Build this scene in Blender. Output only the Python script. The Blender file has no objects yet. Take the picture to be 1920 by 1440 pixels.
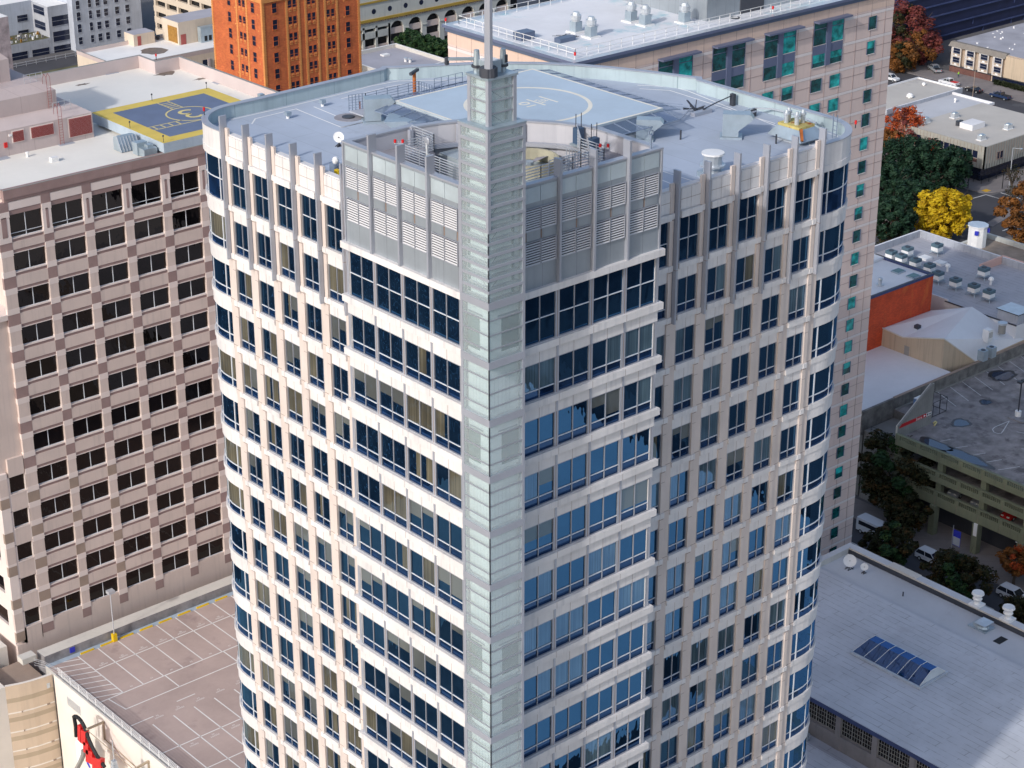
import bpy, math, random
from mathutils import Vector, Matrix
rnd = random.Random(7)
SC = bpy.context.scene
COL = SC.collection
# ------------------------------------------------------------------ camera
FPX = 3733.0; PIT = 0.4225; YAW = 0.8564
CAM = Vector((-75.4064, -89.1647, 50.7818))
fwd = Vector((math.cos(PIT)*math.cos(YAW), math.cos(PIT)*math.sin(YAW), -math.sin(PIT)))
rgt = Vector((math.sin(YAW), -math.cos(YAW), 0)); upv = rgt.cross(fwd)
cd = bpy.data.cameras.new('camera'); cam = bpy.data.objects.new('camera', cd); COL.objects.link(cam)
cam.matrix_world = Matrix((( rgt.x, upv.x, -fwd.x, CAM.x), (rgt.y, upv.y, -fwd.y, CAM.y), (rgt.z, upv.z, -fwd.z, CAM.z), (0, 0, 0, 1)))
cd.sensor_width = 36.0; cd.lens = FPX/1920*36.0; cd.clip_start = 1.0; cd.clip_end = 6000.0
SC.camera = cam
# surveying helpers: the point of a horizontal / vertical plane seen in a given direction (photo pixels, 1920 wide)
def ray(u, v): return fwd + rgt*((u-960)/FPX) + upv*((720-v)/FPX)
def PZ(u, v, z): d = ray(u, v); return CAM + d*((z-CAM.z)/d.z)
def PY(u, v, y): d = ray(u, v); return CAM + d*((y-CAM.y)/d.y)
def PX(u, v, x): d = ray(u, v); return CAM + d*((x-CAM.x)/d.x)
G = -92.0
# ------------------------------------------------------------------ materials
MATS = {}
def nt(name):
    m = bpy.data.materials.new(name); m.use_nodes = True; t = m.node_tree; t.nodes.clear()
    o = t.nodes.new('ShaderNodeOutputMaterial'); MATS[name] = m; return m, t, o
def N(t, ty, **k):
    n = t.nodes.new(ty)
    for a, b in k.items():
        if a[0] == '_': n.inputs[int(a[1:])].default_value = b
        else: setattr(n, a, b)
    return n
def L(t, a, b): t.links.new(a, b)
def pos(t, sx=1, sy=1, sz=1, obj=False):
    if obj: g = N(t, 'ShaderNodeTexCoord').outputs['Object']
    else: g = N(t, 'ShaderNodeNewGeometry').outputs['Position']
    m = N(t, 'ShaderNodeMapping'); m.inputs['Scale'].default_value = (sx, sy, sz); L(t, g, m.inputs[0]); return m.outputs[0]
def noise(t, vec, scale, det=4, rough=.55):
    n = N(t, 'ShaderNodeTexNoise'); n.inputs['Scale'].default_value = scale; n.inputs['Detail'].default_value = det; n.inputs['Roughness'].default_value = rough
    L(t, vec, n.inputs['Vector']); return n.outputs['Fac']
def ramp(t, fac, stops):
    r = N(t, 'ShaderNodeValToRGB'); e = r.color_ramp.elements
    while len(e) > 1: e.remove(e[-1])
    e[0].position = stops[0][0]; e[0].color = (*stops[0][1], 1)
    for p, c in stops[1:]:
        x = e.new(p); x.color = (*c, 1)
    L(t, fac, r.inputs[0]); return r.outputs[0]
def mix(t, fac, a, b, mode='MIX'):
    m = N(t, 'ShaderNodeMix', data_type='RGBA', blend_type=mode)
    for s, v in ((0, fac), (6, a), (7, b)):
        if hasattr(v, 'links') or hasattr(v, 'is_linked'): L(t, v, m.inputs[s])
        else: m.inputs[s].default_value = v if s == 0 else (*v, 1)
    return m.outputs[2]
def sc(c, k): return tuple(min(1, x*k) for x in c)
def surf(name, col, rough=.7, var=.12, scale=.25, fine=3.0, streak=0, dirt=None, dirtcov=.62, bump=0, metal=0, spec=.4, joints=None, jcol=None, coat=0):
    """painted / cast surface: broad mottling, fine grain, optional rain streaks, stains with their own shape, panel joints"""
    m, t, o = nt(name); b = N(t, 'ShaderNodeBsdfPrincipled')
    p = pos(t)
    c = ramp(t, noise(t, p, scale, 5), [(.3, sc(col, 1-var)), (.7, sc(col, 1+var))])
    f = ramp(t, noise(t, p, fine, 3, .7), [(.25, (1-var*.5,)*3), (.75, (1+0*var,)*3)])
    c = mix(t, 1.0, c, f, 'MULTIPLY')
    if streak:
        s = ramp(t, noise(t, pos(t, 2.2, 2.2, .12), 1.0, 4, .6), [(.52, (1, 1, 1)), (.75, (1-streak, 1-streak*.95, 1-streak*.85))])
        c = mix(t, 1.0, c, s, 'MULTIPLY')
    if dirt:
        d = ramp(t, noise(t, p, scale*.6+.02, 7, .65), [(dirtcov, (0, 0, 0)), (dirtcov+.1, (1, 1, 1))])
        c = mix(t, d, c, dirt)
    if joints:
        jx, jz, w = joints
        xyz = N(t, 'ShaderNodeSeparateXYZ'); L(t, p, xyz.inputs[0])
        def line(sock, period):
            a = N(t, 'ShaderNodeMath', operation='DIVIDE'); L(t, sock, a.inputs[0]); a.inputs[1].default_value = period
            fr = N(t, 'ShaderNodeMath', operation='FRACT'); L(t, a.outputs[0], fr.inputs[0])
            q = N(t, 'ShaderNodeMath', operation='LESS_THAN'); L(t, fr.outputs[0], q.inputs[0]); q.inputs[1].default_value = w/period; return q.outputs[0]
        sxy = N(t, 'ShaderNodeMath', operation='ADD'); L(t, xyz.outputs[0], sxy.inputs[0]); L(t, xyz.outputs[1], sxy.inputs[1])
        outs = []
        if jx: outs.append(line(sxy.outputs[0], jx))
        if jz: outs.append(line(xyz.outputs[2], jz))
        v = outs[0]
        if len(outs) > 1:
            mx = N(t, 'ShaderNodeMath', operation='MAXIMUM'); L(t, outs[0], mx.inputs[0]); L(t, outs[1], mx.inputs[1]); v = mx.outputs[0]
        c = mix(t, v, c, jcol or sc(col, .55))
    L(t, c, b.inputs['Base Color']); b.inputs['Roughness'].default_value = rough; b.inputs['Metallic'].default_value = metal
    b.inputs['Specular IOR Level'].default_value = spec; b.inputs['Coat Weight'].default_value = coat
    if bump:
        bn = N(t, 'ShaderNodeBump'); bn.inputs['Strength'].default_value = bump; bn.inputs['Distance'].default_value = .05
        L(t, noise(t, p, fine*2, 4, .7), bn.inputs['Height']); L(t, bn.outputs[0], b.inputs['Normal'])
    L(t, b.outputs[0], o.inputs[0]); return m
def brick(name, c1, c2, mortar, bw=.6, bh=.2, ms=.03, stain=None, offset=.5, rough=.85):
    m, t, o = nt(name); b = N(t, 'ShaderNodeBsdfPrincipled')
    g = N(t, 'ShaderNodeNewGeometry'); x = N(t, 'ShaderNodeSeparateXYZ'); L(t, g.outputs['Position'], x.inputs[0])
    a = N(t, 'ShaderNodeMath', operation='ADD'); L(t, x.outputs[0], a.inputs[0]); L(t, x.outputs[1], a.inputs[1])
    cx = N(t, 'ShaderNodeCombineXYZ'); L(t, a.outputs[0], cx.inputs[0]); L(t, x.outputs[2], cx.inputs[1])
    k = N(t, 'ShaderNodeTexBrick'); L(t, cx.outputs[0], k.inputs['Vector']); k.offset = offset
    k.inputs['Color1'].default_value = (*c1, 1); k.inputs['Color2'].default_value = (*c2, 1); k.inputs['Mortar'].default_value = (*mortar, 1)
    k.inputs['Scale'].default_value = 1; k.inputs['Brick Width'].default_value = bw; k.inputs['Row Height'].default_value = bh; k.inputs['Mortar Size'].default_value = ms; k.inputs['Bias'].default_value = 0
    c = mix(t, 1.0, k.outputs[0], ramp(t, noise(t, pos(t), .35, 6, .65), [(.3, (.75,)*3), (.7, (1.1,)*3)]), 'MULTIPLY')
    if stain: c = mix(t, ramp(t, noise(t, pos(t, 1, 1, .3), .5, 6, .6), [(.55, (0,)*3), (.68, (1,)*3)]), c, stain)
    L(t, c, b.inputs['Base Color']); b.inputs['Roughness'].default_value = rough; L(t, b.outputs[0], o.inputs[0]); return m
def glass(name, col, ior=2.4, tint=(.75, .88, 1), rough=.01, wav=.25, folds=0, fcol=None):
    """coated facade glass: dark room (or drawn curtain) behind, a mirror-like wavy reflection in front"""
    m, t, o = nt(name)
    d = N(t, 'ShaderNodeBsdfDiffuse'); gl = N(t, 'ShaderNodeBsdfGlossy'); gl.inputs['Color'].default_value = (*tint, 1); gl.inputs['Roughness'].default_value = rough
    p = pos(t)
    if folds:
        c = ramp(t, noise(t, pos(t, 5, 5, .05), 1.5, 2), [(.3, sc(col, .55)), (.65, sc(col, 1.2))])
        c = mix(t, 1.0, c, ramp(t, noise(t, p, .22, 2), [(.35, (.6,)*3), (.65, (1.15,)*3)]), 'MULTIPLY')
    elif name == 'glass_roller': c = ramp(t, noise(t, p, .12, 1), [(.4, sc(col, .7)), (.6, sc(col, 1.2))])
    else:
        c = ramp(t, noise(t, pos(t, 1, 1, 1.3), .9, 3), [(.35, sc(col, .4)), (.7, sc(col, 1.7))])
    L(t, c, d.inputs[0])
    bn = N(t, 'ShaderNodeBump'); bn.inputs['Strength'].default_value = wav; bn.inputs['Distance'].default_value = .02
    L(t, noise(t, pos(t, 1, 1, .5), .8, 2), bn.inputs['Height']); L(t, bn.outputs[0], gl.inputs['Normal'])
    fr = N(t, 'ShaderNodeFresnel'); fr.inputs['IOR'].default_value = ior
    ms = N(t, 'ShaderNodeMixShader'); L(t, fr.outputs[0], ms.inputs[0]); L(t, d.outputs[0], ms.inputs[1]); L(t, gl.outputs[0], ms.inputs[2])
    L(t, ms.outputs[0], o.inputs[0]); return m
def clearglass(name, tint, alpha=.3, gloss=.12):
    m, t, o = nt(name)
    tr = N(t, 'ShaderNodeBsdfTransparent'); tr.inputs[0].default_value = (*tint, 1)
    d = N(t, 'ShaderNodeBsdfDiffuse'); d.inputs[0].default_value = (*sc(tint, .9), 1)
    gl = N(t, 'ShaderNodeBsdfGlossy'); gl.inputs['Roughness'].default_value = .03
    a = N(t, 'ShaderNodeMixShader'); a.inputs[0].default_value = alpha; L(t, tr.outputs[0], a.inputs[1]); L(t, d.outputs[0], a.inputs[2])
    b = N(t, 'ShaderNodeMixShader'); b.inputs[0].default_value = gloss; L(t, a.outputs[0], b.inputs[1]); L(t, gl.outputs[0], b.inputs[2])
    L(t, b.outputs[0], o.inputs[0]); return m
def leafmat(name, cols, rough=.6, trans=.25, scale=.6):
    m, t, o = nt(name); b = N(t, 'ShaderNodeBsdfPrincipled')
    n = noise(t, pos(t), scale, 3, .7); n2 = noise(t, pos(t), 6.0, 2, .7)
    s = [(.3+.4*i/(len(cols)-1), c) for i, c in enumerate(cols)]
    c = mix(t, 1.0, ramp(t, n, s), ramp(t, n2, [(.3, (.55,)*3), (.7, (1.3,)*3)]), 'MULTIPLY')
    L(t, c, b.inputs['Base Color']); b.inputs['Roughness'].default_value = rough; b.inputs['Specular IOR Level'].default_value = .2
    tl = N(t, 'ShaderNodeBsdfTranslucent'); L(t, c, tl.inputs[0]); ms = N(t, 'ShaderNodeMixShader'); ms.inputs[0].default_value = trans
    L(t, b.outputs[0], ms.inputs[1]); L(t, tl.outputs[0], ms.inputs[2]); L(t, ms.outputs[0], o.inputs[0]); return m
surf('precast', (.73, .705, .70), .75, .09, .35, 2.5, streak=.20)
surf('pier', (.66, .575, .53), .75, .08, .3, 3, streak=.12)
surf('groove', (.28, .21, .18), .8)
surf('fin_metal', (.43, .45, .51), .4, .06, .3, 2, metal=.35)
surf('frame', (.36, .38, .43), .35, .04, .5, 2, metal=.3)
surf('frame_white', (.66, .69, .74), .4, .04)
surf('louvre_wall', (.36, .40, .44), .4, .12, .25, 1.2, streak=.12, metal=.35, joints=(1.5, 0, .025), jcol=(.17, .18, .21))
surf('louvre', (.66, .66, .68), .45, .06)
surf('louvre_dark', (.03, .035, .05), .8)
surf('clad_top', (.52, .60, .64), .35, .14, .4, 1.2, metal=.25)
def seams(name, col, dx, ly, k_=.42, cov=(.42, .62), dirt=None):
    "rolled roof membrane: long laps along Y, short end laps, worn patches"
    m, t, o = nt(name); b = N(t, 'ShaderNodeBsdfPrincipled'); x = N(t, 'ShaderNodeSeparateXYZ'); g = N(t, 'ShaderNodeNewGeometry'); L(t, g.outputs['Position'], x.inputs[0])
    cx = N(t, 'ShaderNodeCombineXYZ'); L(t, x.outputs[1], cx.inputs[0]); L(t, x.outputs[0], cx.inputs[1])
    k = N(t, 'ShaderNodeTexBrick'); L(t, cx.outputs[0], k.inputs['Vector']); k.inputs['Color1'].default_value = (*col, 1); k.inputs['Color2'].default_value = (*sc(col, .94), 1); k.inputs['Mortar'].default_value = (*sc(col, k_), 1)
    k.inputs['Scale'].default_value = 1; k.inputs['Brick Width'].default_value = ly; k.inputs['Row Height'].default_value = dx; k.inputs['Mortar Size'].default_value = .035; k.inputs['Mortar Smooth'].default_value = .3
    n_ = ramp(t, noise(t, pos(t), .6, 5, .7), [(cov[0], (0,)*3), (cov[1], (1,)*3)]); c = mix(t, n_, k.outputs[0], col); c = mix(t, 1, c, ramp(t, noise(t, pos(t), .12, 6, .65), [(.3, (.86,)*3), (.7, (1.08,)*3)]), 'MULTIPLY')
    if dirt: c = mix(t, ramp(t, noise(t, pos(t, 1, 1, 1), .28, 7, .7), [(.60, (0,)*3), (.70, (1,)*3)]), c, dirt)
    L(t, c, b.inputs['Base Color']); b.inputs['Roughness'].default_value = .82; L(t, b.outputs[0], o.inputs[0])
seams('roof_blue', (.44, .50, .60), 2.4, 14, .80, (.5, .8), (.37, .42, .50))
surf('roof_blue_dark', (.22, .28, .40), .8, .10, .2, 1.5)
surf('parapet_in', (.40, .49, .52), .6, .10, .3, 2, streak=.22, joints=(5.2, 0, .06), jcol=(.25, .33, .36))
surf('white_paint', (.8, .8, .8), .6, .08, .5, 4)
surf('cream_paint', (.80, .76, .66), .6, .08, .5, 4)
surf('pad_blue', (.44, .54, .64), .7, .07, .25, 2)
surf('galv', (.42, .50, .56), .4, .12, .8, 4, metal=.5)
surf('galv_light', (.62, .66, .70), .35, .10, .8, 4, metal=.5)
surf('rail', (.60, .62, .66), .4, .05, metal=.4)
surf('dark_metal', (.05, .055, .07), .5, .2)
surf('black', (.012, .013, .016), .6, .2)
surf('red', (.65, .02, .02), .45, .1)
surf('rust', (.40, .12, .03), .9, .4, 1.2, 5)
surf('lavender_wall', (.50, .50, .54), .7, .06, .3, 2, streak=.1)
surf('cream_wall', (.74, .73, .70), .7, .05, .3, 2, streak=.08)
surf('gravel_roof', (.33, .32, .35), .95, .2, 1.0, 8)
surf('slab_grey', (.52, .52, .57), .6, .06, .4, 2)
glass('glass_dark', (.003, .007, .013), 3.0, tint=(.15, .45, .90), wav=.7)
glass('glass_navy', (.003, .014, .045), 2.1, tint=(.25, .5, 1), wav=.2)
glass('glass_curtain', (.13, .115, .075), 1.9, tint=(.4, .7, 1), folds=1, wav=.4)
glass('glass_roller', (.12, .125, .115), 2.0, tint=(.4, .7, 1), wav=.4)
glass('glass_sheer', (.10, .15, .17), 2.7, tint=(.25, .55, 1), folds=1, wav=.4)
clearglass('prow_glass', (.90, .965, .975), .20, .10)
surf('prow_white', (.95, .96, .97), .5, .05, .6, 2)
surf('prow_teal', (.10, .20, .21), .4, .25, .7, 2)
# ------------------------------------------------------------------ mesh builder
class MB:
    def __init__(s): s.v = []; s.f = []; s.m = []; s.names = []
    def mi(s, n):
        if n not in s.names: s.names.append(n)
        return s.names.index(n)
    def poly(s, pts, mat):
        k = len(s.v); s.v += [tuple(p) for p in pts]; s.f.append(tuple(range(k, k+len(pts)))); s.m.append(s.mi(mat)); return s
    def box(s, x0, y0, z0, x1, y1, z1, mat, top=None):
        if x0 > x1: x0, x1 = x1, x0
        if y0 > y1: y0, y1 = y1, y0
        if z0 > z1: z0, z1 = z1, z0
        k = len(s.v)
        s.v += [(x0, y0, z0), (x1, y0, z0), (x1, y1, z0), (x0, y1, z0), (x0, y0, z1), (x1, y0, z1), (x1, y1, z1), (x0, y1, z1)]
        for f in ((3, 2, 1, 0), (4, 5, 6, 7), (0, 1, 5, 4), (1, 2, 6, 5), (2, 3, 7, 6), (3, 0, 4, 7)): s.f.append(tuple(k+i for i in f))
        a = s.mi(mat); s.m += [a, s.mi(top) if top else a, a, a, a, a]; return s
    def prism(s, poly, z0, z1, mat, top=None, bottom=True):
        n = len(poly); k = len(s.v)
        s.v += [(p[0], p[1], z0) for p in poly]+[(p[0], p[1], z1) for p in poly]
        a = s.mi(mat)
        for i in range(n): j = (i+1) % n; s.f.append((k+i, k+j, k+n+j, k+n+i)); s.m.append(a)
        s.f.append(tuple(k+n+i for i in range(n))); s.m.append(s.mi(top or mat))
        if bottom: s.f.append(tuple(k+i for i in reversed(range(n)))); s.m.append(a)
        return s
    def hull8(s, b, t, mat):
        "b, t: four points each (bottom / top loops)"
        k = len(s.v); s.v += [tuple(p) for p in b]+[tuple(p) for p in t]; a = s.mi(mat)
        for f in ((3, 2, 1, 0), (4, 5, 6, 7), (0, 1, 5, 4), (1, 2, 6, 5), (2, 3, 7, 6), (3, 0, 4, 7)): s.f.append(tuple(k+i for i in f)); s.m.append(a)
        return s
    def cyl(s, x, y, z0, z1, r, mat, n=16, r2=None, top=None):
        r2 = r if r2 is None else r2; k = len(s.v)
        for z, q in ((z0, r), (z1, r2)):
            for i in range(n): a = 2*math.pi*i/n; s.v.append((x+q*math.cos(a), y+q*math.sin(a), z))
        a = s.mi(mat)
        for i in range(n): j = (i+1) % n; s.f.append((k+i, k+j, k+n+j, k+n+i)); s.m.append(a)
        s.f.append(tuple(k+n+i for i in range(n))); s.m.append(s.mi(top or mat)); s.f.append(tuple(k+i for i in reversed(range(n)))); s.m.append(a); return s
    def bar(s, a, b, r, mat, n=4, r2=None):
        a = Vector(a); b = Vector(b); d = (b-a)
        if d.length < 1e-6: return s
        d.normalize(); h = Vector((0, 0, 1)) if abs(d.z) < .9 else Vector((1, 0, 0)); u = d.cross(h).normalized(); w = d.cross(u)
        r2 = r if r2 is None else r2; k = len(s.v)
        for p, q in ((a, r), (b, r2)):
            for i in range(n): t = 2*math.pi*(i+.5)/n; s.v.append(tuple(p+(u*math.cos(t)+w*math.sin(t))*q))
        m = s.mi(mat)
        for i in range(n): j = (i+1) % n; s.f.append((k+i, k+n+i, k+n+j, k+j)); s.m.append(m)
        s.f.append(tuple(k+n+i for i in reversed(range(n)))); s.f.append(tuple(k+i for i in range(n))); s.m += [m, m]; return s
    def path(s, pts, r, mat, n=4):
        for a, b in zip(pts, pts[1:]): s.bar(a, b, r, mat, n)
        return s
    def ball(s, c, r, mat, sx=1, sy=1, sz=1, n=10, m=6, half=False):
        k = len(s.v); a = s.mi(mat); lo = m//2 if half else 0
        rows = list(range(lo, m+1))
        for j in rows:
            th = math.pi*(j/m-.5)
            for i in range(n): ph = 2*math.pi*i/n; s.v.append((c[0]+r*sx*math.cos(th)*math.cos(ph), c[1]+r*sy*math.cos(th)*math.sin(ph), c[2]+r*sz*math.sin(th)))
        for j in range(len(rows)-1):
            for i in range(n): q = (i+1) % n; s.f.append((k+j*n+i, k+j*n+q, k+(j+1)*n+q, k+(j+1)*n+i)); s.m.append(a)
        return s
    def strip(s, pts, w, z, mat, closed=False):
        "flat painted line of width w along pts (x,y) at height z"
        P = [Vector((p[0], p[1])) for p in pts]; n = len(P); A = []; B = []
        for i in range(n):
            if closed: d0 = P[i]-P[i-1]; d1 = P[(i+1) % n]-P[i]
            else: d0 = P[i]-P[max(i-1, 0)] if i else P[1]-P[0]; d1 = P[min(i+1, n-1)]-P[i] if i < n-1 else d0
            d0 = d0.normalized(); d1 = d1.normalized(); t = (d0+d1).normalized() if (d0+d1).length > 1e-4 else d0
            k = 1/max(.4, t.dot(d0)); nn = Vector((-t.y, t.x))*(w/2*k); A.append(P[i]+nn); B.append(P[i]-nn)
        for i in range(n if closed else n-1):
            j = (i+1) % n; s.poly([(B[i].x, B[i].y, z), (B[j].x, B[j].y, z), (A[j].x, A[j].y, z), (A[i].x, A[i].y, z)], mat)
        return s
    def build(s, name, parent=None, smooth=False, origin=None):
        me = bpy.data.meshes.new(name)
        o = Vector(parent['org']) if parent and 'org' in parent else Vector(origin) if origin else Vector((0, 0, 0))
        me.from_pydata([(x-o.x, y-o.y, z-o.z) for x, y, z in s.v], [], s.f)
        for n in s.names: me.materials.append(MATS[n])
        me.polygons.foreach_set('material_index', s.m)
        if smooth: me.polygons.foreach_set('use_smooth', [True]*len(s.f))
        me.update(); ob = bpy.data.objects.new(name, me); COL.objects.link(ob)
        if parent: ob.parent = parent; ob['org'] = parent['org']
        else: ob.location = o
        return ob
def thing(name, label, cat, loc, group=None):
    o = bpy.data.objects.new(name, None); COL.objects.link(o); o.location = loc; o['org'] = list(loc); o.empty_display_size = .5
    o['label'] = label; o['category'] = cat
    if group: o['group'] = group
    return o
def tag(o, label, cat, group=None):
    o['label'] = label; o['category'] = cat
    if group: o['group'] = group
    return o
def single(name, mb, label, cat, group=None, origin=None, smooth=False):
    o = mb.build(name, None, smooth, origin if origin else tuple(sum(c)/len(mb.v) for c in zip(*mb.v)) if mb.v else None); return tag(o, label, cat, group)
def structure(name, mb):
    o = mb.build(name); o['kind'] = 'structure'; return o
def dup(root, loc, rz, label, group=None):
    r = root.copy(); COL.objects.link(r); r.location = loc; r.rotation_euler = (0, 0, rz); r['label'] = label
    if group: r['group'] = group
    for ch in list(root.children):
        c = ch.copy(); COL.objects.link(c); c.parent = r
        for g in list(ch.children):
            d = g.copy(); COL.objects.link(d); d.parent = c
    return r
# ------------------------------------------------------------------ light
SUN = Vector((-.86, -.20, .50)).normalized()
ld = bpy.data.lights.new('sun', 'SUN'); ld.energy = 2.0; ld.angle = math.radians(1.5); ld.color = (1, .97, .94)
lo = bpy.data.objects.new('sun', ld); COL.objects.link(lo); lo.rotation_euler = SUN.to_track_quat('Z', 'Y').to_euler(); lo.location = (0, 0, 200)
w = bpy.data.worlds.new('World'); SC.world = w; w.use_nodes = True; wt = w.node_tree; wt.nodes.clear()
sk = wt.nodes.new('ShaderNodeTexSky'); sk.sky_type = 'NISHITA'; sk.sun_disc = False; sk.sun_elevation = math.asin(SUN.z); sk.sun_rotation = math.atan2(SUN.x, SUN.y); sk.altitude = 50; sk.dust_density = 2.2; sk.ozone_density = .8
bg = wt.nodes.new('ShaderNodeBackground'); bg.inputs[1].default_value = .15; wo = wt.nodes.new('ShaderNodeOutputWorld')
wt.links.new(sk.outputs[0], bg.inputs[0]); wt.links.new(bg.outputs[0], wo.inputs[0])
SC.view_settings.view_transform = 'Standard'; SC.view_settings.look = 'None'; SC.view_settings.exposure = 0.26; SC.view_settings.gamma = 1
SC.cycles.max_bounces = 6; SC.cycles.transparent_max_bounces = 12; SC.cycles.caustics_reflective = False; SC.cycles.caustics_refractive = False
# ================================================================== THE TOWER
D0 = 4.47
TW = thing('office_tower', 'tall white stone office tower with glass corner prow, rounded ends and blue helipad roof', 'tower', (20, 20, G))
def fb(mb, F, base, u0, u1, w0, w1, z0, z1, mat):
    if F == 'R': mb.box(u0, base-w1, z0, u1, base-w0, z1, mat)
    else: mb.box(base-w1, u0, z0, base-w0, u1, z1, mat)
def fp(F, base, u, w, z): return (u, base-w, z) if F == 'R' else (base-w, u, z)
def fq(mb, F, base, u0, u1, w, z0, z1, mat, w2=None):
    w2 = w if w2 is None else w2
    q = [fp(F, base, u0, w, z0), fp(F, base, u1, w, z0), fp(F, base, u1, w2, z1), fp(F, base, u0, w2, z1)]
    mb.poly(q if F == 'R' else q[::-1], mat)
def band(mb, pts, w0, w1, z0, z1, mat, top=None, inner=None):
    "wall running along an open plan path (outside on the right of travel)"
    P = [Vector(p) for p in pts]; n = len(P); nr = []
    for i in range(n):
        a = (P[i]-P[i-1]).normalized() if i else (P[1]-P[0]).normalized(); b = (P[i+1]-P[i]).normalized() if i < n-1 else a
        t = (a+b).normalized(); nr.append(Vector((t.y, -t.x))/max(.5, t.dot(a)))
    O = [P[i]+nr[i]*w1 for i in range(n)]; I = [P[i]+nr[i]*w0 for i in range(n)]
    for i in range(n-1):
        a, b, c, d = O[i], O[i+1], I[i+1], I[i]
        mb.poly([(a.x, a.y, z0), (b.x, b.y, z0), (b.x, b.y, z1), (a.x, a.y, z1)], mat)
        mb.poly([(c.x, c.y, z0), (d.x, d.y, z0), (d.x, d.y, z1), (c.x, c.y, z1)], inner or mat)
        mb.poly([(a.x, a.y, z1), (b.x, b.y, z1), (c.x, c.y, z1), (d.x, d.y, z1)], top or mat)
        mb.poly([(d.x, d.y, z0), (c.x, c.y, z0), (b.x, b.y, z0), (a.x, a.y, z0)], mat)
    for i, s in ((0, 1), (n-1, -1)):
        a, d = O[i], I[i]; q = [(d.x, d.y, z0), (a.x, a.y, z0), (a.x, a.y, z1), (d.x, d.y, z1)]; mb.poly(q if s > 0 else q[::-1], mat)
def arc(cx, cy, r, a0, a1, n): return [(cx+r*math.cos(math.radians(a0+(a1-a0)*i/n)), cy+r*math.sin(math.radians(a0+(a1-a0)*i/n))) for i in range(n+1)]
XE = 43.0; RC = 4.6
pathR = [(37.0, D0), (37.7, D0)]+arc(XE-RC, D0+RC, RC, -90, 0, 10)+[(XE, 12.0)]
far = [(XE, 23.2), (43.5, 23.7), (43.0, 24.6), (41.6, 28.0), (40.1, 31.0), (38.4, 33.7), (36.4, 36.1), (34.3, 38.1), (32.1, 39.8), (29.2, 41.6), (26.4, 43.1), (25.4, 43.9), (24.8, 43.5)]
pathL = [(p[1], p[0]) for p in reversed(pathR)]
ringp = pathR+far+pathL
CL = [18.55+3.094*i for i in range(6)]; PW = 3.094; WW = 1.88
UR = 15.1
NF = 14
# ---- solid body
wl = MB()
inner = [(p[0], p[1]) for p in ringp]
def shrink(pts, k):
    P = [Vector(p) for p in pts]; n = len(P); out = []
    for i in range(n):
        a = (P[i]-P[i-1]).normalized() if i else (P[1]-P[0]).normalized(); b = (P[(i+1)]-P[i]).normalized() if i < n-1 else a
        t = (a+b).normalized(); out.append(P[i]-Vector((t.y, -t.x))*k)
    return [(p.x, p.y) for p in out]
core = shrink(ringp, .45)+[(D0+.45, 12), (12, 12), (12, D0+.45)]
core[0] = (37.0, D0+.45); core[len(ringp)-1] = (D0+.45, 37.0)
wl.prism(core, G, 4.3, 'precast')
wl.box(.35, .35, G, UR-.05, D0+1, 3.7, 'precast'); wl.box(.35, D0+1, G, D0+1, UR-.05, 3.7, 'precast')
ZB = -60.0
for F in 'RL':
    # facade beyond the projecting block
    u0, u1 = UR-.6, 37.0
    for k in range(-1, NF+1):
        zt = -4.0*k
        if k == -1: continue
        fb(wl, F, D0, u0, u1, -.5, .06, zt-1.28, zt-.4, 'precast')
        for c in CL: fb(wl, F, D0, c-.12, c+WW+.06, -.3, .24, zt-.42, zt, 'precast')
    fb(wl, F, D0, u0, u1, -.35, .02, 3.98, 5.65, 'precast')
    for c in CL: fb(wl, F, D0, c-.08, c+WW+.06, .02, .14, 4.02, 5.60, 'precast'); fb(wl, F, D0, c-.12, c+WW+.1, .02, .32, 3.48, 3.98, 'precast')
    fb(wl, F, D0, u0, u1, -.5, .02, 3.45, 3.98, 'precast')
    for c in CL+[37.1]: fb(wl, F, D0, c-PW+WW+.02, c-.03, -.5, .0, ZB, 3.45, 'pier')
    # projecting block
    for k in range(0, NF+1):
        zt = -4.0*k
        fb(wl, F, 0, .9, UR+.3, -.4, .30, zt-.5, zt, 'precast'); fb(wl, F, 0, .9, UR, -.4, .05, zt-1.38, zt-.5, 'precast')
    fb(wl, F, 0, .9, UR+.3, -.4, .30, 3.42, 3.9, 'precast')
    for i in range(4):
        for k in range(0, NF+1):
            zt = -4.0*k; um = 2.76+3.05*i+1.5
            fb(wl, F, 0, um-.012, um+.012, .05, .056, zt-1.38, zt-.5, 'groove')
    for c in CL:
        for k in range(0, NF+1): fb(wl, F, D0, c+.93, c+.95, .06, .066, -4.0*k-1.38, -4.0*k-.5, 'groove')
        fb(wl, F, D0, c+.93, c+.95, .14, .146, 4.02, 5.6, 'groove'); fb(wl, F, D0, c-.08, c+WW+.06, .14, .146, 4.80, 4.83, 'groove')
    # side returns of the block
    fb(wl, F, 0, UR-.35, UR, -D0-.4, -.0, ZB, 3.42, 'precast')
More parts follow.
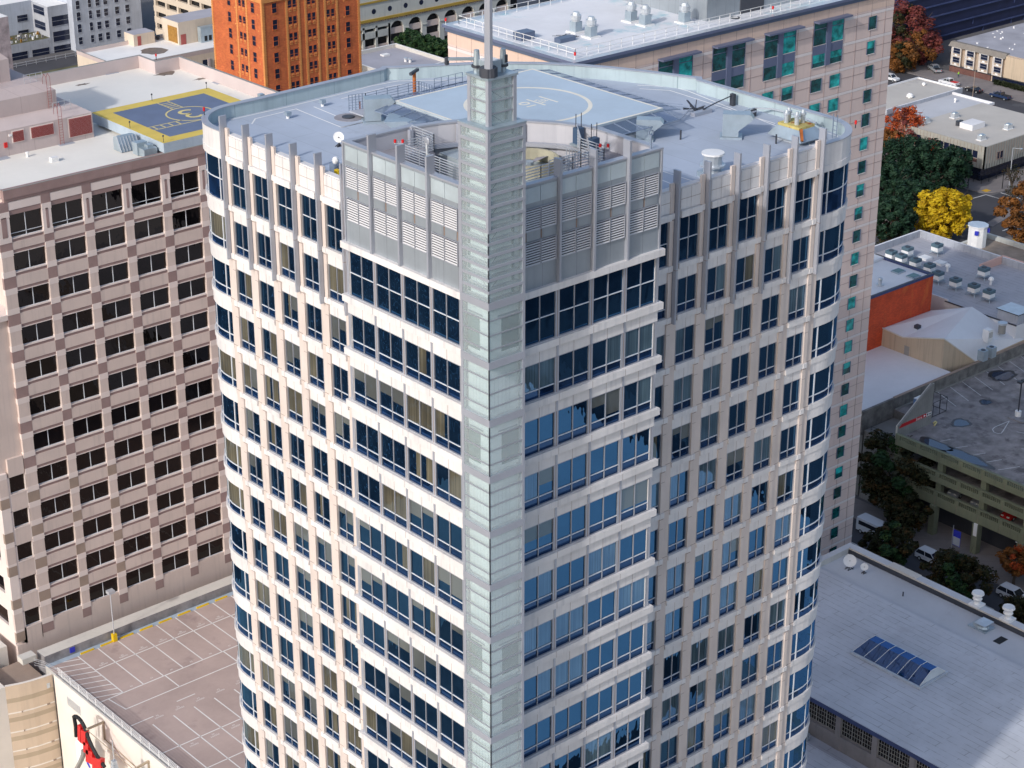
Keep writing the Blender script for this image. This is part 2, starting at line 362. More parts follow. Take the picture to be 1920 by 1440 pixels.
# curved ends, all floors
for k in range(-1, NF+1):
    zt = -4.0*k
    for pth in (ringp,):
        if k == -1:
            band(wl, pth, -.5, .10, 3.45, 3.98, 'precast'); band(wl, pth, -.35, .04, 3.98, 5.65, 'precast', inner='parapet_in')
        else: band(wl, pth, -.5, .12, zt-.42, zt, 'precast'); band(wl, pth, -.5, .04, zt-1.34, zt-.42, 'precast')
mid = [pathR[-1]]+far+[pathL[0]]
band(wl, mid, -.45, 0, ZB, 3.45, 'precast')
band(wl, ringp, -.5, 0, G, ZB, 'precast'); wl.box(0, 0, G, UR, 5, ZB, 'precast'); wl.box(0, 5, G, 5, UR, ZB, 'precast')
band(wl, ringp, -.45, .10, 5.65, 5.72, 'fin_metal')
for F in 'RL':
    fb(wl, F, D0, UR-.6, 37.0, -.45, .06, 5.65, 5.72, 'precast'); fb(wl, F, D0, UR-.6, 37.0, -.38, -.351, 4.2, 5.65, 'parapet_in')
wl.build('wall', TW)
# ---- pilasters and metal fins
for F in 'RL':
    for c in CL:
        u = c+WW
        p = MB(); fb(p, F, D0, u+.02, u+.40, 0, .20, ZB, 6.2, 'pier'); fb(p, F, D0, u+.40, u+.45, 0, .02, ZB, 3.4, 'groove')
        for k in range(-1, NF+1):
            zt = -4.0*k if k >= 0 else 3.98
            fb(p, F, D0, u+.0, u+.42, .20, .28, zt-.42, zt, 'precast'); fb(p, F, D0, u+.019, u+.401, .20, .204, zt-.55, zt-.5, 'groove')
        fb(p, F, D0, u+.46, u+1.08, 0, .10, ZB, -4.5, 'pier')
        for k in range(1, NF+1): fb(p, F, D0, u+.459, u+1.081, .10, .104, -4*k-.04, -4*k-.0, 'groove'); fb(p, F, D0, u+.018, u+.402, .20, .204, -4*k-1.4, -4*k-1.37, 'groove')
        p.build('pilaster', TW)
        f = MB(); fb(f, F, D0, u+.45, u+.62, -.05, .55, -4.5, 7.15, 'fin_metal'); fb(f, F, D0, u+.447, u+.623, -.05, .553, -.34, -.30, 'groove'); f.build('fin', TW)
# ---- windows
def pane(mb, F, base, u0, u1, z0, z1, w, kind):
    if kind == 'roll':
        k = rnd.choice((.3, .45, .6, .9)); zz = z1-(z1-z0)*k; fq(mb, F, base, u0, u1, w, zz, z1, 'glass_roller'); fq(mb, F, base, u0, u1, w, z0, zz, 'glass_dark')
    elif kind == 'part':
        uu = u0+(u1-u0)*rnd.uniform(.3, .7)
        a, b = ('glass_curtain', 'glass_dark') if rnd.random() < .5 else ('glass_dark', 'glass_curtain')
        fq(mb, F, base, u0, uu, w, z0, z1, a); fq(mb, F, base, uu, u1, w, z0, z1, b)
    else: fq(mb, F, base, u0, u1, w, z0, z1, kind)
def kinds(F, k):
    r = rnd.random()
    if k < 1: return 'glass_dark'
    if F == 'L': return 'glass_curtain' if r < .18 else 'roll' if r < .40 else 'part' if r < .52 else 'glass_dark'
    return 'glass_curtain' if r < .03 else 'roll' if r < .09 else 'part' if r < .12 else 'glass_sheer' if r < .45 else 'glass_dark'
def window(F, base, u0, u1, z0, z1, ztr, k, g=None, f=None, mull=.034):
    g = g or MB(); f = f or MB(); um = (u0+u1)/2; w = -.05
    kk = kinds(F, k)
    for a, b in ((u0, um), (um, u1)):
        q = kk if rnd.random() < .75 else kinds(F, k)
        pane(g, F, base, a, b, ztr, z1, w, q)
        fq(g, F, base, a, b, w, z0, ztr, 'glass_dark' if k < 1 else 'glass_navy')
    fb(f, F, base, um-mull, um+mull, w, w+.07, z0, z1, 'frame')
    fb(f, F, base, u0, um-mull, w, w+.06, ztr-.03, ztr+.03, 'frame_white'); fb(f, F, base, um+mull, u1, w, w+.06, ztr-.03, ztr+.03, 'frame_white')
    fb(f, F, base, u0, u0+.04, w, w+.10, z0, z1, 'frame'); fb(f, F, base, u1-.04, u1, w, w+.10, z0, z1, 'frame')
    fb(f, F, base, u0+.04, u1-.04, w, w+.10, z0, z0+.05, 'frame'); fb(f, F, base, u0+.04, u1-.04, w, w+.10, z1-.05, z1, 'frame')
    return g, f
gs = MB(); fs = MB()
for F in 'RL':
    for k in range(0, 11):
        for i in range(4):
            a = 2.76+3.05*i
            z0 = -4.0*k; z1 = 3.42 if k == 0 else z0+2.62; zt = 1.7 if k == 0 else z0+.66
            g, f = window(F, 0, a+.14, a+2.91, z0, z1, zt, k); o = g.build('window', TW); f.build('frame', o)
    for k in (11, 12, 13, 14):
        for i in range(4): a = 2.76+3.05*i; window(F, 0, a+.14, a+2.91, -4.0*k, -4.0*k+2.62, -4.0*k+.66, k, gs, fs)
    for i, c in enumerate(CL):
        for k in range(-1, NF):
            z0 = -4.0*(k+1); z1 = 3.45 if k == -1 else z0+2.72; zt = 1.72 if k == -1 else z0+.66
            if k == -1: g, f = window(F, D0, c-.03, c+WW+.02, z0, z1, zt, 0); o = g.build('window', TW); f.build('frame', o)
            else: window(F, D0, c-.03, c+WW+.02, z0, z1, zt, k+1, gs, fs)
o = gs.build('window', TW); o['kind'] = 'stuff'; o = fs.build('window_frame', TW); o['kind'] = 'stuff'
for F, pth in (('R', pathR), ('L', pathL)):
    for k in range(-1, NF):
        z0 = -4.0*(k+1); z1 = 3.45 if k == -1 else z0+2.62; zt = 1.72 if k == -1 else z0+.66
        g = MB(); f = MB()
        kd = 'glass_dark' if rnd.random() < .6 or F == 'R' else 'glass_curtain'
        band(g, pth, -.3, -.05, zt, z1, kd); band(g, pth, -.3, -.05, z0, zt, 'glass_navy'); band(f, pth, -.05, -.0, zt-.04, zt+.04, 'frame_white')
        for q in (1, 4, 7, 10):
            p = pth[q] if F == 'R' else pth[-1-q]
            nx, ny = (p[0]-(XE-RC), p[1]-(D0+RC)) if F == 'R' else (p[0]-(D0+RC), p[1]-(XE-RC))
            if q == 1: nx, ny = (0, -1) if F == 'R' else (-1, 0)
            l = math.hypot(nx, ny); p = (p[0]-nx/l*.03, p[1]-ny/l*.03)
            f.bar((*p, z0), (*p, z1), .07 if q == 1 else .045, 'frame_white' if q < 5 else 'frame')
        o = g.build('curved_window', TW); f.build('frame', o)
# grey channels between the block's window bays
for F in 'RL':
    for i in range(1, 4):
        u = 2.76+3.05*i; c = MB()
        for k in range(0, NF+1):
            z0 = -4.0*k; z1 = 3.42 if k == 0 else z0+2.62
            fb(c, F, 0, u-.14, u+.14, -.2, .05, z0, z1, 'fin_metal'); fb(c, F, 0, u-.09, u+.09, .05, .10, z0-1.38, z0-.5, 'fin_metal'); fb(c, F, 0, u-.03, u+.03, .05, .052, z0, z1, 'groove')
            fb(c, F, 0, u-.012, u+.012, .30, .304, z0-.5, z0, 'groove')
        c.build('mullion_channel', TW)
    c = MB(); fb(c, F, 0, UR-.19, UR, -.3, .04, ZB, 3.42, 'fin_metal'); c.build('mullion_channel', TW)
    c = MB(); fb(c, F, 0, .9, 2.9, -.3, .04, ZB, 3.42, 'frame'); c.build('mullion_channel', TW)
# ---- mechanical storey clad in grey metal with louvres
mz0, mz1 = 3.9, 10.9
mw = MB()
cur = [PZ(u, v, mz1) for u, v in ((1125, 244), (1085, 235), (1046.7, 230), (980, 226), (920, 225.5), (861.7, 226.7), (818, 231), (771.7, 238.3))]
cur = [(p.x, p.y) for p in cur]
YB, XB = 5.9, 5.8
mpath = [(0, UR), (0, 0), (UR, 0), (UR, YB)]+cur+[(XB, UR)]
full = [(0.0, 14.0), (0.0, 0.0), (UR, 0.0), (UR, YB), (cur[0][0]+.3, YB)]+cur[1:-1]+[(XB, cur[-1][1]), (XB, UR), (0.0, UR), (0.0, 14.0)]
band(mw, full, -.35, 0, mz0, mz1, 'louvre_wall', inner='lavender_wall'); band(mw, full, -.42, .07, mz1, mz1+.12, 'fin_metal')
mw.build('mechanical_wall', TW)
deck = [(.3, .3), (UR-.3, .3), (UR-.3, YB-.3)]+[(p[0]-.25, p[1]-.25) for p in cur[1:-1]]+[(XB-.3, UR-.3), (.3, UR-.3)]
dk = MB(); dk.prism(deck, 6.0, 6.9, 'gravel_roof')
dk.box(.35, .35, 6.9, 2.7, UR-.35, 9.75, 'gravel_roof'); dk.box(2.7, 12.2, 6.9, 5.6, UR-.35, 9.75, 'gravel_roof')
dk.box(2.7, .35, 6.9, UR-.35, 2.7, 9.75, 'gravel_roof'); dk.box(12.2, 2.7, 6.9, UR-.35, 5.6, 9.75, 'gravel_roof')
dk.build('terrace_floor', TW)
for F in 'RL':
    for i in range(4):
        a = 2.76+3.05*i+.12
        for j in range(2):
            pl = MB()
            u0 = a+.12+j*1.33; u1 = u0+1.24
            fb(pl, F, 0, a+j*1.40+.02, a+j*1.40+1.37, 0, .03, 9.75, 10.75, 'clad_top')
            ip = MB(); fb(ip, F, 0, u0+.1, u1-.02, 0, .05, 7.22, 7.85, 'louvre_wall'); fb(ip, F, 0, u0, u0+.1, 0, .02, 7.22, 7.85, 'groove'); ip.build('infill_panel', TW)
            lv = MB()
            for z0, z1 in ((5.57, 7.12), (7.93, 9.35)):
                fb(lv, F, 0, u0-.03, u1+.03, 0, .02, z0-.03, z1+.03, 'louvre_dark')
                n = 9
                for s_ in range(n):
                    z = z0+(z1-z0)*s_/n; q0 = .03; q1 = .12
                    A = [fp(F, 0, u0, q1, z), fp(F, 0, u1, q1, z), fp(F, 0, u1, q0, z+.06), fp(F, 0, u0, q0, z+.06)]
                    lv.poly(A if F == 'R' else A[::-1], 'louvre')
                fb(lv, F, 0, u0-.06, u0, .0, .12, z0-.05, z1+.05, 'fin_metal'); fb(lv, F, 0, u1, u1+.06, .0, .12, z0-.05, z1+.05, 'fin_metal')
                fb(lv, F, 0, u0, u1, .02, .12, z1, z1+.05, 'fin_metal'); fb(lv, F, 0, u0, u1, .02, .12, z0-.05, z0, 'fin_metal')
            lv.build('louvre', TW); pl.build('cladding_panel', TW)
    for i in range(1, 4):
        u = 2.76+3.05*i; f = MB(); fb(f, F, 0, u-.09, u+.09, 0, .30, 3.9, 12.2, 'fin_metal'); fb(f, F, 0, u-.09, u+.09, -.35, 0, 11.03, 12.2, 'fin_metal'); fb(f, F, 0, u+.09, u+.11, 0, .12, 3.9, 10.85, 'groove'); f.build('fin', TW)
    f = MB(); fb(f, F, 0, 2.55, 2.85, 0, .10, 3.9, 10.9, 'fin_metal'); f.build('corner_trim', TW); f = MB(); fb(f, F, 0, UR-.12, UR+.02, 0, .08, 3.9, 10.9, 'fin_metal'); f.build('corner_trim', TW)
# ---- roof deck of the tower
rd = MB(); rd.prism(shrink(ringp, .3)+[(D0+.3, UR+.1), (XB, UR), (XB, 5.9), (UR, 5.9), (UR+.1, D0+.3)], 4.3, 4.6, 'roof_blue')
rd.build('roof', TW)
# painted lines on the deck
ln = MB(); c1 = lambda x, y: (640+x/6, 120+y/6); c2 = lambda x, y: (370+x/6, 200+y/6); c3 = lambda x, y: (1220+x/4.8, 120+y/4.8)
def pxline(f, pts, z, wd, mat='white_paint', mb=None):
    Q = [PZ(*f(*p), z) for p in pts]; (mb or ln).strip([(p.x, p.y) for p in Q], wd, z, mat)
for f, pts in ((c2, [(375, 145), (1000, 5), (1620, -145)]), (c1, [(0, 335), (340, 245), (640, 190), (1330, 180)]), (c1, [(0, 390), (230, 335)]), (c1, [(250, 328), (480, 268)]), (c1, [(500, 262), (690, 228), (800, 222), (1050, 295)]),
               (c2, [(612, 195), (652, 135), (1110, 25), (1620, 232), (1920, 165), (1925, 163)]), (c2, [(1310, 0), (1680, 152), (1925, 92)]), (c1, [(0, 715), (290, 645)]), (c1, [(200, 600), (290, 575)]),
               (c3, [(-120, 190), (0, 195), (200, 207), (330, 240), (830, 440), (1240, 600)]), (c3, [(-100, 222), (0, 228), (170, 237), (250, 262), (830, 448), (1120, 535)]), (c3, [(1560, 612), (1675, 645), (1692, 682)]), (c3, [(1420, 690), (1440, 760)]),
               (c3, [(92, 960), (400, 1060)]), (c3, [(92, 1040), (190, 1080)]), (c2, [(250, 245), (285, 190)])):
    pxline(f, pts, 4.604, .13)
lo_ = ln.build('deck_marking', TW)
# ---- glass prow
px0, py0, px1, py1 = -1.62, -1.88, 1.33, .83
PR = MB(); PGs = MB(); PI = MB()
def ringbox(mb, x0, y0, x1, y1, z0, z1, o, i, mat):
    "rectangular ring: outset o, inset i"
    mb.box(x0-o, y0-o, z0, x1+o, y0+i, z1, mat); mb.box(x0-o, y0+i, z0, x0+i, y1+o, z1, mat)
    mb.box(x1-i, y0+i, z0, x1+o, y1+o, z1, mat); mb.box(x0+i, y1-i, z0, x1-i, y1+o, z1, mat)
bk = MB()
for k in range(0, 16):
    zt = 4.85-4*k; ringbox(bk, px0, py0, px1, py1, zt-.5, zt, .04, .3, 'fin_metal')
for (a, b) in ((px0, py1-.16), (px1-.16, py0)):
    bk.box(a-.03, b-.03, ZB, a+.19, b+.19, 15.9, 'fin_metal')
bk.box(px1-.1, py0+.3, ZB, px1, py1, 15.8, 'frame'); bk.box(px0+.3, py1-.1, ZB, px1-.1, py1, 15.8, 'frame')
bk.box(.02, py1, ZB, 1.0, py1+.5, 10.9, 'frame')
for k in range(0, 15):
    z1 = 4.35-4*k; z0 = .85-4*k
    for z in (z1-.72, z1-1.72, z1-2.70): ringbox(bk, px0, py0, px1, py1, z-.045, z+.045, .02, .05, 'frame')
    bk.box(px0-.02, py0-.02, z0, px0+.05, py0+.05, z1, 'dark_metal')
zz = 4.85; nlev = 14; st = (15.9-4.85)/nlev
for j in range(nlev):
    z = zz+st*j
    thick = z > 9.4
    ringbox(bk, px0, py0, px1, py1, z+st-.19, z+st-.0, .05 if thick else .02, .28, 'fin_metal')
    if thick: bk.box(px0-.06, py0-.06, z, px0+.16, py0+.16, z+st-.19, 'fin_metal')
    else: bk.box(px0-.02, py0-.02, z, px0+.05, py0+.05, z+st-.19, 'dark_metal')
bk.box(px0-.08, py0-.08, 15.9, px1+.08, py1+.08, 15.98, 'galv')
# top lantern
tx0, ty0, tx1, ty1 = -1.2, -1.45, .98, .45
for j in range(4):
    z = 15.98+.74*j
    if j: ringbox(bk, tx0, ty0, tx1, ty1, z-.04, z+.04, .02, .05, 'frame')
for a, b in ((tx0, ty0), (tx0, ty1-.2), (tx1-.2, ty0), (tx1-.2, ty1-.2)): bk.box(a-.04, b-.04, 15.98, a+.22, b+.22, 18.8, 'fin_metal')
bk.box(tx0-.1, ty0-.1, 18.8, tx1+.1, ty1+.1, 18.94, 'galv')
prw = bk.build('prow_frame', TW)
gm = MB()
def gq(x0, y0, z0, x1, z1, y1): pass
for k in range(0, 15):
    z1 = 4.35-4*k; z0 = .85-4*k
    gm.box(px0+.01, py0+.01, z0, px1-.02, py0+.03, z1, 'prow_glass'); gm.box(px0+.01, py0+.03, z0, px0+.03, py1-.02, z1, 'prow_glass')
gm.box(px0+.01, py0+.01, 4.85, px1-.02, py0+.03, 15.85, 'prow_glass'); gm.box(px0+.01, py0+.03, 4.85, px0+.03, py1-.02, 15.85, 'prow_glass')
gm.box(tx0+.03, ty0+.03, 16, tx1-.02, ty0+.05, 18.8, 'prow_glass'); gm.box(tx0+.03, ty0+.05, 16, tx0+.05, ty1-.02, 18.8, 'prow_glass')
gm.build('prow_glazing', TW)
# what stands behind the prow glass
ic = MB(); IN = .45
for k in range(0, 15):
    z1 = 4.35-4*k; z0 = .85-4*k; ty = (1, 0, 1, 0, 0, 0, 1, 1, 0, 1, 0, 2, 0, 1, 0)[k]
    ic.box(px0+IN, py0+IN, z0-.5, px1-.1, py1-.1, z1+.1, 'prow_white')
    if ty:
        for F, b, e in (('R', py0+IN, px1-.1), ('L', px0+IN, py1-.1)):
            s0 = px0+IN if F == 'R' else py0+IN
            fq(ic, F, b, s0+.95+.1*(ty-1), e-.25*(ty-1), .012, z0+.25, z1-.95, 'prow_teal'); fq(ic, F, b, s0+.65, e-.1, .014, z1-.86, z1-.72, 'fin_metal')
    else:
        for F, b in (('R', py0+IN), ('L', px0+IN)):
            s0 = px0+IN if F == 'R' else py0+IN
            for q in range(5): fq(ic, F, b, s0+.35+q*.32, s0+.37+q*.32, .012, z0+.1, z1-.7, 'fin_metal')
ic.box(px0+IN, py0+IN, 4.85, px1-.1, py1-.1, 15.8, 'prow_white'); ic.box(tx0+.4, ty0+.4, 15.98, tx1-.1, ty1-.1, 18.8, 'prow_white')
for j in range(nlev):
    z = zz+st*j
    for F, b in (('R', py0+.3), ('L', px0+.3)):
        s0 = px0 if F == 'R' else py0
        if j % 2: ic.bar(fp(F, b, s0+.5, 0, z+.05), fp(F, b, s0+1.1, 0, z+st-.2), .012, 'dark_metal')
        fb(ic, F, b, s0+.2, s0+2.6, -.14, -.05, z, z+.10, 'slab_grey'); fb(ic, F, b, s0+2.25, s0+2.38, -.14, -.02, z+.1, z+.58, 'prow_teal')
for j in range(4):
    for F, b in (('R', ty0+.25), ('L', tx0+.25)):
        s0 = tx0 if F == 'R' else ty0
        if j % 2 == 0: ic.bar(fp(F, b, s0+.35, 0, 16.7+.74*j-.05), fp(F, b, s0+1.3, 0, 16.0+.74*j-.7*0), .014, 'dark_metal')
        fb(ic, F, b, s0+1.6, s0+1.75, -.12, -.02, 16.05+.74*j, 16.65+.74*j, 'prow_teal')
ic.build('prow_room', TW)
sp = MB(); sp.bar((-1.0, -1.25, 18.95), (-1.0, -1.25, 44), .27, 'fin_metal', 8, r2=.16); sp.build('spire', TW)
sb = MB(); sb.cyl(-.85, -1.05, 18.94, 19.5, .55, 'dark_metal', 8); sb.box(-.75, -.95, 19.0, .25, .05, 19.75, 'galv', 'white_paint'); sb.build('spire_base', TW)
for (x, y, ax, ay) in ((-.75, .15, -2.3, 1.2), (.6, -.7, .1, -.2)):
    d = MB(); d.cyl(x, y, 18.94, 19.25, .2, 'galv', 8); d.cyl(x, y, 19.25, 19.4, .32, 'dark_metal', 8); d.cyl(x, y, 19.4, 20.3, .22, 'galv', 8, r2=.16); d.bar((x, y, 19.75), (x+ax*.7, y+ay*.7, 19.85), .12, 'galv'); d.bar((x+ax*.7, y+ay*.7, 19.95), (x+ax*.7, y+ay*.7, 19.5), .14, 'dark_metal')
    single('davit_crane', d, 'grey davit arm with long boom reaching left on top of the glass prow' if ax < -1 else 'short stubby grey davit on the right of the glass prow top', 'davit')
# ================================================================== GRANITE OFFICE BUILDING (left)
surf('granite', (.64, .53, .48), .7, .06, .3, 3, streak=.14)
surf('granite_pale', (.74, .64, .60), .7, .05, .3, 3)
surf('granite_mauve', (.32, .222, .21), .7, .12, .5, 6)
surf('granite_brown', (.34, .26, .21), .7, .12, .5, 6)
surf('roof_cream', (.80, .77, .71), .85, .05, .12, 1.2, dirt=(.52, .47, .41), dirtcov=.70)
surf('parapet_pink', (.58, .49, .47), .8, .06, .3, 3)
surf('wall_mauve', (.50, .42, .41), .8, .05, .3, 2, streak=.08, joints=(3.1, 0, .04), jcol=(.34, .27, .26))
surf('coping_grey', (.30, .29, .27), .6, .08)
surf('louvre_red', (.30, .075, .07), .6, .1)
surf('pad_yellow', (.70, .52, .11), .7, .08, .5, 3)
surf('pad_slate', (.14, .18, .28), .75, .08, .5, 3)
surf('line_yellow', (.70, .58, .25), .7, .05)
surf('skirt_blue', (.40, .48, .56), .6, .08, .5, 2, streak=.1)
surf('grate', (.40, .42, .48), .6, .1)
surf('stain', (.20, .16, .13), .5, .3, 2, 5)
surf('yellow', (.75, .50, .01), .5, .05)
glass('glass_black', (.003, .0025, .003), 1.5, tint=(.8, .7, .66), wav=.6)
def facade_pane(x0, x1, y, z0, z1, parent, frame='frame_white', n=2, mat='glass_black'):
    g = MB(); g.poly([(x0, y, z0), (x1, y, z0), (x1, y, z1), (x0, y, z1)], mat); o = g.build('window', parent)
    f = MB()
    for i in range(1, n): xm = x0+(x1-x0)*i/n; f.box(xm-.035, y-.06, z0, xm+.035, y-.003, z1, frame)
    f.box(x0, y-.05, z1-.06, x1, y-.003, z1, frame); f.box(x0, y-.05, z0, x1, y-.003, z0+.05, frame)
    f.box(x0, y-.05, z0+.05, x0+.05, y-.003, z1-.06, frame)
    f.build('frame', o); return o
YG = 91.0; XG = 7.8; XG2 = 52.0; YG2 = 121.0
zN = PY(10, 592, YG).z
GB = thing('granite_office', 'beige and mauve checkered granite office block with black windows and a cream flat roof', 'office building', (30, YG+10, G))
b = MB()
b.box(XG+.35, YG+.35, G, XG2, YG2, zN, 'granite', 'granite_pale'); b.box(12.0, YG+.35, zN, XG2, YG2, -14.9, 'granite', 'roof_cream')
b.box(XG, YG, G, XG+9, YG+.35, -67, 'granite'); b.box(XG+9, YG, G, XG2, YG+.35, -67, 'granite')
PITC = 4.15; rows = [-23.55-PITC*k for k in range(11)]   # sill heights below the top storey
def row_strip(x0, x1, zs, za):
    "spandrel zone between window head zs and next sill za"
    y = YG
    b.box(x0, y+.03, zs, x1, y+.35, zs+.10, 'granite_pale'); b.box(x0, y+.06, zs+.10, x1, y+.35, zs+.42, 'granite_mauve')
    b.box(x0, y, zs+.42, x1, y+.35, za-.42, 'granite'); b.box(x0, y+.06, za-.42, x1, y+.35, za-.10, 'granite_mauve'); b.box(x0, y-.02, za-.10, x1, y+.35, za, 'granite_pale')
cols = [(12.45+4.8*i, 16.15+4.8*i) for i in range(8)]
allz = [-19.83]+rows
for a, c in cols:
    zz_ = allz+[rows[-1]-PITC]
    for k in range(len(allz)):
        head = -17.33 if k == 0 else allz[k]+2.03
        if k: row_strip(a, c, head, allz[k-1])
    b.box(a, YG+.06, -17.33, c, YG+.35, -16.85, 'granite_mauve'); b.box(a, YG, -16.8, c, YG+.35, -15.92, 'granite_pale')
    b.box(a, YG, -67.0, c, YG+.35, rows[-1], 'granite')
for i in range(-1, 8):
    x0 = 11.05 if i == -1 else 16.15+4.8*i; x1 = 12.45 if i == -1 else 17.25+4.8*i
    for k in range(len(allz)):
        z0 = allz[k]; z1 = -17.33 if k == 0 else z0+2.03
        b.box(x0+.05, YG-.04, z0+.25, x1-.05, YG+.35, z1-.2, 'granite' if k else 'granite_pale')
        if k == 0: b.box(x0+.4, YG-.06, z0+.2, x1-.4, YG-.04, z1-.1, 'granite_mauve')
        b.box(x0, YG-.06, z1-.2, x1, YG+.35, z1+.45, 'granite_pale'); b.box(x0, YG-.06, z0-.40, x1, YG+.35, z0+.25, 'granite_pale')
        zt = -15.85 if k == 0 else allz[k-1]-.40
        b.box(x0, YG-.02, z1+.45, x1, YG+.35, zt, 'granite_mauve' if k < 8 or i > 1 else 'granite_brown')
    b.box(x0, YG-.02, rows[-1]-1.55, x1, YG+.35, rows[-1]-.40, 'granite_mauve'); b.box(x0, YG, -67, x1, YG+.35, rows[-1]-1.55, 'granite')
b.box(12.0, YG-.05, -15.85, XG2, YG+.35, -15.5, 'granite_mauve'); b.box(11.95, YG-.18, -15.5, XG2, YG+.5, -14.55, 'granite_mauve')
for i in range(11): x = 12.9+3.55*i; b.box(x, YG-.184, -15.5, x+.03, YG+.45, -14.546, 'groove')
b.box(11.95, YG-.18, -14.55, XG2, YG-.02, -14.50, 'coping_grey'); b.box(11.8, YG+.35, -15.5, 12.0, YG2, -14.55, 'granite_pale')
# notched corner bay, lower storeys
for k in range(6, 11):
    z0 = rows[k]
    b.box(9.1, YG, z0+2.03, 10.95, YG+.35, z0+PITC, 'granite'); b.box(9.1, YG-.04, z0-.12, 11.0, YG, z0, 'granite_pale')
    b.box(XG, YG-.05, z0, 8.85, YG+.35, z0+2.03, 'granite_pale' if k % 2 else 'granite'); b.box(XG, YG-.05, z0-1.5, 8.85, YG+.35, z0-.3, 'granite_brown')
    b.box(XG, YG-.05, z0-.3, 8.85, YG+.35, z0, 'granite_pale'); b.box(XG, YG-.05, z0+2.03, 8.85, YG+.35, z0+2.65, 'granite_pale'); b.box(8.85, YG, z0-2.0, 9.1, YG+.35, z0+2.03, 'granite_pale')
    b.box(10.95, YG, z0-2.0, 11.05, YG+.35, z0+2.03, 'granite_pale')
b.box(8.85, YG, -67, 11.05, YG+.35, rows[10], 'granite'); b.box(XG, YG+.0, zN-.6, 11.05, YG+.35, zN, 'granite_pale')
# -X side
for k in range(6, 11):
    z0 = rows[k]; b.box(XG, YG+.35, z0-2.1, XG+.35, YG2, z0, 'granite_pale')
    for j in range(6): b.box(XG, YG+.35+4.8*j, z0, XG+.35, YG+1.5+4.8*j, z0+2.03, 'granite_pale')
b.build('wall', GB)
pz = MB()
Bp = [(XG2, YG), (XG2, YG2-.3), (48.5, YG2-.3), (48.5, 124.4), (12, 124.4)]
b2 = MB(); b2.box(11.8, YG2, -15.4, 48.5, 124.1, -14.9, 'granite', 'roof_cream')
band(b2, [(XG2, YG+.6), (XG2, 120.6), (48.5, 120.6), (48.5, 124.4), (11.9, 124.4)], -.4, 0, -14.9, -13.35, 'granite', 'coping_grey', inner='parapet_pink'); b2.box(11.8, 121, G, 48.1, 124.0, -15.4, 'granite')
b2.build('parapet', GB)
for i, (a, c) in enumerate(cols):
    for k, z0 in enumerate(allz):
        if i > 5: continue
        o = facade_pane(a, c, YG+.30, z0, -17.33 if k == 0 else z0+2.03, GB)
        if k == 0: f = MB(); f.box(a, YG+.24, z0+.42, c, YG+.29, z0+.48, 'frame_white'); f.build('transom', o)
for k in range(6, 11): facade_pane(9.1, 10.95, YG+.30, rows[k], rows[k]+2.03, GB, n=1)
for k in range(6, 11):
    for j in range(3):
        y0 = YG+1.5+4.8*j; g = MB(); g.poly([(XG+.3, y0+3.65, rows[k]), (XG+.3, y0, rows[k]), (XG+.3, y0, rows[k]+2.03), (XG+.3, y0+3.65, rows[k]+2.03)], 'glass_black'); g.build('window', GB)
# rooftop penthouse, three set back tiers
yt = 102.2; PH = thing('rooftop_penthouse', 'stepped mauve penthouse with red louvres and caged ladders on the cream roof', 'penthouse', (20, yt, -14.9))
t = MB(); t.box(8, yt, -14.9, 29.1, 118, -12.05, 'wall_mauve')
t.hull8([(8, yt, -12.05), (29.1, yt, -12.05), (29.1, 118, -12.05), (8, 118, -12.05)], [(8, yt+2.2, -11.5), (28.3, yt+2.2, -11.5), (28.3, 118, -11.5), (8, 118, -11.5)], 'parapet_pink'); t.build('lower_tier', PH)
t = MB(); t.box(8, 105.0, -11.5, 26.4, 118, -9.6, 'wall_mauve'); t.hull8([(8, 105, -9.6), (26.4, 105, -9.6), (26.4, 118, -9.6), (8, 118, -9.6)], [(8, 106.3, -8.7), (25.3, 106.3, -8.7), (25.3, 118, -8.7), (8, 118, -8.7)], 'wall_mauve'); t.build('middle_tier', PH)
t = MB(); t.box(8, 108.5, -8.7, 22.9, 116, -6.2, 'wall_mauve')
t.hull8([(8, 108.5, -6.2), (22.9, 108.5, -6.2), (22.9, 116, -6.2), (8, 116, -6.2)], [(8, 109.3, -5.2), (21.9, 109.3, -5.2), (21.9, 109.31, -5.2), (8, 109.31, -5.2)], 'wall_mauve')
t.build('upper_tier', PH)
t = MB()
for i in range(16): t.box(14+i*.5, 109.4, -6.3, 14.12+i*.5, 115.8, -4.9+.0*i, 'louvre_red')
t.box(13.5, 115.8, -6.3, 22.6, 116.0, -4.7, 'wall_mauve'); t.build('fin_screen', PH)
for x0, x1, z0, z1 in ((19.3, 20.6, -13.5, -12.32), (21.5, 24.2, -13.5, -12.3), (26.1, 28.9, -14.3, -12.25)):
    l = MB(); l.box(x0-.08, yt-.05, z0-.08, x1+.08, yt-.003, z1+.08, 'granite_pale')
    n = int((z1-z0)/.13)
    for i in range(n): z = z0+(z1-z0)*i/n; l.poly([(x0, yt-.13, z), (x1, yt-.13, z), (x1, yt-.055, z+.1), (x0, yt-.055, z+.1)], 'louvre_red')
    l.build('louvre', PH)
t = MB(); t.box(18.2, yt-.16, -13.9, 18.55, yt-.003, -13.35, 'red'); t.build('alarm_box', PH)
t = MB(); t.box(18.85, yt-.2, -12.75, 19.15, yt-.003, -12.55, 'white_paint'); t.build('wall_lamp', PH)
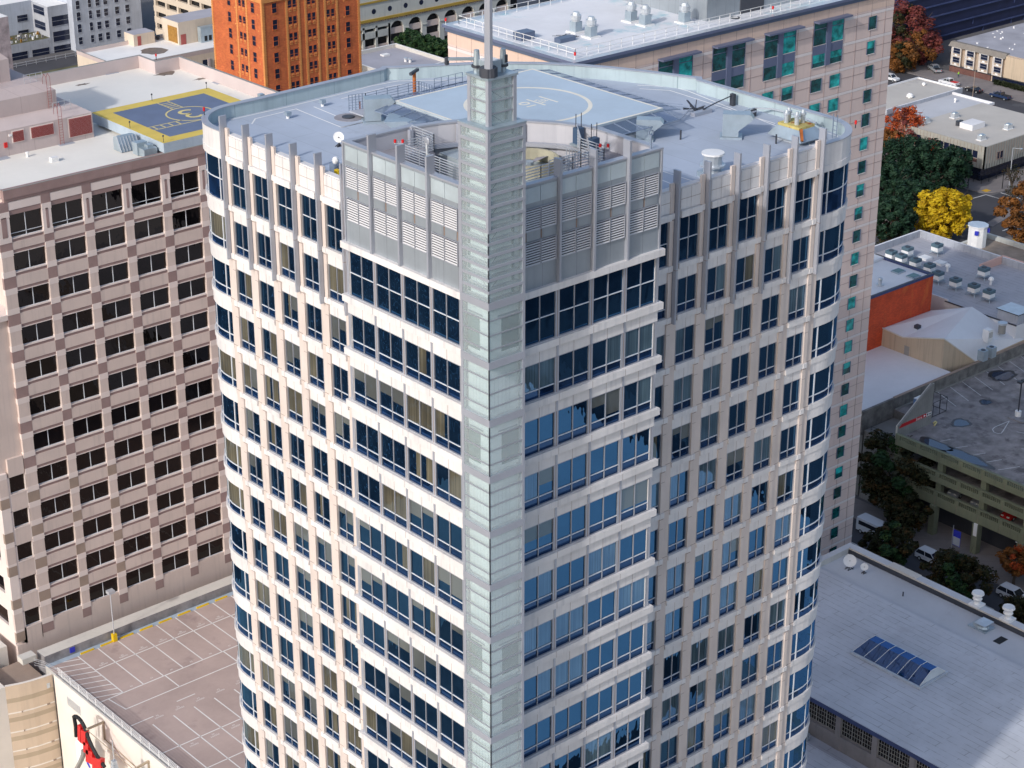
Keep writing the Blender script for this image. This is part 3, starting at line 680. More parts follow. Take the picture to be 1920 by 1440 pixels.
def ladder(x, y, z0, z1, lab, cage=True):
    m = MB()
    for s_ in (-.22, .22): m.bar((x+s_, y, z0), (x+s_, y, z1+.9), .025, 'louvre_red'); m.path([(x+s_, y+.45*math.sin(q*.52), z1+.9+.45*math.sin(q*.52+0)*.0+.35*math.sin(q*.52)) for q in range(4)]+[(x+s_, y+.9, z1+.6), (x+s_, y+.9, z1)], .025, 'louvre_red')
    for i in range(int((z1-z0)/.3)): m.bar((x-.22, y, z0+.2+.3*i), (x+.22, y, z0+.2+.3*i), .018, 'louvre_red')
    single('roof_ladder', m, lab, 'ladder', origin=(x, y, z0))
ladder(25.0, yt-.25, -14.9, -11.6, 'rusty caged ladder climbing the lower penthouse wall between two red louvres')
ladder(25.5, 104.8, -11.5, -8.9, 'rusty ladder with hooped rails on the middle penthouse tier')
for y0, y1, z, x in ((102.6, 104.6, -11.5, 26.6), (105.5, 108, -8.7, 25.0)):
    rl = MB()
    for h in (.5, 1.0): rl.bar((x-1.6, y0+.8, z+h), (x+.6, y0+.8, z+h), .03, 'rail')
    for q in range(4): rl.bar((x-1.6+q*.73, y0+.8, z), (x-1.6+q*.73, y0+.8, z+1.0), .03, 'rail')
    rl.build('guard_rail', PH)
# helipad with the figure 3
HP = thing('rooftop_helipad', 'raised yellow and slate helipad with a circled 3 on the cream roof', 'helipad', (38, 98, -14.9))
m = MB(); m.box(31.2, 90.98, -14.5, 46.8, 106.3, -13.42, 'skirt_blue', 'pad_yellow'); m.build('platform', HP)
m = MB(); m.poly([(33.0, 92.6, -13.41), (45.1, 92.6, -13.41), (45.1, 104.6, -13.41), (33.0, 104.6, -13.41)], 'pad_slate'); m.build('landing_surface', HP)
m = MB(); cx, cy = 39.5, 98.6; R_ = 2.75
m.strip([(cx+R_*math.cos(a*math.pi/20), cy+R_*math.sin(a*math.pi/20)) for a in range(40)], .2, -13.404, 'line_yellow', closed=True)
for (ax, ay, bx, by) in ((cx-.65, cy+2.75, cx-.65, 104.6), (cx+.65, cy+2.75, cx+.65, 104.6), (33.0, cy-1.55, cx-2.1, cy-1.55), (33.0, cy-2.85, cx, cy-2.85), (cx, cy-2.85, cx+4, cy-1.9)): m.strip([(ax, ay), (bx, by)], .16, -13.404, 'line_yellow')
for q in range(5): m.strip([(cx-.65, cy+3.4+q*.62), (cx+.65, cy+3.4+q*.62)], .16, -13.404, 'line_yellow') if q < 4 else None
for q in range(4): m.strip([(33.5+q*1.0, cy-1.55), (33.5+q*1.0, cy-2.85)], .18, -13.404, 'line_yellow')
three = [(1.15, -.75), (.95, -1.0), (.2, -1.05), (-.35, -.75), (-.4, -.3), (-.1, .05), (.3, .1), (-.1, .15), (-.45, .45), (-.4, .85), (.2, 1.1), (.85, 1.0), (1.1, .8)]
arcp = [(cx+.25+.95*math.cos(math.radians(a)), cy+.78+.78*math.sin(math.radians(a))) for a in range(0, 271, 18)]
up_ = [(cx+(-1)*(.85*math.sin(math.radians(a))), cy+.80+.72*math.cos(math.radians(a))) for a in range(-60, 181, 15)]
dn_ = [(cx+(-1)*(.85*math.sin(math.radians(a))), cy-.80+.72*math.cos(math.radians(a))) for a in range(0, 241, 15)]
m.strip([(2*cx-p[0]-0, p[1]) if 0 else p for p in up_], .42, -13.403, 'line_yellow'); m.strip(dn_, .42, -13.403, 'line_yellow')
m.build('painted_marking', HP)
for x, y in ((31.4, 98.2), (31.4, 91.3), (39, 106), (46.4, 106.0)):
    q = MB(); q.bar((x, y, -13.42), (x, y, -12.75), .03, 'dark_metal'); q.ball((x, y, -12.7), .12, 'dark_metal', n=6, m=4); single('perimeter_lamp', q, {31.4: 'small dark lamp post on the left edge of the yellow helipad' if y > 95 else 'small dark lamp post at the near corner of the yellow helipad', 39: 'small dark lamp post midway along the far helipad edge', 46.4: 'small dark lamp post at the far corner of the yellow helipad'}[x], 'lamp', 'perimeter lamps of the yellow helipad')
q = MB(); q.box(29.3, 91.9, -14.85, 30.9, 93.3, -14.0, 'galv'); q.box(29.1, 93.0, -14.85, 30.4, 94.0, -13.5, 'galv'); q.box(30.0, 92.3, -14.0, 30.7, 93.0, -13.7, 'galv'); single('air_handler', q, 'grey metal air handler box beside the yellow helipad skirt', 'air handler')
q = MB(); q.hull8([(28.3, 95, -14.85), (30.6, 95, -14.85), (30.6, 96.6, -14.85), (28.3, 96.6, -14.85)], [(28.3, 95.8, -13.1), (30.6, 95.8, -13.4), (30.6, 96.6, -13.4), (28.3, 96.6, -13.4)], 'galv')
for i in range(7): q.bar((28.3+i*.38, 94.95, -14.8), (28.3+i*.38, 95.75, -13.3), .04, 'rail')
single('roof_stair', q, 'slatted grey metal stair hood leaning on the yellow helipad skirt', 'stair')
for px_, lab in (((460, 1110), 'small white box vent near the front edge of the cream roof'), ((235, 1070), 'tiny white pipe vent left of the white box on the cream roof')):
    p = PZ(px_[0]/4.571, 60+px_[1]/4.571, -14.9); q = MB()
    if px_[0] > 300: q.box(p.x-.35, p.y-.3, -14.9, p.x+.5, p.y+.3, -14.4, 'white_paint')
    else: q.cyl(p.x, p.y, -14.9, -14.45, .14, 'white_paint', 8); q.cyl(p.x, p.y, -14.45, -14.35, .2, 'white_paint', 8)
    single('roof_vent', q, lab, 'vent')
for i, (u, v) in enumerate(((945, 350), (1190, 295), (1540, 300), (1890, 430), (560, 955), (5, 1085))):
    p = PZ(u/4.571, 60+v/4.571, -14.9); q = MB(); q.box(p.x-.9, p.y-.6, -14.9, p.x+.9, p.y+.6, -14.86, 'grate')
    if i < 4: q.cyl(p.x+.1, p.y+.1, -14.86, -14.5, .1, 'dark_metal', 8); q.cyl(p.x+.1, p.y+.1, -14.5, -14.35, .3, 'coping_grey', 8)
    single('roof_drain', q, ('grey drain pad, leftmost by the far parapet of the cream roof', 'grey drain pad left of the notch in the far parapet', 'grey drain pad right of the notch in the far parapet', 'grey drain pad beside the right parapet of the cream roof', 'plain grey walkway mat below the rusty ladder', 'plain grey mat cut by the left picture edge')[i], 'roof drain', 'grey pads on the cream roof')
for i, (u, v, w_, h_) in enumerate(((1420, 355, 1.3, .9), (1740, 398, 1.2, .4), (705, 450, .9, .3))):
    p = PZ(u/4.571, 60+v/4.571, -14.9); q = MB(); pts = [(p.x+w_*math.cos(a*.5)*(1+.35*math.sin(a*2.3+i)), p.y+h_*math.sin(a*.5)*(1+.3*math.cos(a*3.1)), -14.895) for a in range(12)]; q.poly(pts, 'stain'); q.build('water_stain', GB)
q = MB(); p = PZ(293, 112, -13.35); q.cyl(p.x, p.y, -13.35, -12.9, .06, 'dark_metal', 6); q.cyl(p.x, p.y, -12.9, -12.6, .12, 'red', 8); single('beacon_lamp', q, 'red beacon on the notched far corner of the cream roof', 'beacon')

# ================================================================== LEFT PARKING DECK
surf('deck_pink', (.47, .365, .33), .8, .12, .2, 2, dirt=(.33, .25, .235), dirtcov=.56)
surf('concrete_pale', (.62, .59, .54), .8, .06, .3, 3, streak=.1)
surf('concrete_dirty', (.26, .25, .26), .9, .3, .8, 3)
surf('deck_line', (.78, .76, .74), .7, .05)
zg = -68.0; GL = thing('parking_deck', 'rooftop parking deck with pinkish surface and white stall lines, empty of cars', 'parking deck', (25, 65, G))
m = MB(); m.box(8.9, 40, G, 60, 86.9, zg, 'concrete_pale', 'deck_pink'); m.box(8.9, 86.9, G, 60, 88.6, zg+1.1, 'concrete_dirty', 'concrete_pale'); m.box(8.9, 86.2, zg, 60, 86.9, zg+.02, 'skirt_blue')
m.box(9.0, 88.6, G, 60, 90.9, -72, 'concrete_pale', 'dark_metal'); m.box(8.2, 40, G, 8.9, 83.3, zg+.55, 'concrete_pale'); m.build('deck', GL)
m = MB(); z = zg+.006; W_ = .14
ya, ybb, yc = 87.7-1.2, 82.38, 76.45
xs = [12.56+2.54*i for i in range(16)]
for i, x in enumerate(xs): m.strip([(x, 86.6), (x, 76.45 if i < 12 else 77)], W_, z, 'deck_line')
m.strip([(12.56, ybb), (50, ybb)], W_, z, 'deck_line'); m.strip([(9.6, yc), (50, yc)], W_*1.1, z, 'deck_line')
m.strip([(10.7, 76.4), (11.1, 73.5), (50, 73.5)], W_, z, 'deck_line'); m.strip([(17.8, 76.4), (17.8, 73.5)], W_, z, 'deck_line'); m.strip([(25.4, 76.4), (25.4, 73.5)], W_, z, 'deck_line')
for i in range(9): y = 86.0-1.12*i; m.strip([(12.5, y-.5), (9.3+.0*i, y+.75)], W_, z, 'deck_line')
for i in range(10):
    x = 11.75+2.56*i; m.strip([(x, 69.15), (x, 52)], W_, z, 'deck_line')
m.strip([(9.6, 63.95), (50, 63.95)], W_, z, 'deck_line'); m.strip([(9.6, 58.75), (50, 58.75)], W_, z, 'deck_line'); m.strip([(9.8, 70.4), (12.6, 70.4)], W_, z, 'deck_line'); m.strip([(16.0, 71.2), (18.3, 71.2)], W_, z, 'deck_line')
m.build('stall_lines', GL)
def text(s_, name, mat, size, loc, rot, parent=None, ext=0.0, sx=1.0):
    cu = bpy.data.curves.new('t', 'FONT'); cu.body = s_; cu.size = size; cu.extrude = ext; cu.align_x = 'CENTER'; cu.align_y = 'CENTER'
    ob = bpy.data.objects.new('t', cu); COL.objects.link(ob); bpy.context.view_layer.update()
    me = bpy.data.meshes.new_from_object(ob.evaluated_get(bpy.context.evaluated_depsgraph_get())); bpy.data.objects.remove(ob)
    me.materials.clear(); me.materials.append(MATS[mat]); o = bpy.data.objects.new(name, me); COL.objects.link(o)
    M = Matrix.Translation(loc) @ rot.to_4x4() @ Matrix.Diagonal((sx, 1, 1, 1)); me.transform(M if not parent else Matrix.Translation(-Vector(parent['org'])) @ M)
    if parent: o.parent = parent
    return o
def eul(x, y, z): return Matrix.Rotation(math.radians(z), 3, 'Z') @ Matrix.Rotation(math.radians(y), 3, 'Y') @ Matrix.Rotation(math.radians(x), 3, 'X')
for i in range(7):
    text(str(84-i)+'\nPERMIT', 'stall_number', 'deck_line', .34, (13.9+2.54*i, 83.0, z), eul(0, 0, 0), GL)
    text(str(62+i), 'stall_number', 'deck_line', .34, (13.9+2.54*i, 77.0, z), eul(0, 0, 0), GL)
for i in range(5): text('PERMIT\n'+str(56-i), 'stall_number', 'deck_line', .34, (13.0+2.56*i, 70.1, z), eul(0, 0, 180), GL); text('PERMIT\n'+str(46-i), 'stall_number', 'deck_line', .34, (13.0+2.56*i, 63.3, z), eul(0, 0, 180), GL)
ws = None
wl_names = ['leftmost yellow wheel stop, next to the hatched corner', 'second yellow wheel stop from the hatched corner', 'yellow wheel stop just left of the lamp post base', 'yellow wheel stop just right of the lamp post base', 'fourth yellow wheel stop from the white tower end', 'third yellow wheel stop from the white tower', 'second yellow wheel stop from the white tower', 'yellow wheel stop nearest the white tower']
for i in range(8):
    x = 13.83+2.54*i; q = MB(); q.hull8([(x-.85, 86.2, zg+.02), (x+.85, 86.2, zg+.02), (x+.85, 86.42, zg+.02), (x-.85, 86.42, zg+.02)], [(x-.8, 86.24, zg+.17), (x+.8, 86.24, zg+.17), (x+.8, 86.38, zg+.17), (x-.8, 86.38, zg+.17)], 'yellow'); single('wheel_stop', q, wl_names[i], 'wheel stop', 'yellow wheel stops along the deck wall')
q = MB(); q.box(17.1, 86.1, zg+.02, 17.6, 86.6, zg+.95, 'yellow'); q.bar((17.35, 86.35, zg+.95), (17.35, 86.35, zg+6.3), .07, 'rail', 6); q.box(17.0, 86.0, zg+6.2, 17.8, 86.7, zg+6.55, 'rail')
LP_ = single('deck_lamp_post', q, 'grey lamp post on a yellow base beside the deck wall', 'lamp post', origin=(17.35, 86.35, zg))
q = MB()
for h in (.25, .45, .65, .85, 1.05): q.bar((8.55, 40, zg+.55+h), (8.55, 83.3, zg+.55+h), .03, 'white_paint')
for i in range(24): q.bar((8.55, 41+i*1.8, zg+.5), (8.55, 41+i*1.8, zg+1.6), .04, 'white_paint')
for h in (.3, .6, .9, 1.1): q.path([(8.55, 83.3, zg+h+.3), (8.2, 85.6, zg+h+.3), (7.6, 86.9, zg+h+.3)], .025, 'rail')
single('guard_railing', q, 'white slatted guard railing along the left edge of the parking deck', 'railing')
q = MB(); q.box(12.0, 86.80, zg+.35, 12.6, 86.89, zg+.95, 'pad_blue'); MATS['sign_blue'] = surf('sign_blue', (.03, .04, .45), .5, .05); q = MB(); q.box(12.0, 86.78, zg+.35, 12.6, 86.89, zg+.95, 'sign_blue'); single('parking_sign', q, 'small blue sign fixed low on the deck wall', 'sign')
q = MB(); q.box(6.9, 84.6, zg-.9, 8.1, 85.4, zg-.1, 'galv'); q.cyl(7.6, 84.2, zg-.9, zg-.3, .35, 'galv_light', 10); single('pump_unit', q, 'grey pump unit behind the corner of the guard railing', 'pump')
# ---- curved beige building with the round sign
surf('stucco_beige', (.62, .49, .37), .8, .05, .3, 3, streak=.08); surf('stucco_tan', (.45, .36, .26), .8, .05, .3, 3); surf('stucco_pale', (.78, .72, .65), .8, .05, .3, 3)
SB = thing('shopping_block', 'beige banded curved stucco block with a red and black round sign', 'building', (5, 80, G))
m = MB(); X0 = 8.15
m.box(-14, 30, G, X0, 78.6, zg+.3, 'stucco_pale'); 
cv = [(-8, 79.6), (-3, 79.3), (1.5, 79.6), (5, 80.6), (X0, 82.0)]
# ================================================================== TOWER ROOF EQUIPMENT
surf('antenna_blue', (.05, .09, .16), .5, .1); surf('fan_ring', (.42, .40, .30), .7, .2, .8, 4)
zR = 4.6
HPD = thing('helipad', 'large pale blue square helipad with cream circle on the tower roof', 'helipad', (25.7, 25.5, zR), None)
m = MB(); m.box(18.35, 17.8, 6.05, 33.15, 33.35, 6.3, 'clad_top', 'pad_blue'); m.box(19.3, 18.8, zR, 32.2, 32.4, 6.05, 'clad_top'); m.build('platform', HPD)
m = MB(); m.strip([(18.5, 17.95), (33.0, 17.95), (33.0, 33.2), (18.5, 33.2)], .22, 6.305, 'cream_paint', closed=True)
m.strip([(25.7+4.95*math.cos(a*math.pi/30), 25.5+4.95*math.sin(a*math.pi/30)) for a in range(60)], .34, 6.305, 'cream_paint', closed=True)
m.strip([(26.62, 26.7), (26.68, 24.5)], .2, 6.305, 'cream_paint'); m.strip([(27.95, 26.7), (28.0, 24.5)], .2, 6.305, 'cream_paint'); m.build('painted_marking', HPD)
def textz(s_, mat, size, x, y, z, rz, parent, sx=1.0):
    cu = bpy.data.curves.new('t', 'FONT'); cu.body = s_; cu.size = size; cu.align_x = 'CENTER'; cu.align_y = 'CENTER'; cu.offset = .02
    ob = bpy.data.objects.new('t', cu); COL.objects.link(ob); bpy.context.view_layer.update()
    me = bpy.data.meshes.new_from_object(ob.evaluated_get(bpy.context.evaluated_depsgraph_get())); bpy.data.objects.remove(ob); me.materials.clear(); me.materials.append(MATS[mat])
    me.transform(Matrix.Translation(-Vector(parent['org'])) @ Matrix.Translation((x, y, z)) @ Matrix.Rotation(math.radians(rz), 4, 'Z') @ Matrix.Diagonal((sx, 1, 1, 1)))
    o = bpy.data.objects.new('painted_number', me); COL.objects.link(o); o.parent = parent; return o
textz('10', 'cream_paint', 1.35, 25.75, 25.5, 6.307, 90, HPD, 1.25); textz('51.5\n57', 'cream_paint', .5, 27.3, 25.6, 6.307, 90, HPD, 1.3)
def net(x0, y0, x1, y1, ox, oy, n, lab_unused=None):
    "safety net frame: from the pad edge out and down"
    m = MB(); a = Vector((x0, y0, 6.12)); b = Vector((x1, y1, 6.12)); o = Vector((ox, oy, -.28))
    m.bar(a+o, b+o, .045, 'eave_steel'); m.bar(a, b, .03, 'eave_steel')
    for i in range(n+1): p = a.lerp(b, i/n); m.bar(p, p+o, .05, 'eave_steel')
    m.build('safety_net_frame', HPD)
    g = MB(); g.poly([a+Vector((0, 0, -.03)), b+Vector((0, 0, -.03)), b+o+Vector((0, 0, -.03)), a+o+Vector((0, 0, -.03))], 'netting'); g.build('safety_net', HPD)
surf('eave_steel', (.24, .30, .40), .5, .1, metal=.3)
m_, t_, o_ = nt('netting'); d_ = N(t_, 'ShaderNodeBsdfDiffuse'); d_.inputs[0].default_value = (.16, .22, .34, 1); tr_ = N(t_, 'ShaderNodeBsdfTransparent'); x_ = N(t_, 'ShaderNodeMixShader'); x_.inputs[0].default_value = .5; L(t_, tr_.outputs[0], x_.inputs[1]); L(t_, d_.outputs[0], x_.inputs[2]); L(t_, x_.outputs[0], o_.inputs[0])
net(33.15, 17.8, 33.15, 33.35, 1.9, 0, 11); net(18.35, 33.35, 33.15, 33.35, 0, 1.9, 11); net(18.35, 17.8, 33.15, 17.8, 0, -1.9, 11); net(18.35, 17.8, 18.35, 33.35, -1.9, 0, 11)
def railing(pts, z, h, n, lab, name='guard_rail', rows=6, mat='rail', grp=None, post=.035, r=.022):
    q = MB()
    for (a, b), (c, d) in zip(pts, pts[1:]):
        for k in range(rows): zz = z+h*(k+1)/rows; q.bar((a, b, zz), (c, d, zz), r, mat)
        for i in range(n+1): t = i/n; q.bar((a+(c-a)*t, b+(d-b)*t, z), (a+(c-a)*t, b+(d-b)*t, z+h), post, mat)
    return single(name, q, lab, 'railing', grp)
railing([(16.6, 37.0), (18.0, 36.6), (23.5, 36.6), (23.5, 34.9)], 5.0, 1.3, 5, 'slatted grey walkway railing at the left corner of the blue helipad', mat='eave_steel')
railing([(24.0, 35.2), (27.0, 35.2)], 5.5, 1.2, 4, 'small hooped stair railing behind the glass prow at the helipad edge', mat='eave_steel', rows=3)
q = MB(); q.box(16.6, 35.1, zR+.3, 18.3, 36.9, zR+.42, 'grate'); q.box(16.8, 35.0, zR, 17.0, 35.2, zR+.3, 'dark_metal'); single('metal_landing', q, 'grey grated landing at the left corner of the helipad', 'landing') if 'grate' in MATS else None
def gooseneck(x, y, s_, rz, lab, grp='goose neck vents on the tower roof'):
    t = thing('goose_neck_vent', lab, 'vent', (0, 0, 0), grp); m = MB(); m.box(-.9*s_, -.6*s_, 0, .6*s_, .6*s_, .18, 'galv'); m.build('curb', t)
    m = MB(); w_ = .5*s_
    P0 = [(-.75, .18), (.35, .18), (.35, .6), (1.35, 1.45), (1.1, 1.75), (-.75, 1.75)]; k = len(m.v); P0 = [(a*s_, b*s_) for a, b in P0]; n = len(P0)
    for y_ in (-w_, w_): m.v += [(a, y_, b) for a, b in P0]
    a_ = m.mi('galv'); b_ = m.mi('dark_metal')
    for i in range(n): j = (i+1) % n; m.f.append((k+j, k+i, k+n+i, k+n+j)); m.m.append(b_ if i == 2 else a_)
    m.f.append(tuple(k+i for i in range(n))); m.f.append(tuple(k+n+i for i in reversed(range(n)))); m.m += [a_, a_]; m.build('hood', t); t.location = (x, y, zR); t.rotation_euler.z = math.radians(rz); return t
gooseneck(35.7, 12.6, 1.15, -48, 'large grey goose neck vent standing alone on the right side of the blue roof'); gooseneck(30.1, 16.6, 1.0, -48, 'grey goose neck vent just right of the louvred enclosure'); gooseneck(17.2, 34.3, 1.15, -30, 'grey goose neck vent by the left corner of the helipad')
q = MB(); q.hull8([(15.8, 29.8, 5.0), (17.6, 29.0, 5.0), (18.2, 31.0, 5.0), (16.8, 31.6, 5.0)], [(15.0, 30.3, 5.9), (17.6, 28.3, 5.9), (18.6, 30.6, 5.9), (16.8, 32.0, 5.9)], 'galv'); q.box(16.4, 29.6, zR, 17.6, 30.8, 5.0, 'eave_steel'); single('flat_hood_vent', q, 'flat topped blue grey vent hood tucked under the near left edge of the helipad', 'vent')
RU = thing('rusty_exhaust_unit', 'grey hipped exhaust housing with rusty top and four silver stacks', 'exhaust unit', (39.0, 8.7, zR))
m = MB(); m.box(38.0, 7.8, zR, 40.0, 10.2, zR+.35, 'galv_light'); m.hull8([(37.6, 7.3, zR+.35), (40.3, 7.3, zR+.35), (40.3, 10.8, zR+.35), (37.6, 10.8, zR+.35)], [(38.0, 7.9, zR+1.15), (39.9, 7.9, zR+1.15), (39.9, 10.2, zR+1.15), (38.0, 10.2, zR+1.15)], 'galv'); m.build('housing', RU)
surf('rusty_paint', (.62, .52, .18), .8, .2, 1.2, 4, dirt=(.35, .09, .02), dirtcov=.50); m = MB(); m.box(38.05, 7.95, zR+1.15, 39.85, 10.15, zR+1.35, 'rusty_paint'); m.bar((38.2, 7.88, zR+1.2), (37.75, 7.35, zR+.5), .16, 'rust'); m.build('rusty_top', RU)
for x, y in ((38.4, 9.6), (39.0, 9.9), (38.6, 8.7), (39.4, 8.8)): m = MB(); m.cyl(x, y, zR+1.35, zR+2.0, .19, 'galv_light', 10); m.cyl(x, y, zR+2.0, zR+2.15, .26, 'galv_light', 10); m.cyl(x, y, zR+2.15, zR+2.4, .16, 'galv_light', 10, r2=.1); m.build('stack', RU)
q = MB(); q.box(26.7, 6.2, zR, 28.3, 7.8, zR+.4, 'galv'); q.cyl(27.5, 7.0, zR+.4, zR+.8, .7, 'galv_light', 14); q.cyl(27.5, 7.0, zR+.8, zR+.95, .95, 'galv_light', 14); q.cyl(27.5, 7.0, zR+.95, zR+1.7, .7, 'galv_light', 14); q.cyl(27.5, 7.0, zR+1.7, zR+1.85, .85, 'white_paint', 14); single('mushroom_fan', q, 'round white capped mushroom fan behind the metal fins of the right facade', 'fan')
# window-cleaning arms
def arm(pts, lab, r=.06, mat='fin_metal', boxes=()):
    q = MB(); q.path(pts, r, mat)
    for b in boxes: q.box(*b, 'dark_metal')
    single('davit_crane', q, lab, 'davit')
arm([(43.0-.8, 18.7, zR+.9), (40.4, 18.8, zR+.6), (38.6, 18.7, zR+.35)], 'thin jointed davit arm leading to the far right parapet', .05, 'dark_metal', ((41.95, 18.5, zR, 42.25, 18.9, zR+1.0),))
arm([(38.2, 20.6, zR+.4), (36.4, 24, zR+.3), (33.2, 28, zR+.5)], 'long thin cable arm lying beside the helipad net', .03, 'eave_steel'); arm([(38.0, 19.6, zR+.3), (35.1, 17.9, zR+.3), (33.2, 17.8, zR+.3)], 'slim arm reaching to the right corner of the helipad', .05, 'fin_metal')
q = MB()
for i in range(10): a = rnd.uniform(0, 6.28); q.bar((38.4+.1*i, 19.4+.05*i, zR+.1), (38.4+1.1*math.cos(a), 19.6+1.0*math.sin(a), zR+rnd.uniform(.2, .8)), .05, 'dark_metal')
q.box(37.4, 18.4, zR, 39.4, 18.9, zR+.3, 'fin_metal'); single('folded_rig', q, 'dark folded window cleaning rig on the right of the helipad', 'cleaning rig')
arm([(38.9, 14.9, zR+.25), (40.0, 15.5, zR+.7), (41.4, 15.6, zR+.6), (42.3, 14.6, zR+.6), (42.6, 12.2, zR+.6), (42.0, 9.6, zR+.6)], 'long white boom arm reaching toward the rusty exhaust unit', .08, 'galv_light', ((41.1, 15.4, zR, 41.4, 15.8, zR+.6),)); arm([(38.7, 15.2, zR+.15), (39.8, 15.1, zR+.5), (41.1, 15.2, zR+.5)], 'short grey arm beside the white boom', .07)
for x, y, lb in ((32.2, 14.9, 'thin dark pipe stub in the open middle of the blue roof'), (37.0, 9.3, 'thin dark pipe stub near the right row of fins'), (18.2, 37.7, 'brown pipe stub near the left corner of the helipad')): q = MB(); q.bar((x, y, zR), (x, y, zR+.75), .07, 'dark_metal' if x > 20 else 'rust', 6); single('vent_pipe', q, lb, 'pipe', 'pipe stubs on the blue roof')
q = MB(); q.cyl(16.2, 36.6, zR, zR+.03, 1.15, 'stain_grey' if 'stain_grey' in MATS else 'gravel_roof', 16); q.cyl(16.2, 36.6, zR+.03, zR+.12, .5, 'dark_metal', 12); single('roof_drain', q, 'round grey roof drain on the left of the blue roof', 'drain')
q = MB(); q.bar((24.4, 38.35, zR), (24.4, 38.35, zR+1.9), .16, 'rust', 6); q.bar((23.8, 38.1, zR+1.9), (25.0, 38.6, zR+2.0), .16, 'dark_metal'); single('davit_post', q, 'dark brown davit post standing left of the glass prow', 'post')
for i, (u, v) in enumerate(((605, 199), (540, 222), (713, 152), (835, 141), (1181, 150), (1295, 163), (490, 188))):
    p = PZ(u, v, zR); q = MB(); q.cyl(p.x, p.y, zR, zR+.25, .14, 'white_paint', 8); q.box(p.x-.22, p.y-.22, zR+.25, p.x+.22, p.y+.22, zR+.55, 'galv'); single('roof_anchor', q, ('small grey roof anchor against the left parapet, middle one', 'small grey roof anchor against the left parapet, lowest one', 'small grey roof anchor at the parapet corner left of the prow', 'small grey roof anchor below the far parapet', 'small grey roof anchor below the far parapet right of the helipad', 'small grey roof anchor at the far right parapet corner', 'small grey roof anchor near the rounded left end')[i], 'roof anchor', 'roof anchors along the parapet')
railing([(5.4, 22.5), (5.4, 16.0)], zR, 1.35, 5, 'grey railing on the blue roof left of the louvred enclosure', rows=2)
q = MB(); q.box(6.1, 24.4, zR, 6.7, 25.3, zR+1.1, 'eave_steel'); q.ball((6.4, 24.9, zR+1.3), .26, 'white_paint', sz=1.2, n=8); q.box(5.8, 23.8, zR, 6.1, 24.3, zR+.9, 'yellow') if 'yellow' in MATS else None; single('hoist_machine', q, 'small white and blue hoist machine behind the left fins', 'machine')
for x, y, lb in ((41.9, 5.6, 'red beacon on the rounded right end of the parapet'), (5.85, 41.6, 'red beacon on the rounded left end of the parapet')): q = MB(); q.bar((x, y, 5.72), (x, y, 6.06), .04, 'dark_metal'); q.cyl(x, y, 6.05, 6.35, .09, 'red', 8); single('beacon_lamp', q, lb, 'beacon')
q = MB()
for s_ in (-.2, .2): q.bar((41.5, 7.3+s_, zR), (41.5, 7.3+s_, zR+1.9), .04, 'eave_steel')
for i in range(5): q.bar((41.5, 7.1, zR+.3+.35*i), (41.5, 7.5, zR+.3+.35*i), .03, 'eave_steel')
single('access_ladder', q, 'short ladder frame inside the rounded right end', 'ladder')
# in the louvred enclosure
q = MB(); q.box(6.9, 9.6, 6.9, 10.0, 13.4, 9.15, 'clad_top'); single('teal_unit', q, 'teal grey boxy cooling unit left of the glass prow inside the enclosure', 'cooling unit')
FN = thing('cooling_fan', 'huge round cooling tower fan with broad blades right of the glass prow', 'fan', (10.6, 8.3, 6.9)); m = MB(); n = 24
for i in range(n):
    a, b = 2*math.pi*i/n, 2*math.pi*(i+1)/n
    for r0, r1, z0, z1 in ((2.1, 2.1, 8.3, 9.3), (2.1, 1.95, 9.3, 9.3), (1.95, 1.95, 9.3, 8.5)): m.poly([(10.6+r0*math.cos(a), 8.3+r0*math.sin(a), z0), (10.6+r0*math.cos(b), 8.3+r0*math.sin(b), z0), (10.6+r1*math.cos(b), 8.3+r1*math.sin(b), z1), (10.6+r1*math.cos(a), 8.3+r1*math.sin(a), z1)], 'fan_ring')
m.build('ring', FN); m = MB(); m.box(8.2, 6.0, 6.9, 13.2, 10.6, 8.35, 'clad_top'); m.build('casing', FN); m = MB()
for i in range(5):
    a = i*1.2566+.3; c, s_ = math.cos(a), math.sin(a); m.poly([(10.6+.3*c-.2*s_, 8.3+.3*s_+.2*c, 8.75), (10.6+1.85*c-.45*s_, 8.3+1.85*s_+.45*c, 8.7), (10.6+1.85*c+.45*s_, 8.3+1.85*s_-.45*c, 8.95), (10.6+.3*c+.2*s_, 8.3+.3*s_-.2*c, 8.85)], 'gravel_roof')
m.cyl(10.6, 8.3, 8.6, 9.0, .35, 'galv', 10); m.build('blades', FN)
q = MB()
for (a, b), (c, d) in zip(cur, cur[1:]): q.bar((a-.5, b-.5, 9.45), (c-.5, d-.5, 9.45), .2, 'fin_metal')
for a, b in cur[3::2]: q.bar((a-.45, b-.45, 6.9), (a-.45, b-.45, 10.9), .2, 'fin_metal')
single('ring_beam', q, 'grey steel ring beam along the curved enclosure wall', 'beam')
railing([(2.55, 12.2), (2.55, 5.8), (2.55, 3.2)], 9.75, 1.25, 3, 'slatted grey railing on the left terrace of the enclosure', rows=7, r=.035, mat='rail')
railing([(5.6, 14.7), (5.5, 12.2), (2.7, 12.2)], 9.75, 1.3, 2, 'tall slatted railing across the far left terrace', rows=7, r=.035); railing([(12.2, 2.55), (9.4, 2.55), (6.6, 2.55), (3.5, 2.55)], 9.75, 1.2, 2, 'slatted grey railing on the right terrace of the enclosure', rows=6, r=.035)
railing([(12.2, 2.55), (12.2, 4.8), (14.2, 7.4)], 9.75, 1.35, 3, 'angled slatted railing at the right end of the enclosure', rows=7, r=.035)
railing([(6.8, 2.0), (9.6, 2.0), (9.6, 3.4)], 9.75, 1.6, 5, 'taller pipe frame railing in front of the big fan', rows=3, r=.03)
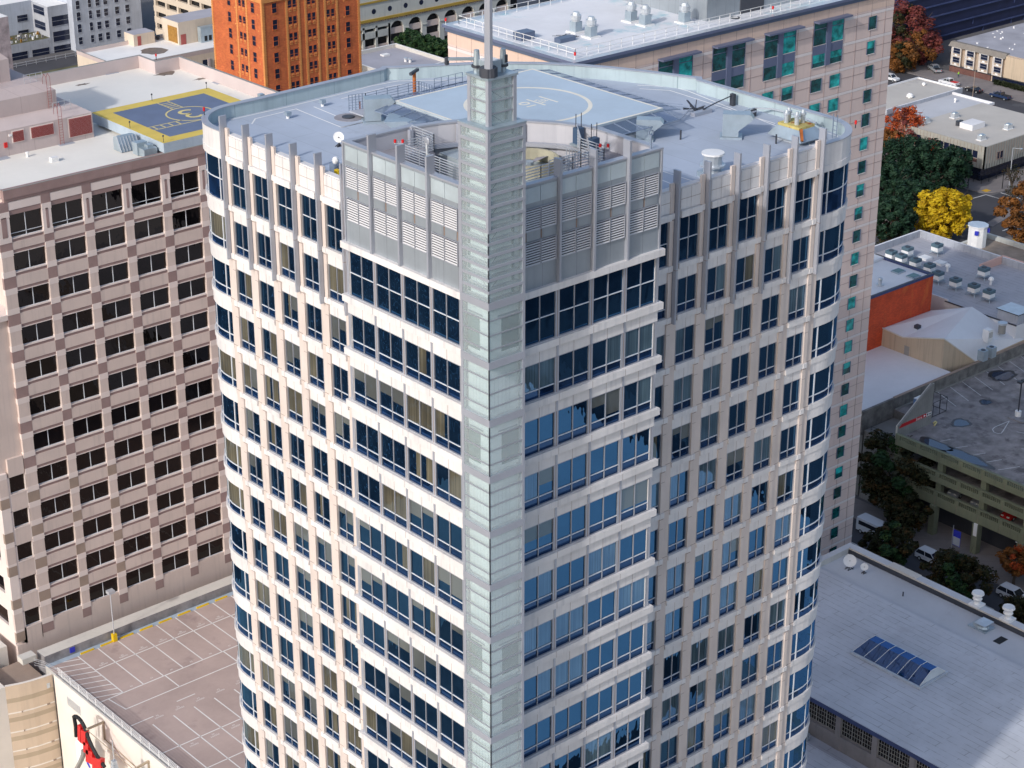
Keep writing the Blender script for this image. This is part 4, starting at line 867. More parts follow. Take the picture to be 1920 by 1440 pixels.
for x, y, lb in ((2.6, 12.3, 'pair of red beacons on a pole at the left terrace'), (12.25, 2.6, 'pair of red beacons on a pole at the right terrace')):
    q = MB(); q.bar((x, y, 9.75), (x, y, 11.1), .04, 'rail'); q.bar((x-.2, y+.2, 10.93), (x+.2, y-.2, 10.93), .03, 'rail')
    for s_ in (-.18, .18): q.cyl(x+s_, y-s_, 11.0, 11.22, .09, 'red', 8); q.cyl(x+s_, y-s_, 10.92, 11.0, .07, 'white_paint', 8)
    single('beacon_pair', q, lb, 'beacon', 'twin red beacons')
q = MB(); q.bar((2.2, 8.8, 9.75), (2.2, 8.8, 11.9), .10, 'galv_light', 6); q.bar((2.2, 8.8, 10.8), (1.6, 7.6, 10.2), .08, 'galv_light'); q.ball((2.2, 8.8, 12.0), .3, 'frame', sx=.3, n=10); q.bar((1.8, 7.4, 10.0), (1.5, 4.0, 10.0), .07, 'galv_light'); q.cyl(1.5, 5.6, 9.75, 9.95, .18, 'dark_metal', 8); q.cyl(1.7, 6.4, 9.75, 9.95, .18, 'dark_metal', 8); q.box(1.4, 6.4, 9.9, 1.9, 6.9, 10.15, 'red'); single('folding_davit', q, 'silver folding davit on the left terrace with a small red motor', 'davit')
for x, y, lb in ((13.2, 4.6, 'dark antenna cabinet by the cream wall, nearer one'), (14.0, 7.0, 'dark antenna cabinet by the cream wall, farther one')): q = MB(); q.box(x-.3, y-.25, 9.9, x+.3, y+.25, 11.0, 'antenna_blue'); q.box(x-.45, y-.4, 9.75, x+.45, y+.4, 9.9, 'galv'); [q.bar((x+k, y, 11.0), (x+k, y, 12.0), .03, 'dark_metal') for k in (-.25, .25)]; single('antenna_cabinet', q, lb, 'cabinet', 'antenna cabinets')
q = MB(); q.bar((14.3, .3, 10.9), (14.3, .3, 12.0), .07, 'eave_steel', 6); q.path([(14.3+.22*math.cos(a), .3, 12.1+.22*math.sin(a)) for a in (-1.5, -.5, .5, 1.5, 2.5, 3.5)], .05, 'eave_steel'); single('hook_post', q, 'hooked grey post on the right corner of the louvred enclosure', 'post')
# (shopping block continued)
m = MB(); m.box(X0, 44, G, 8.35, 83.6, zg+.7, 'stucco_pale', 'concrete_pale')
cv = [(3.03, 84.98), (4.36, 84.47), (5.66, 84.14), (7.18, 83.95), (X0, 83.9)]
m.box(-15, 84.99, G, 3.03, 92, zg+.6, 'stucco_pale'); m.box(-15, 92, G, 7.0, 96, zg+.9, 'stucco_pale', 'concrete_pale'); m.build('wall', SB)
m = MB(); pth = cv; band(m, pth, -.35, 0, G, zg+.6, 'stucco_beige', top='stucco_pale')
m.build('curved_wall', SB)
for i in range(6):
    m = MB(); z0 = zg-1.0-2.45*i; band(m, pth, .0, .02, z0-.55, z0, 'stucco_tan'); band(m, pth, .0, .025, z0-1.95, z0-1.8, 'stucco_pale')
    for q in (1, 3): band(m, [pth[q], (pth[q][0]+.35, pth[q][1]-.03)], .025, .05, z0-1.98, z0-1.77, 'granite_brown')
    m.box(8.14, 50, z0-.55, X0-.0, 83.8, z0, 'stucco_tan') if 0 else None
    m.build('painted_band', SB)
m = MB(); m.box(8.1, 78.1, zg-1.8, X0, 80.9, zg-.75, 'galv_light'); m.build('wall_vent', SB)
m = MB(); m.box(6.6, 87.6, zg+.6, 8.3, 88.8, zg+1.3, 'concrete_pale'); m.box(3.5, 86.2, zg-.9, 8.2, 90.8, zg-.8, 'granite_brown'); m.build('stair_landing', SB)
SG = thing('round_sign', 'round sign with black rim and red block letters standing off the pale wall', 'sign', (5.2, 72, zg-3))
w_ = lambda a, b: (120+a/13.09, 1330+b/13.09)
def wp(a, b, x=5.2): return tuple(PX(*w_(a, b), x))
m = MB(); m.path([wp(*q) for q in ((235, 185), (285, 165), (360, 215), (430, 300), (500, 430), (560, 600), (620, 760), (700, 940), (800, 1130), (890, 1250), (1000, 1420))], .20, 'black', 6); m.path([wp(*q) for q in ((250, 190), (290, 420), (300, 660))], .22, 'black', 6); m.path([wp(*q, 5.35) for q in ((225, 200), (250, 420), (270, 650))], .10, 'stucco_beige', 6); m.build('rim', SG)
m = MB(); m.poly([wp(*q, 5.6) for q in ((300, 660), (380, 780), (450, 900), (480, 1010), (450, 1120), (400, 1250), (330, 1400), (310, 1100), (280, 800))], 'white_paint')
m.path([wp(*q, 5.5) for q in ((480, 1010), (470, 1130), (420, 1260), (330, 1430), (300, 1500))], .28, 'coping_grey', 6); m.build('disc', SG)
for i, (a, b, c_, d_) in enumerate(((330, 380, 400, 780), (410, 500, 520, 860), (470, 800, 590, 1080), (530, 990, 690, 1320), (690, 1180, 900, 1500))):
    m = MB(); A = [wp(*q, 5.0) for q in ((a, b), (c_, b+60), (c_, d_+40), (a, d_-40))]; B = [(p[0]+.5, p[1], p[2]) for p in A]; m.hull8(B, A, 'red'); m.build('letter', SG)
m = MB(); m.poly([wp(*q, 5.25) for q in ((540, 1230), (600, 1300), (660, 1430), (620, 1440), (560, 1330))], 'sign_blue'); m.build('blue_panel', SG)
FRM = thing('sign_bracket', 'brown steel bracket frames holding the round sign to the wall', 'bracket', (7, 70, zg-2))
m = MB(); m.bar(wp(560, 490), (8.1, 72.99, zg-.05), .14, 'stucco_tan'); m.bar((8.05, 72.99, zg-.05), (8.05, 73.1, zg-2.3), .12, 'stucco_tan'); m.build('arm', FRM); m = MB(); m.bar((5.2, 64.0, zg-.6), (8.1, 64.0, zg-.25), .14, 'stucco_tan'); m.bar((8.05, 64, zg-.25), (8.05, 64.1, zg-2.6), .12, 'stucco_tan')
m.bar(wp(600, 540), (8.05, 66, zg-3), .04, 'stucco_tan'); m.bar((8.05, 73, zg-2.2), (8.05, 64, zg-2.6), .05, 'stucco_tan'); m.build('frame', FRM)
m = MB(); x, y, zz = 4.5, 64.6, zg
for i in range(9): r = .55-.04*i; m.box(x-r, y-r, zz-2.6+.42*i, x+r, y+r, zz-2.2+.42*i, 'galv_light')
m.bar((x, y, zz+1.1), (x, y, zz+3.6), .05, 'galv_light'); m.box(x-.4, y-2.6, zz-2.6, x+.6, y-.6, zz-.2, 'galv_light'); m.box(x-.3, y-3.6, zz-2.6, x+.5, y-2.7, zz-1.1, 'galv_light')
for i in range(5): m.box(x-.42, y-2.62, zz-2.3+.42*i, x+.62, y-.58, zz-2.25+.42*i, 'groove')
single('skyscraper_model', m, 'small silver stepped skyscraper sculpture mounted in front of the pale wall', 'sculpture')
# ================================================================== BACKGROUND, LEFT AND CENTRE
surf('asphalt', (.065, .065, .075), .85, .15, .15, 3, dirt=(.10, .10, .11), dirtcov=.6)
surf('pavement', (.22, .20, .20), .9, .10, .3, 3, joints=(3, 0, .05))
surf('road_line', (.62, .62, .62), .7, .15, 1, 5)
surf('grass_dry', (.12, .115, .06), .95, .3, .25, 3)
surf('ground_mix', (.14, .135, .14), .9, .25, .02, .5)
surf('white_brick_paint', (.46, .50, .58), .85, .12, .3, 3, streak=.2, dirt=(.30, .20, .17), dirtcov=.70)
surf('grey_stucco', (.40, .42, .47), .85, .12, .4, 3, streak=.25, dirt=(.15, .14, .16), dirtcov=.63)
surf('dark_glass_flat', (.012, .018, .045), .15, .3, .5, 3, spec=.6)
surf('beige_wall', (.62, .53, .43), .8, .05, .3, 2, streak=.1)
surf('roof_white', (.82, .81, .79), .85, .06, .15, 2, dirt=(.45, .42, .40), dirtcov=.72)
surf('roof_lilac', (.40, .39, .43), .9, .10, .15, 2, dirt=(.22, .20, .21), dirtcov=.64)
brick('brick_orange', (.62, .155, .04), (.46, .085, .028), (.50, .17, .07), .5, .18, .02)
surf('terracotta', (.64, .27, .085), .8, .12, .6, 3)
surf('door_red', (.40, .10, .09), .6)
surf('wood', (.33, .17, .035), .8, .25, 2, 3)
def gface(mb, F, base, u0, u1, w0, w1, z0, z1, mat): fb(mb, F, base, u0, u1, w0, w1, z0, z1, mat)
def flatwin(F, base, u0, u1, z0, z1, parent, mat='dark_glass_flat', fr='coping_grey', arched=False, cross=True, name='window'):
    g = MB(); fq(g, F, base, u0, u1, .02, z0, z1, mat)
    if arched:
        um = (u0+u1)/2; r = (u1-u0)/2; A = [fp(F, base, um+r*math.cos(math.radians(a)), .02, z1+r*.55*math.sin(math.radians(a))) for a in range(0, 181, 30)]; g.poly(A if F == 'R' else A[::-1], mat)
    o = g.build(name, parent)
    if fr:
        f = MB(); t_ = .06; fb(f, F, base, u0-t_, u1+t_, 0, .14, z0-.12, z0, fr); fb(f, F, base, u0-t_, u0, 0, .08, z0, z1, fr); fb(f, F, base, u1, u1+t_, 0, .08, z0, z1, fr)
        if not arched: fb(f, F, base, u0-t_, u1+t_, 0, .08, z1, z1+t_, fr)
        if cross: fb(f, F, base, u0, u1, .02, .06, (z0+z1)/2-.04, (z0+z1)/2+.04, fr)
        f.build('frame', o)
    return o
# orange brick tower
XO, YO, XO2, YO2 = 146.27, 243.3, 170.75, 262.0
OT = thing('brick_tower', 'ornate orange brick tower with paired dark windows and terracotta trim', 'tower', (158, 250, G))
m = MB(); m.box(XO, YO, G, XO2, YO2, -36, 'brick_orange'); m.build('wall', OT)
m = MB()
for F, base, a0 in (('R', YO, XO), ('L', XO, YO)):
    w1 = XO2-XO if F == 'R' else YO2-YO
    strips = (0, 5.7, 8.65, 10.4, 13.4, 15.3, 18.3, w1-.55) if F == 'R' else (0, 6.0-.6, 9.0, w1-.55)
    for u in strips:
        fb(m, F, base, a0+u, a0+u+.42, 0, .10, G, -43.4, 'terracotta')
        for k in range(60): fb(m, F, base, a0+u-.14, a0+u+.56, 0, .09, -44-.55*k, -43.75-.55*k, 'terracotta')
    fb(m, F, base, a0-.2, a0+w1+.2, 0, .25, -43.6, -42.6, 'terracotta')
    for u in ((2.9, 20.4) if F == 'R' else (1.6, 9.9)):
        for k in range(9): z = -46.15-3.4*k; fb(m, F, base, a0+u-.15, a0+u+.15, 0, .06, z-.15, z+.15, 'terracotta')
    for ua, ub in (((6.1, 8.65), (10.8, 13.4), (15.7, 18.3)) if F == 'R' else ((5.8, 9.0),)):
        for k in range(9):
            z = -47.35-3.4*k+2.0-.55
            fb(m, F, base, a0+ua, a0+ub, 0, .04, z-.62, z+.45, 'brick_orange'); 
            for q in (.28, .72): c_ = ua+(ub-ua)*q; fb(m, F, base, a0+c_-.32, a0+c_+.32, .04, .10, z-.42, z+.30, 'terracotta'); fb(m, F, base, a0+c_-.12, a0+c_+.12, .10, .14, z-.18, z+.06, 'brick_orange')
m.build('terracotta_trim', OT)
for k in range(-1, 6):
    zt = -47.35-3.4*k
    for ua, ub in ((6.3, 7.2), (7.45, 8.35), (11.05, 11.9), (12.2, 13.05), (15.85, 16.7), (17.0, 17.85)): flatwin('R', YO, XO+ua, XO+ub, zt-2.0, zt, OT, fr='brick_orange')
    for ua, ub in ((2.4, 3.55), (20.7, 21.8)): flatwin('R', YO, XO+ua, XO+ub, zt-2.0, zt, OT, fr='brick_orange')
    for ua, ub in ((6.1, 7.0), (7.5, 8.4), (2.75, 3.9), (11.4, 12.5)): flatwin('L', XO, YO+ua, YO+ub, zt-2.1, zt-.1, OT, fr='brick_orange')
# low white-roofed building with penthouses
LB = thing('low_flat_building', 'low beige building with a bright white roof and puddle behind the cream roof', 'building', (160, 300, G))
m = MB(); x0, y0, x1, y1, zr_ = 141.4, 293.8, 190.0, 312.5, -66.9
m.box(x0, y0, G, x1, y1, zr_, 'beige_wall', 'roof_white'); band(m, [(x0, y1), (x0, y0), (x1, y0), (x1, y1), (x0, y1+.01)], -.35, .02, zr_, -66, 'wall_mauve', 'coping_grey', inner='parapet_pink')
m.build('wall', LB)
m = MB(); g_ = lambda a, b: (260+a/7.324, b/7.324)
for i in range(3): p = PY(*g_(880+160*i, 880), y0); flatwin('R', y0, p.x, p.x+2.2, p.z-1.3, p.z+.9, LB, fr=None, name='window')
for i in range(6): p = PY(*g_(965+150*i, 900), y0); m.box(p.x-.3, y0-.3, p.z-4, p.x+.35, y0, p.z+1.6, 'wall_mauve')
m.build('pilaster', LB)
pu = PZ(*g_(210, 700), zr_); m = MB(); m.poly([(pu.x+3.0*math.cos(a*.45)*(1+.15*math.sin(3*a)), pu.y+3.2*math.sin(a*.45), zr_+.01) for a in range(14)], 'stain'); m.build('puddle', LB)
m = MB(); A = PZ(*g_(560, 622), zr_); B = PZ(*g_(320, 545), zr_); C_ = PZ(*g_(1200, 540), zr_); H = PX(*g_(555, 350), A.x).z
LB2 = thing('rooftop_shed', 'larger beige rooftop shed with grey roof and wooden gate', 'shed', (A.x, A.y, zr_))
m.box(A.x, A.y, zr_, C_.x+3, B.y, -61.6, 'beige_wall', 'roof_lilac'); m.build('wall', LB2)
m = MB(); fb(m, 'L', A.x, A.y+.6, A.y+4.6, 0, .06, zr_+.3, zr_+4.0, 'wood'); m.build('gate', LB2)
m = MB(); fb(m, 'R', A.y, A.x+.5, A.x+1.9, 0, .05, zr_, zr_+2.4, 'door_red'); m.build('door', LB2)
m = MB(); m.box(A.x+5.0, A.y-1.6, zr_, A.x+11, A.y-.2, zr_+3.6, 'galv'); 
for i in range(4): m.box(A.x+5.9+1.2*i, A.y-1.63, zr_+.3, A.x+6.7+1.2*i, A.y-1.6, zr_+1.5, 'black')
single('cooling_unit', m, 'long silver cooling unit against the larger rooftop shed', 'cooling unit')
A2 = PZ(*g_(-60, 640), zr_)
LB3 = thing('rooftop_stairhead', 'small beige rooftop stairhead with a red door and grey roof', 'shed', (A2.x, A2.y, zr_))
m = MB(); m.box(A2.x, A2.y, zr_, A2.x+5.6, A2.y+4.2, -64.2, 'beige_wall', 'roof_lilac'); m.build('wall', LB3)
m = MB(); fb(m, 'R', A2.y, A2.x+1.0, A2.x+1.9, 0, .05, zr_, zr_+2.2, 'door_red'); m.build('door', LB3)
for q, lb in ((( 120, 570), 'dark roof fan left of the pair on the white roof'), ((265, 545), 'dark roof fan right of the pair on the white roof')):
    p = PZ(*g_(*q), zr_); m = MB(); m.cyl(p.x, p.y, zr_, zr_+.5, .35, 'dark_metal', 8); m.ball((p.x, p.y, zr_+.8), .6, 'dark_metal', sz=.6, n=8, m=5); single('roof_fan', m, lb, 'fan', 'dark fans on the white roof')
# white painted brick block
WB = thing('painted_brick_block', 'pale painted brick block with rows of dark arched windows', 'building', (200, 405, G))
m = MB(); m.box(188.8, 400.5, G, 210.4, 430, -70, 'white_brick_paint'); m.build('wall', WB)
for k, zt in enumerate((-78.2, -81.4, -84.75, -88.1)):
    for u0, u1 in ((189.9, 191.1), (193.7, 194.7), (196.05, 197.35), (198.5, 199.75), (202.0, 203.3), (205.3, 206.6)): flatwin('R', 400.5, u0, u1, zt-2.1, zt-.1, WB, fr='white_brick_paint', arched=(u0 in (189.9, 193.7)) and k < 3, cross=True)
# derelict grey building
DB = thing('derelict_block', 'weathered grey block with broken windows and peeling roof edge', 'building', (176, 410, G))
yd = 403.3; m = MB(); X1 = PY(93, 60, yd).x
m.box(X1, yd, G, 188.7, 425, PY(93, 12, yd).z, 'grey_stucco', 'roof_white'); m.box(158, yd+9, G, X1, 430, PY(93, 10, yd).z, 'white_brick_paint', 'roof_white')
m.box(158, yd, G, X1, yd+9, G+4.4, 'grey_stucco', 'grass_dry'); m.build('wall', DB)
d_ = lambda a, b: (a/7.385, b/7.385)
for (a, b, c_, e_) in ((712, 215, 955, 345), (732, 425, 970, 560), (745, 625, 1010, 730)):
    p, q = PY(*d_(a, b+20), yd), PY(*d_(c_, e_-20), yd); flatwin('R', yd, p.x, q.x, min(p.z, q.z), max(p.z, q.z), DB, fr='frame')
for (a, b, c_, e_) in ((160, 740, 390, 820), (445, 690, 690, 770)):
    p, q = PY(*d_(a, b+20), yd), PY(*d_(c_, e_-10), yd); flatwin('R', yd, p.x, q.x, min(p.z, q.z), max(p.z, q.z)+.3, DB, fr='frame')
for (a, b, c_, e_) in ((235, 200, 385, 300), (250, 410, 400, 500)):
    p, q = PY(*d_(a, b+20), yd+9), PY(*d_(c_, e_-20), yd+9); flatwin('R', yd+9, p.x, q.x, min(p.z, q.z), max(p.z, q.z), DB, fr='frame')
for j in range(2): flatwin('L', X1, yd+2, yd+8, G+6.0+4.2*j, G+8.2+4.2*j, DB, fr='frame')
m = MB()
for i in range(60): x, y = rnd.uniform(160, X1-.5), rnd.uniform(yd+.5, yd+8); a = rnd.uniform(.2, .8); m.box(x, y, G+4.4, x+a, y+a*.6, G+4.4+rnd.uniform(.2, 1.0), rnd.choice(('concrete_dirty', 'white_paint', 'wood', 'grey_stucco')))
o = single('junk_pile', m, 'heap of junk and planters on the low roof of the weathered grey block', 'junk'); o['kind'] = 'stuff'
m = MB()
for h in (.5, 1.2): m.bar((150, 396, G+h), (189, 396, G+h), .06, 'rail')
for i in range(14): m.bar((150+3*i, 396, G), (150+3*i, 396, G+1.4), .06, 'rail')
single('lot_fence', m, 'low white rail fence in front of the weathered grey block', 'fence')
# brick wall fragment far left
m = MB(); surf('mauve_brick', (.42, .36, .38), .9, .35, .5, 3, streak=.2); a = PY(0, 130, 330); b_ = PY(18, 60, 330)
m.box(a.x-6, 330, G, b_.x, 350, PY(18, 30, 330).z, 'mauve_brick', 'roof_white'); single('brick_block', m, 'mottled mauve brick block cut by the top left picture edge', 'building')
# parking structure behind
PK = thing('parking_structure', 'tall beige parking structure with long dark openings behind the white roof', 'parking structure', (225, 370, G))
xp = 213.0; m = MB(); m.box(xp+1.2, 366, G, 224, 398, -60, 'black'); m.box(xp, 352, G, xp+1.2, 366, -60, 'beige_wall')
m.build('wall', PK)
for k in range(9):
    m = MB(); z = G+3.3*k+1.6; m.box(xp, 352, z, xp+1.0, 398, z+1.7, 'beige_wall'); m.build('parapet_band', PK)
for i in range(8): m = MB(); m.box(xp+.1, 355+6*i, G, xp+.9, 355.9+6*i, -60, 'beige_wall'); m.build('column', PK)
# arched garage
AG = thing('arched_garage', 'cream arcaded parking garage with round portholes and a gold band', 'parking garage', (262, 345, G)); surf('cream_stone', (.52, .53, .50), .8, .06, .3, 3, streak=.2); surf('gold', (.42, .28, .05), .6, .1)
ya_ = 340.38; m = MB(); m.box(238, ya_+1.2, G, 300, 360, -72, 'black'); m.box(238, ya_, -83.0, 300, ya_+1.2, -72, 'cream_stone')
arches = [249.9+6.35*i+5.3 for i in range(7)]
def archfill(mb, x0, x1, cx, r, zc, zt):
    P = [(x0, zt), (x0, zc)]+[(cx-r*math.cos(math.radians(a)), zc+r*math.sin(math.radians(a))) for a in range(0, 181, 15)]+[(x1, zc), (x1, zt)]
    for i in range(1, len(P)-2):
        (a, b), (c, d) = P[i], P[i+1]
        mb.poly([(a, ya_, b), (c, ya_, d), (c, ya_, zt), (a, ya_, zt)] if abs(a-c) > 1e-5 else [(a, ya_, b)]*3, 'cream_stone') if abs(a-c) > 1e-5 else None
        mb.poly([(c, ya_, d), (a, ya_, b), (a, ya_+1.1, b), (c, ya_+1.1, d)], 'cream_stone')
for c_ in arches: archfill(m, c_-3.175, c_+3.175, c_, 2.35, -85.1, -83.0); m.box(c_-3.175, ya_, G, c_-2.35, ya_+1.1, -85.1, 'cream_stone'); m.box(c_+2.35, ya_, G, c_+3.175, ya_+1.1, -85.1, 'cream_stone'); m.box(c_+2.25, ya_-.25, -85.4, c_+4.1, ya_, -85.1, 'cream_stone')
for c_ in arches:
    for z in (-86.3, -90): m.box(c_-2.3, ya_+.4, z, c_+2.3, ya_+.6, z+1.7, 'granite')
m.box(238, ya_, -86.3, arches[0]-3.175, ya_+1.1, -84.5, 'cream_stone'); m.box(238, ya_, -83.6, arches[0]-3.175, ya_+1.1, -83, 'cream_stone')
for i in range(4): m.box(240.9+4.4*i-2, ya_, G, 241.6+4.4*i-2, ya_+1.1, -83, 'cream_stone')
for z in (-90,): m.box(238, ya_+.3, z, arches[0]-3.2, ya_+.5, z+1.6, 'granite')
m.build('wall', AG)
m = MB(); m.box(238, ya_-.45, -81.6, 300, ya_, -80.9, 'gold'); m.build('gold_band', AG); m = MB()
for i in range(75): m.box(238.4+.8*i, ya_-.35, -82.0, 238.8+.8*i, ya_, -81.6, 'granite_brown')
m.box(238, ya_-.3, -76.6, 300, ya_, -76.1, 'gold'); m.build('dentil_band', AG)
for i in range(8):
    g = MB(); c_ = 247.3+5.5*i-5.5; g.poly([(c_+.75*math.cos(a*.5236), ya_-.01, -79+.75*math.sin(a*.5236)) for a in range(12)], 'dark_glass_flat'); g.build('porthole', AG)
# small lilac roof
m = MB(); m.box(214, 290.2, G, 233.4, 312.8, -81, 'concrete_pale', 'roof_lilac'); band(m, [(214, 312.8), (214, 290.2), (233.4, 290.2), (233.4, 312.8), (214, 312.81)], -.4, .02, -81, -80, 'concrete_pale', 'roof_white')
SR_ = thing('lilac_roof_building', 'small building with a lilac grey roof and pale parapet beside the brick tower', 'building', (224, 300, G)); m.build('wall', SR_); m = MB(); m.box(214.4, 290.6, -81.02, 233, 312.4, -80.96, 'roof_lilac'); m.build('roof', SR_)
for i, (a, b) in enumerate(((1505, 485), (1540, 490))):
    p = PZ(400+a/4.174, b/4.174, -81); q = MB(); q.cyl(p.x, p.y, -81, -80.2, .35, 'white_paint', 8); q.cyl(p.x, p.y, -80.2, -79.9, .5, 'galv_light', 8); single('roof_vent', q, ('left one of two white vents on the lilac roof', 'right one of two white vents on the lilac roof')[i], 'vent', 'white vents on the lilac roof')
p = PZ(400+1345/4.174, 435/4.174, -81); q = MB(); q.box(p.x-1, p.y-.8, -81, p.x+1, p.y+.8, -80.6, 'roof_white'); single('roof_hatch', q, 'white hatch in the middle of the lilac roof', 'hatch')
# dark distant office top right
DO = thing('dark_office_block', 'long dark navy office block in shade with rows of mullions', 'office building', (400, 300, G)); surf('navy_wall', (.018, .024, .07), .5, .2, .3, 3); surf('navy_trim', (.05, .07, .17), .5, .2)
yk = 250.0; m = MB(); m.box(362, yk, G, 520, yk+40, G+24, 'navy_wall'); m.build('wall', DO); m = MB()
for k in range(7): m.box(361.8, yk-.5, G+3.1*k+1.5, 520, yk, G+3.1*k+1.8, 'navy_trim')
for i in range(100):
    if rnd.random() < .6: k = rnd.randrange(7); x = rnd.uniform(373, 515); m.box(x, yk-.2, G+3.1*k-.3, x+.2, yk, G+3.1*k+1.5, 'navy_trim')
m.build('balcony_trim', DO)
# ================================================================== HOTEL BEHIND THE TOWER
surf('hotel_panel', (.66, .53, .49), .75, .05, .2, 2, streak=.08, dirt=(.60, .38, .27), dirtcov=.70)
surf('hotel_orange', (.66, .50, .42), .75, .06, .2, 2, streak=.1)
surf('hotel_band', (.70, .64, .63), .75, .04)
surf('hotel_joint', (.33, .25, .24), .8)
surf('slate_metal', (.16, .19, .30), .4, .08, metal=.3)
surf('eave_blue', (.13, .17, .26), .4, .08, metal=.3)
surf('hotel_roof', (.74, .75, .78), .85, .08, .15, 1.5, dirt=(.42, .60, .66), dirtcov=.56)
glass('glass_teal', (.006, .075, .08), 1.9, tint=(.8, 1, 1), wav=.3)
glass('glass_teal_light', (.02, .33, .32), 1.7, tint=(.8, 1, 1), wav=.3)
xh, yh, xh2, yh2, zh = 65.48, 63.13, 118.8, 84.45, -4.77
HT = thing('hotel_block', 'tall beige panelled hotel with teal windows and white roof behind the white tower', 'hotel', (90, 74, G))
m = MB(); m.box(xh, yh, G, xh2, yh2, zh-.35, 'hotel_panel'); 
for F, base, a, b in (('R', yh, xh, xh2), ('L', xh, yh, yh2)):
    fb(m, F, base, a-.02, b+.02, 0, .03, -7.0, zh-.8, 'hotel_orange')
    for k in range(28):
        z = -7.25-3.07*k; fb(m, F, base, a-.02, b, 0, .035, z-.35, z, 'hotel_band'); fb(m, F, base, a, b, .0, .04, z-1.35, z-1.32, 'hotel_joint'); fb(m, F, base, a, b, .035, .04, z+.0, z+.03, 'hotel_joint')
    n = 20 if F == 'R' else 8
    for i in range(n):
        u = a+(b-a)*i/n+1.1; fb(m, F, base, u, u+.035, .0, .045, G, zh-.8, 'hotel_joint')
m.build('wall', HT)
m = MB(); m.box(xh-.25, yh-.25, zh-.8, xh2+.1, yh2+.25, zh-.25, 'eave_blue'); m.box(xh-.5, yh-.5, zh-.35, xh2+.2, yh2+.5, zh, 'slate_metal', 'galv_light'); m.box(xh+.4, yh+.4, zh, xh2-.3, yh2-.4, zh+.02, 'hotel_roof'); m.build('roof', HT)
def hwin(x0, x1, z0, z1, blind=None):
    g = MB(); zb = z0+(z1-z0)*(blind if blind is not None else rnd.choice((0, .45, .0, .5, .35)))
    fq(g, 'R', yh, x0, x1, .05, zb, z1, 'glass_teal_light' if rnd.random() < .6 else 'glass_teal')
    if zb > z0: fq(g, 'R', yh, x0, x1, .05, z0, zb, 'glass_teal')
    o = g.build('window', HT); f = MB(); fb(f, 'R', yh, x0, x0+.07, .05, .11, z0, z1, 'slate_metal'); fb(f, 'R', yh, x1-.07, x1, .05, .11, z0, z1, 'slate_metal'); fb(f, 'R', yh, x0, x1, .05, .12, z0-.06, z0, 'hotel_band')
    if z1-z0 > 2: fb(f, 'R', yh, x0+.07, x1-.07, .05, .1, z1-.85, z1-.78, 'slate_metal')
    f.build('frame', o)
for gx in (78.05, 86.7, 95.4, 104.0):
    for x0, x1 in ((gx, gx+2.35), (gx+3.15, gx+5.45)): hwin(x0, x1, -9.75, -6.98, 0 if gx > 90 else .0); hwin(x0, x1, -12.45, -10.9)
    q = MB(); fb(q, 'R', yh, gx, gx+5.45, .045, .09, -10.9, -9.75, 'slate_metal'); fb(q, 'R', yh, gx+2.35, gx+3.15, .045, .2, -12.45, -6.98, 'slate_metal'); fb(q, 'R', yh, gx-.1, gx+6.0, .05, .95, -6.9, -6.7, 'slate_metal'); q.build('bay_panel', HT)
for k in range(26): hwin(114.08, 115.62, -9.45-3.07*k, -7.83-3.07*k)
for gx in (95.4, 104.0):
    for k in range(9 if gx > 100 else 3):
        for x0, x1 in ((gx, gx+2.0), (gx+3.45, gx+5.4)): hwin(x0, x1, -15.5-3.07*k, -13.93-3.07*k)
q = MB()
def railrun(q, pts, z, h=1.0, n=12, mat='white_paint', r=.035, rows=(1.0, .5)):
    for (a, b), (c, d) in zip(pts, pts[1:]):
        for k in rows: q.bar((a, b, z+h*k), (c, d, z+h*k), r, mat)
        for i in range(n+1): t = i/n; q.bar((a+(c-a)*t, b+(d-b)*t, z), (a+(c-a)*t, b+(d-b)*t, z+h), r, mat)
railrun(q, [(xh2-1, yh+.9), (xh+.9, yh+.9)], zh, n=30); railrun(q, [(xh+.9, yh+.9), (xh+.9, yh2-.9)], zh, n=14); railrun(q, [(xh+.9, yh2-.9), (xh2, yh2-.9)], zh, n=30)
single('roof_railing', q, 'thin white railing around the white hotel roof', 'railing')
fanl = ['round-topped exhaust fan, leftmost on the hotel roof', 'round-topped exhaust fan just right of the leftmost one', 'taller exhaust fan, left of the rear pair on the hotel roof', 'taller exhaust fan, right of the rear pair on the hotel roof', 'exhaust fan beside the grey rooftop plant room']
for i, (x, y) in enumerate(((73.9, 72.1), (73.7, 69.4), (82.0, 71.6), (82.0, 69.3), (86.2, 67.2))):
    q = MB(); q.box(x-.8, y-.8, zh+.02, x+.8, y+.8, zh+.2, 'white_paint'); q.box(x-.5, y-.5, zh+.2, x+.5, y+.5, zh+1.3, 'galv'); q.cyl(x, y, zh+1.3, zh+1.5, .5, 'galv_light', 12); q.cyl(x, y, zh+1.5, zh+2.0, .62, 'galv_light', 12); q.cyl(x, y, zh+2.0, zh+2.35, .45, 'galv_light', 12, r2=.35); single('exhaust_fan', q, fanl[i], 'exhaust fan', 'exhaust fans on the hotel roof')
q = MB(); q.box(88.5, 65.9, zh+.02, 106, 80, zh+6, 'louvre_wall'); q.box(94, 65.8, zh+.02, 98, 65.9, zh+2.3, 'dark_metal'); single('plant_room', q, 'grey corrugated plant room on the hotel roof cut by the top edge', 'plant room')
q = MB(); q.box(66.6, 73, zh+.02, 68.6, 74.4, zh+.9, 'eave_blue'); single('blue_hatch', q, 'taller dark blue roof hatch near the left railing of the hotel', 'hatch'); q = MB(); q.box(69.2, 69.5, zh+.02, 71.5, 70.5, zh+.5, 'eave_blue'); single('blue_hatch', q, 'flat dark blue roof hatch nearest the hotel roof corner', 'hatch')
q = MB()
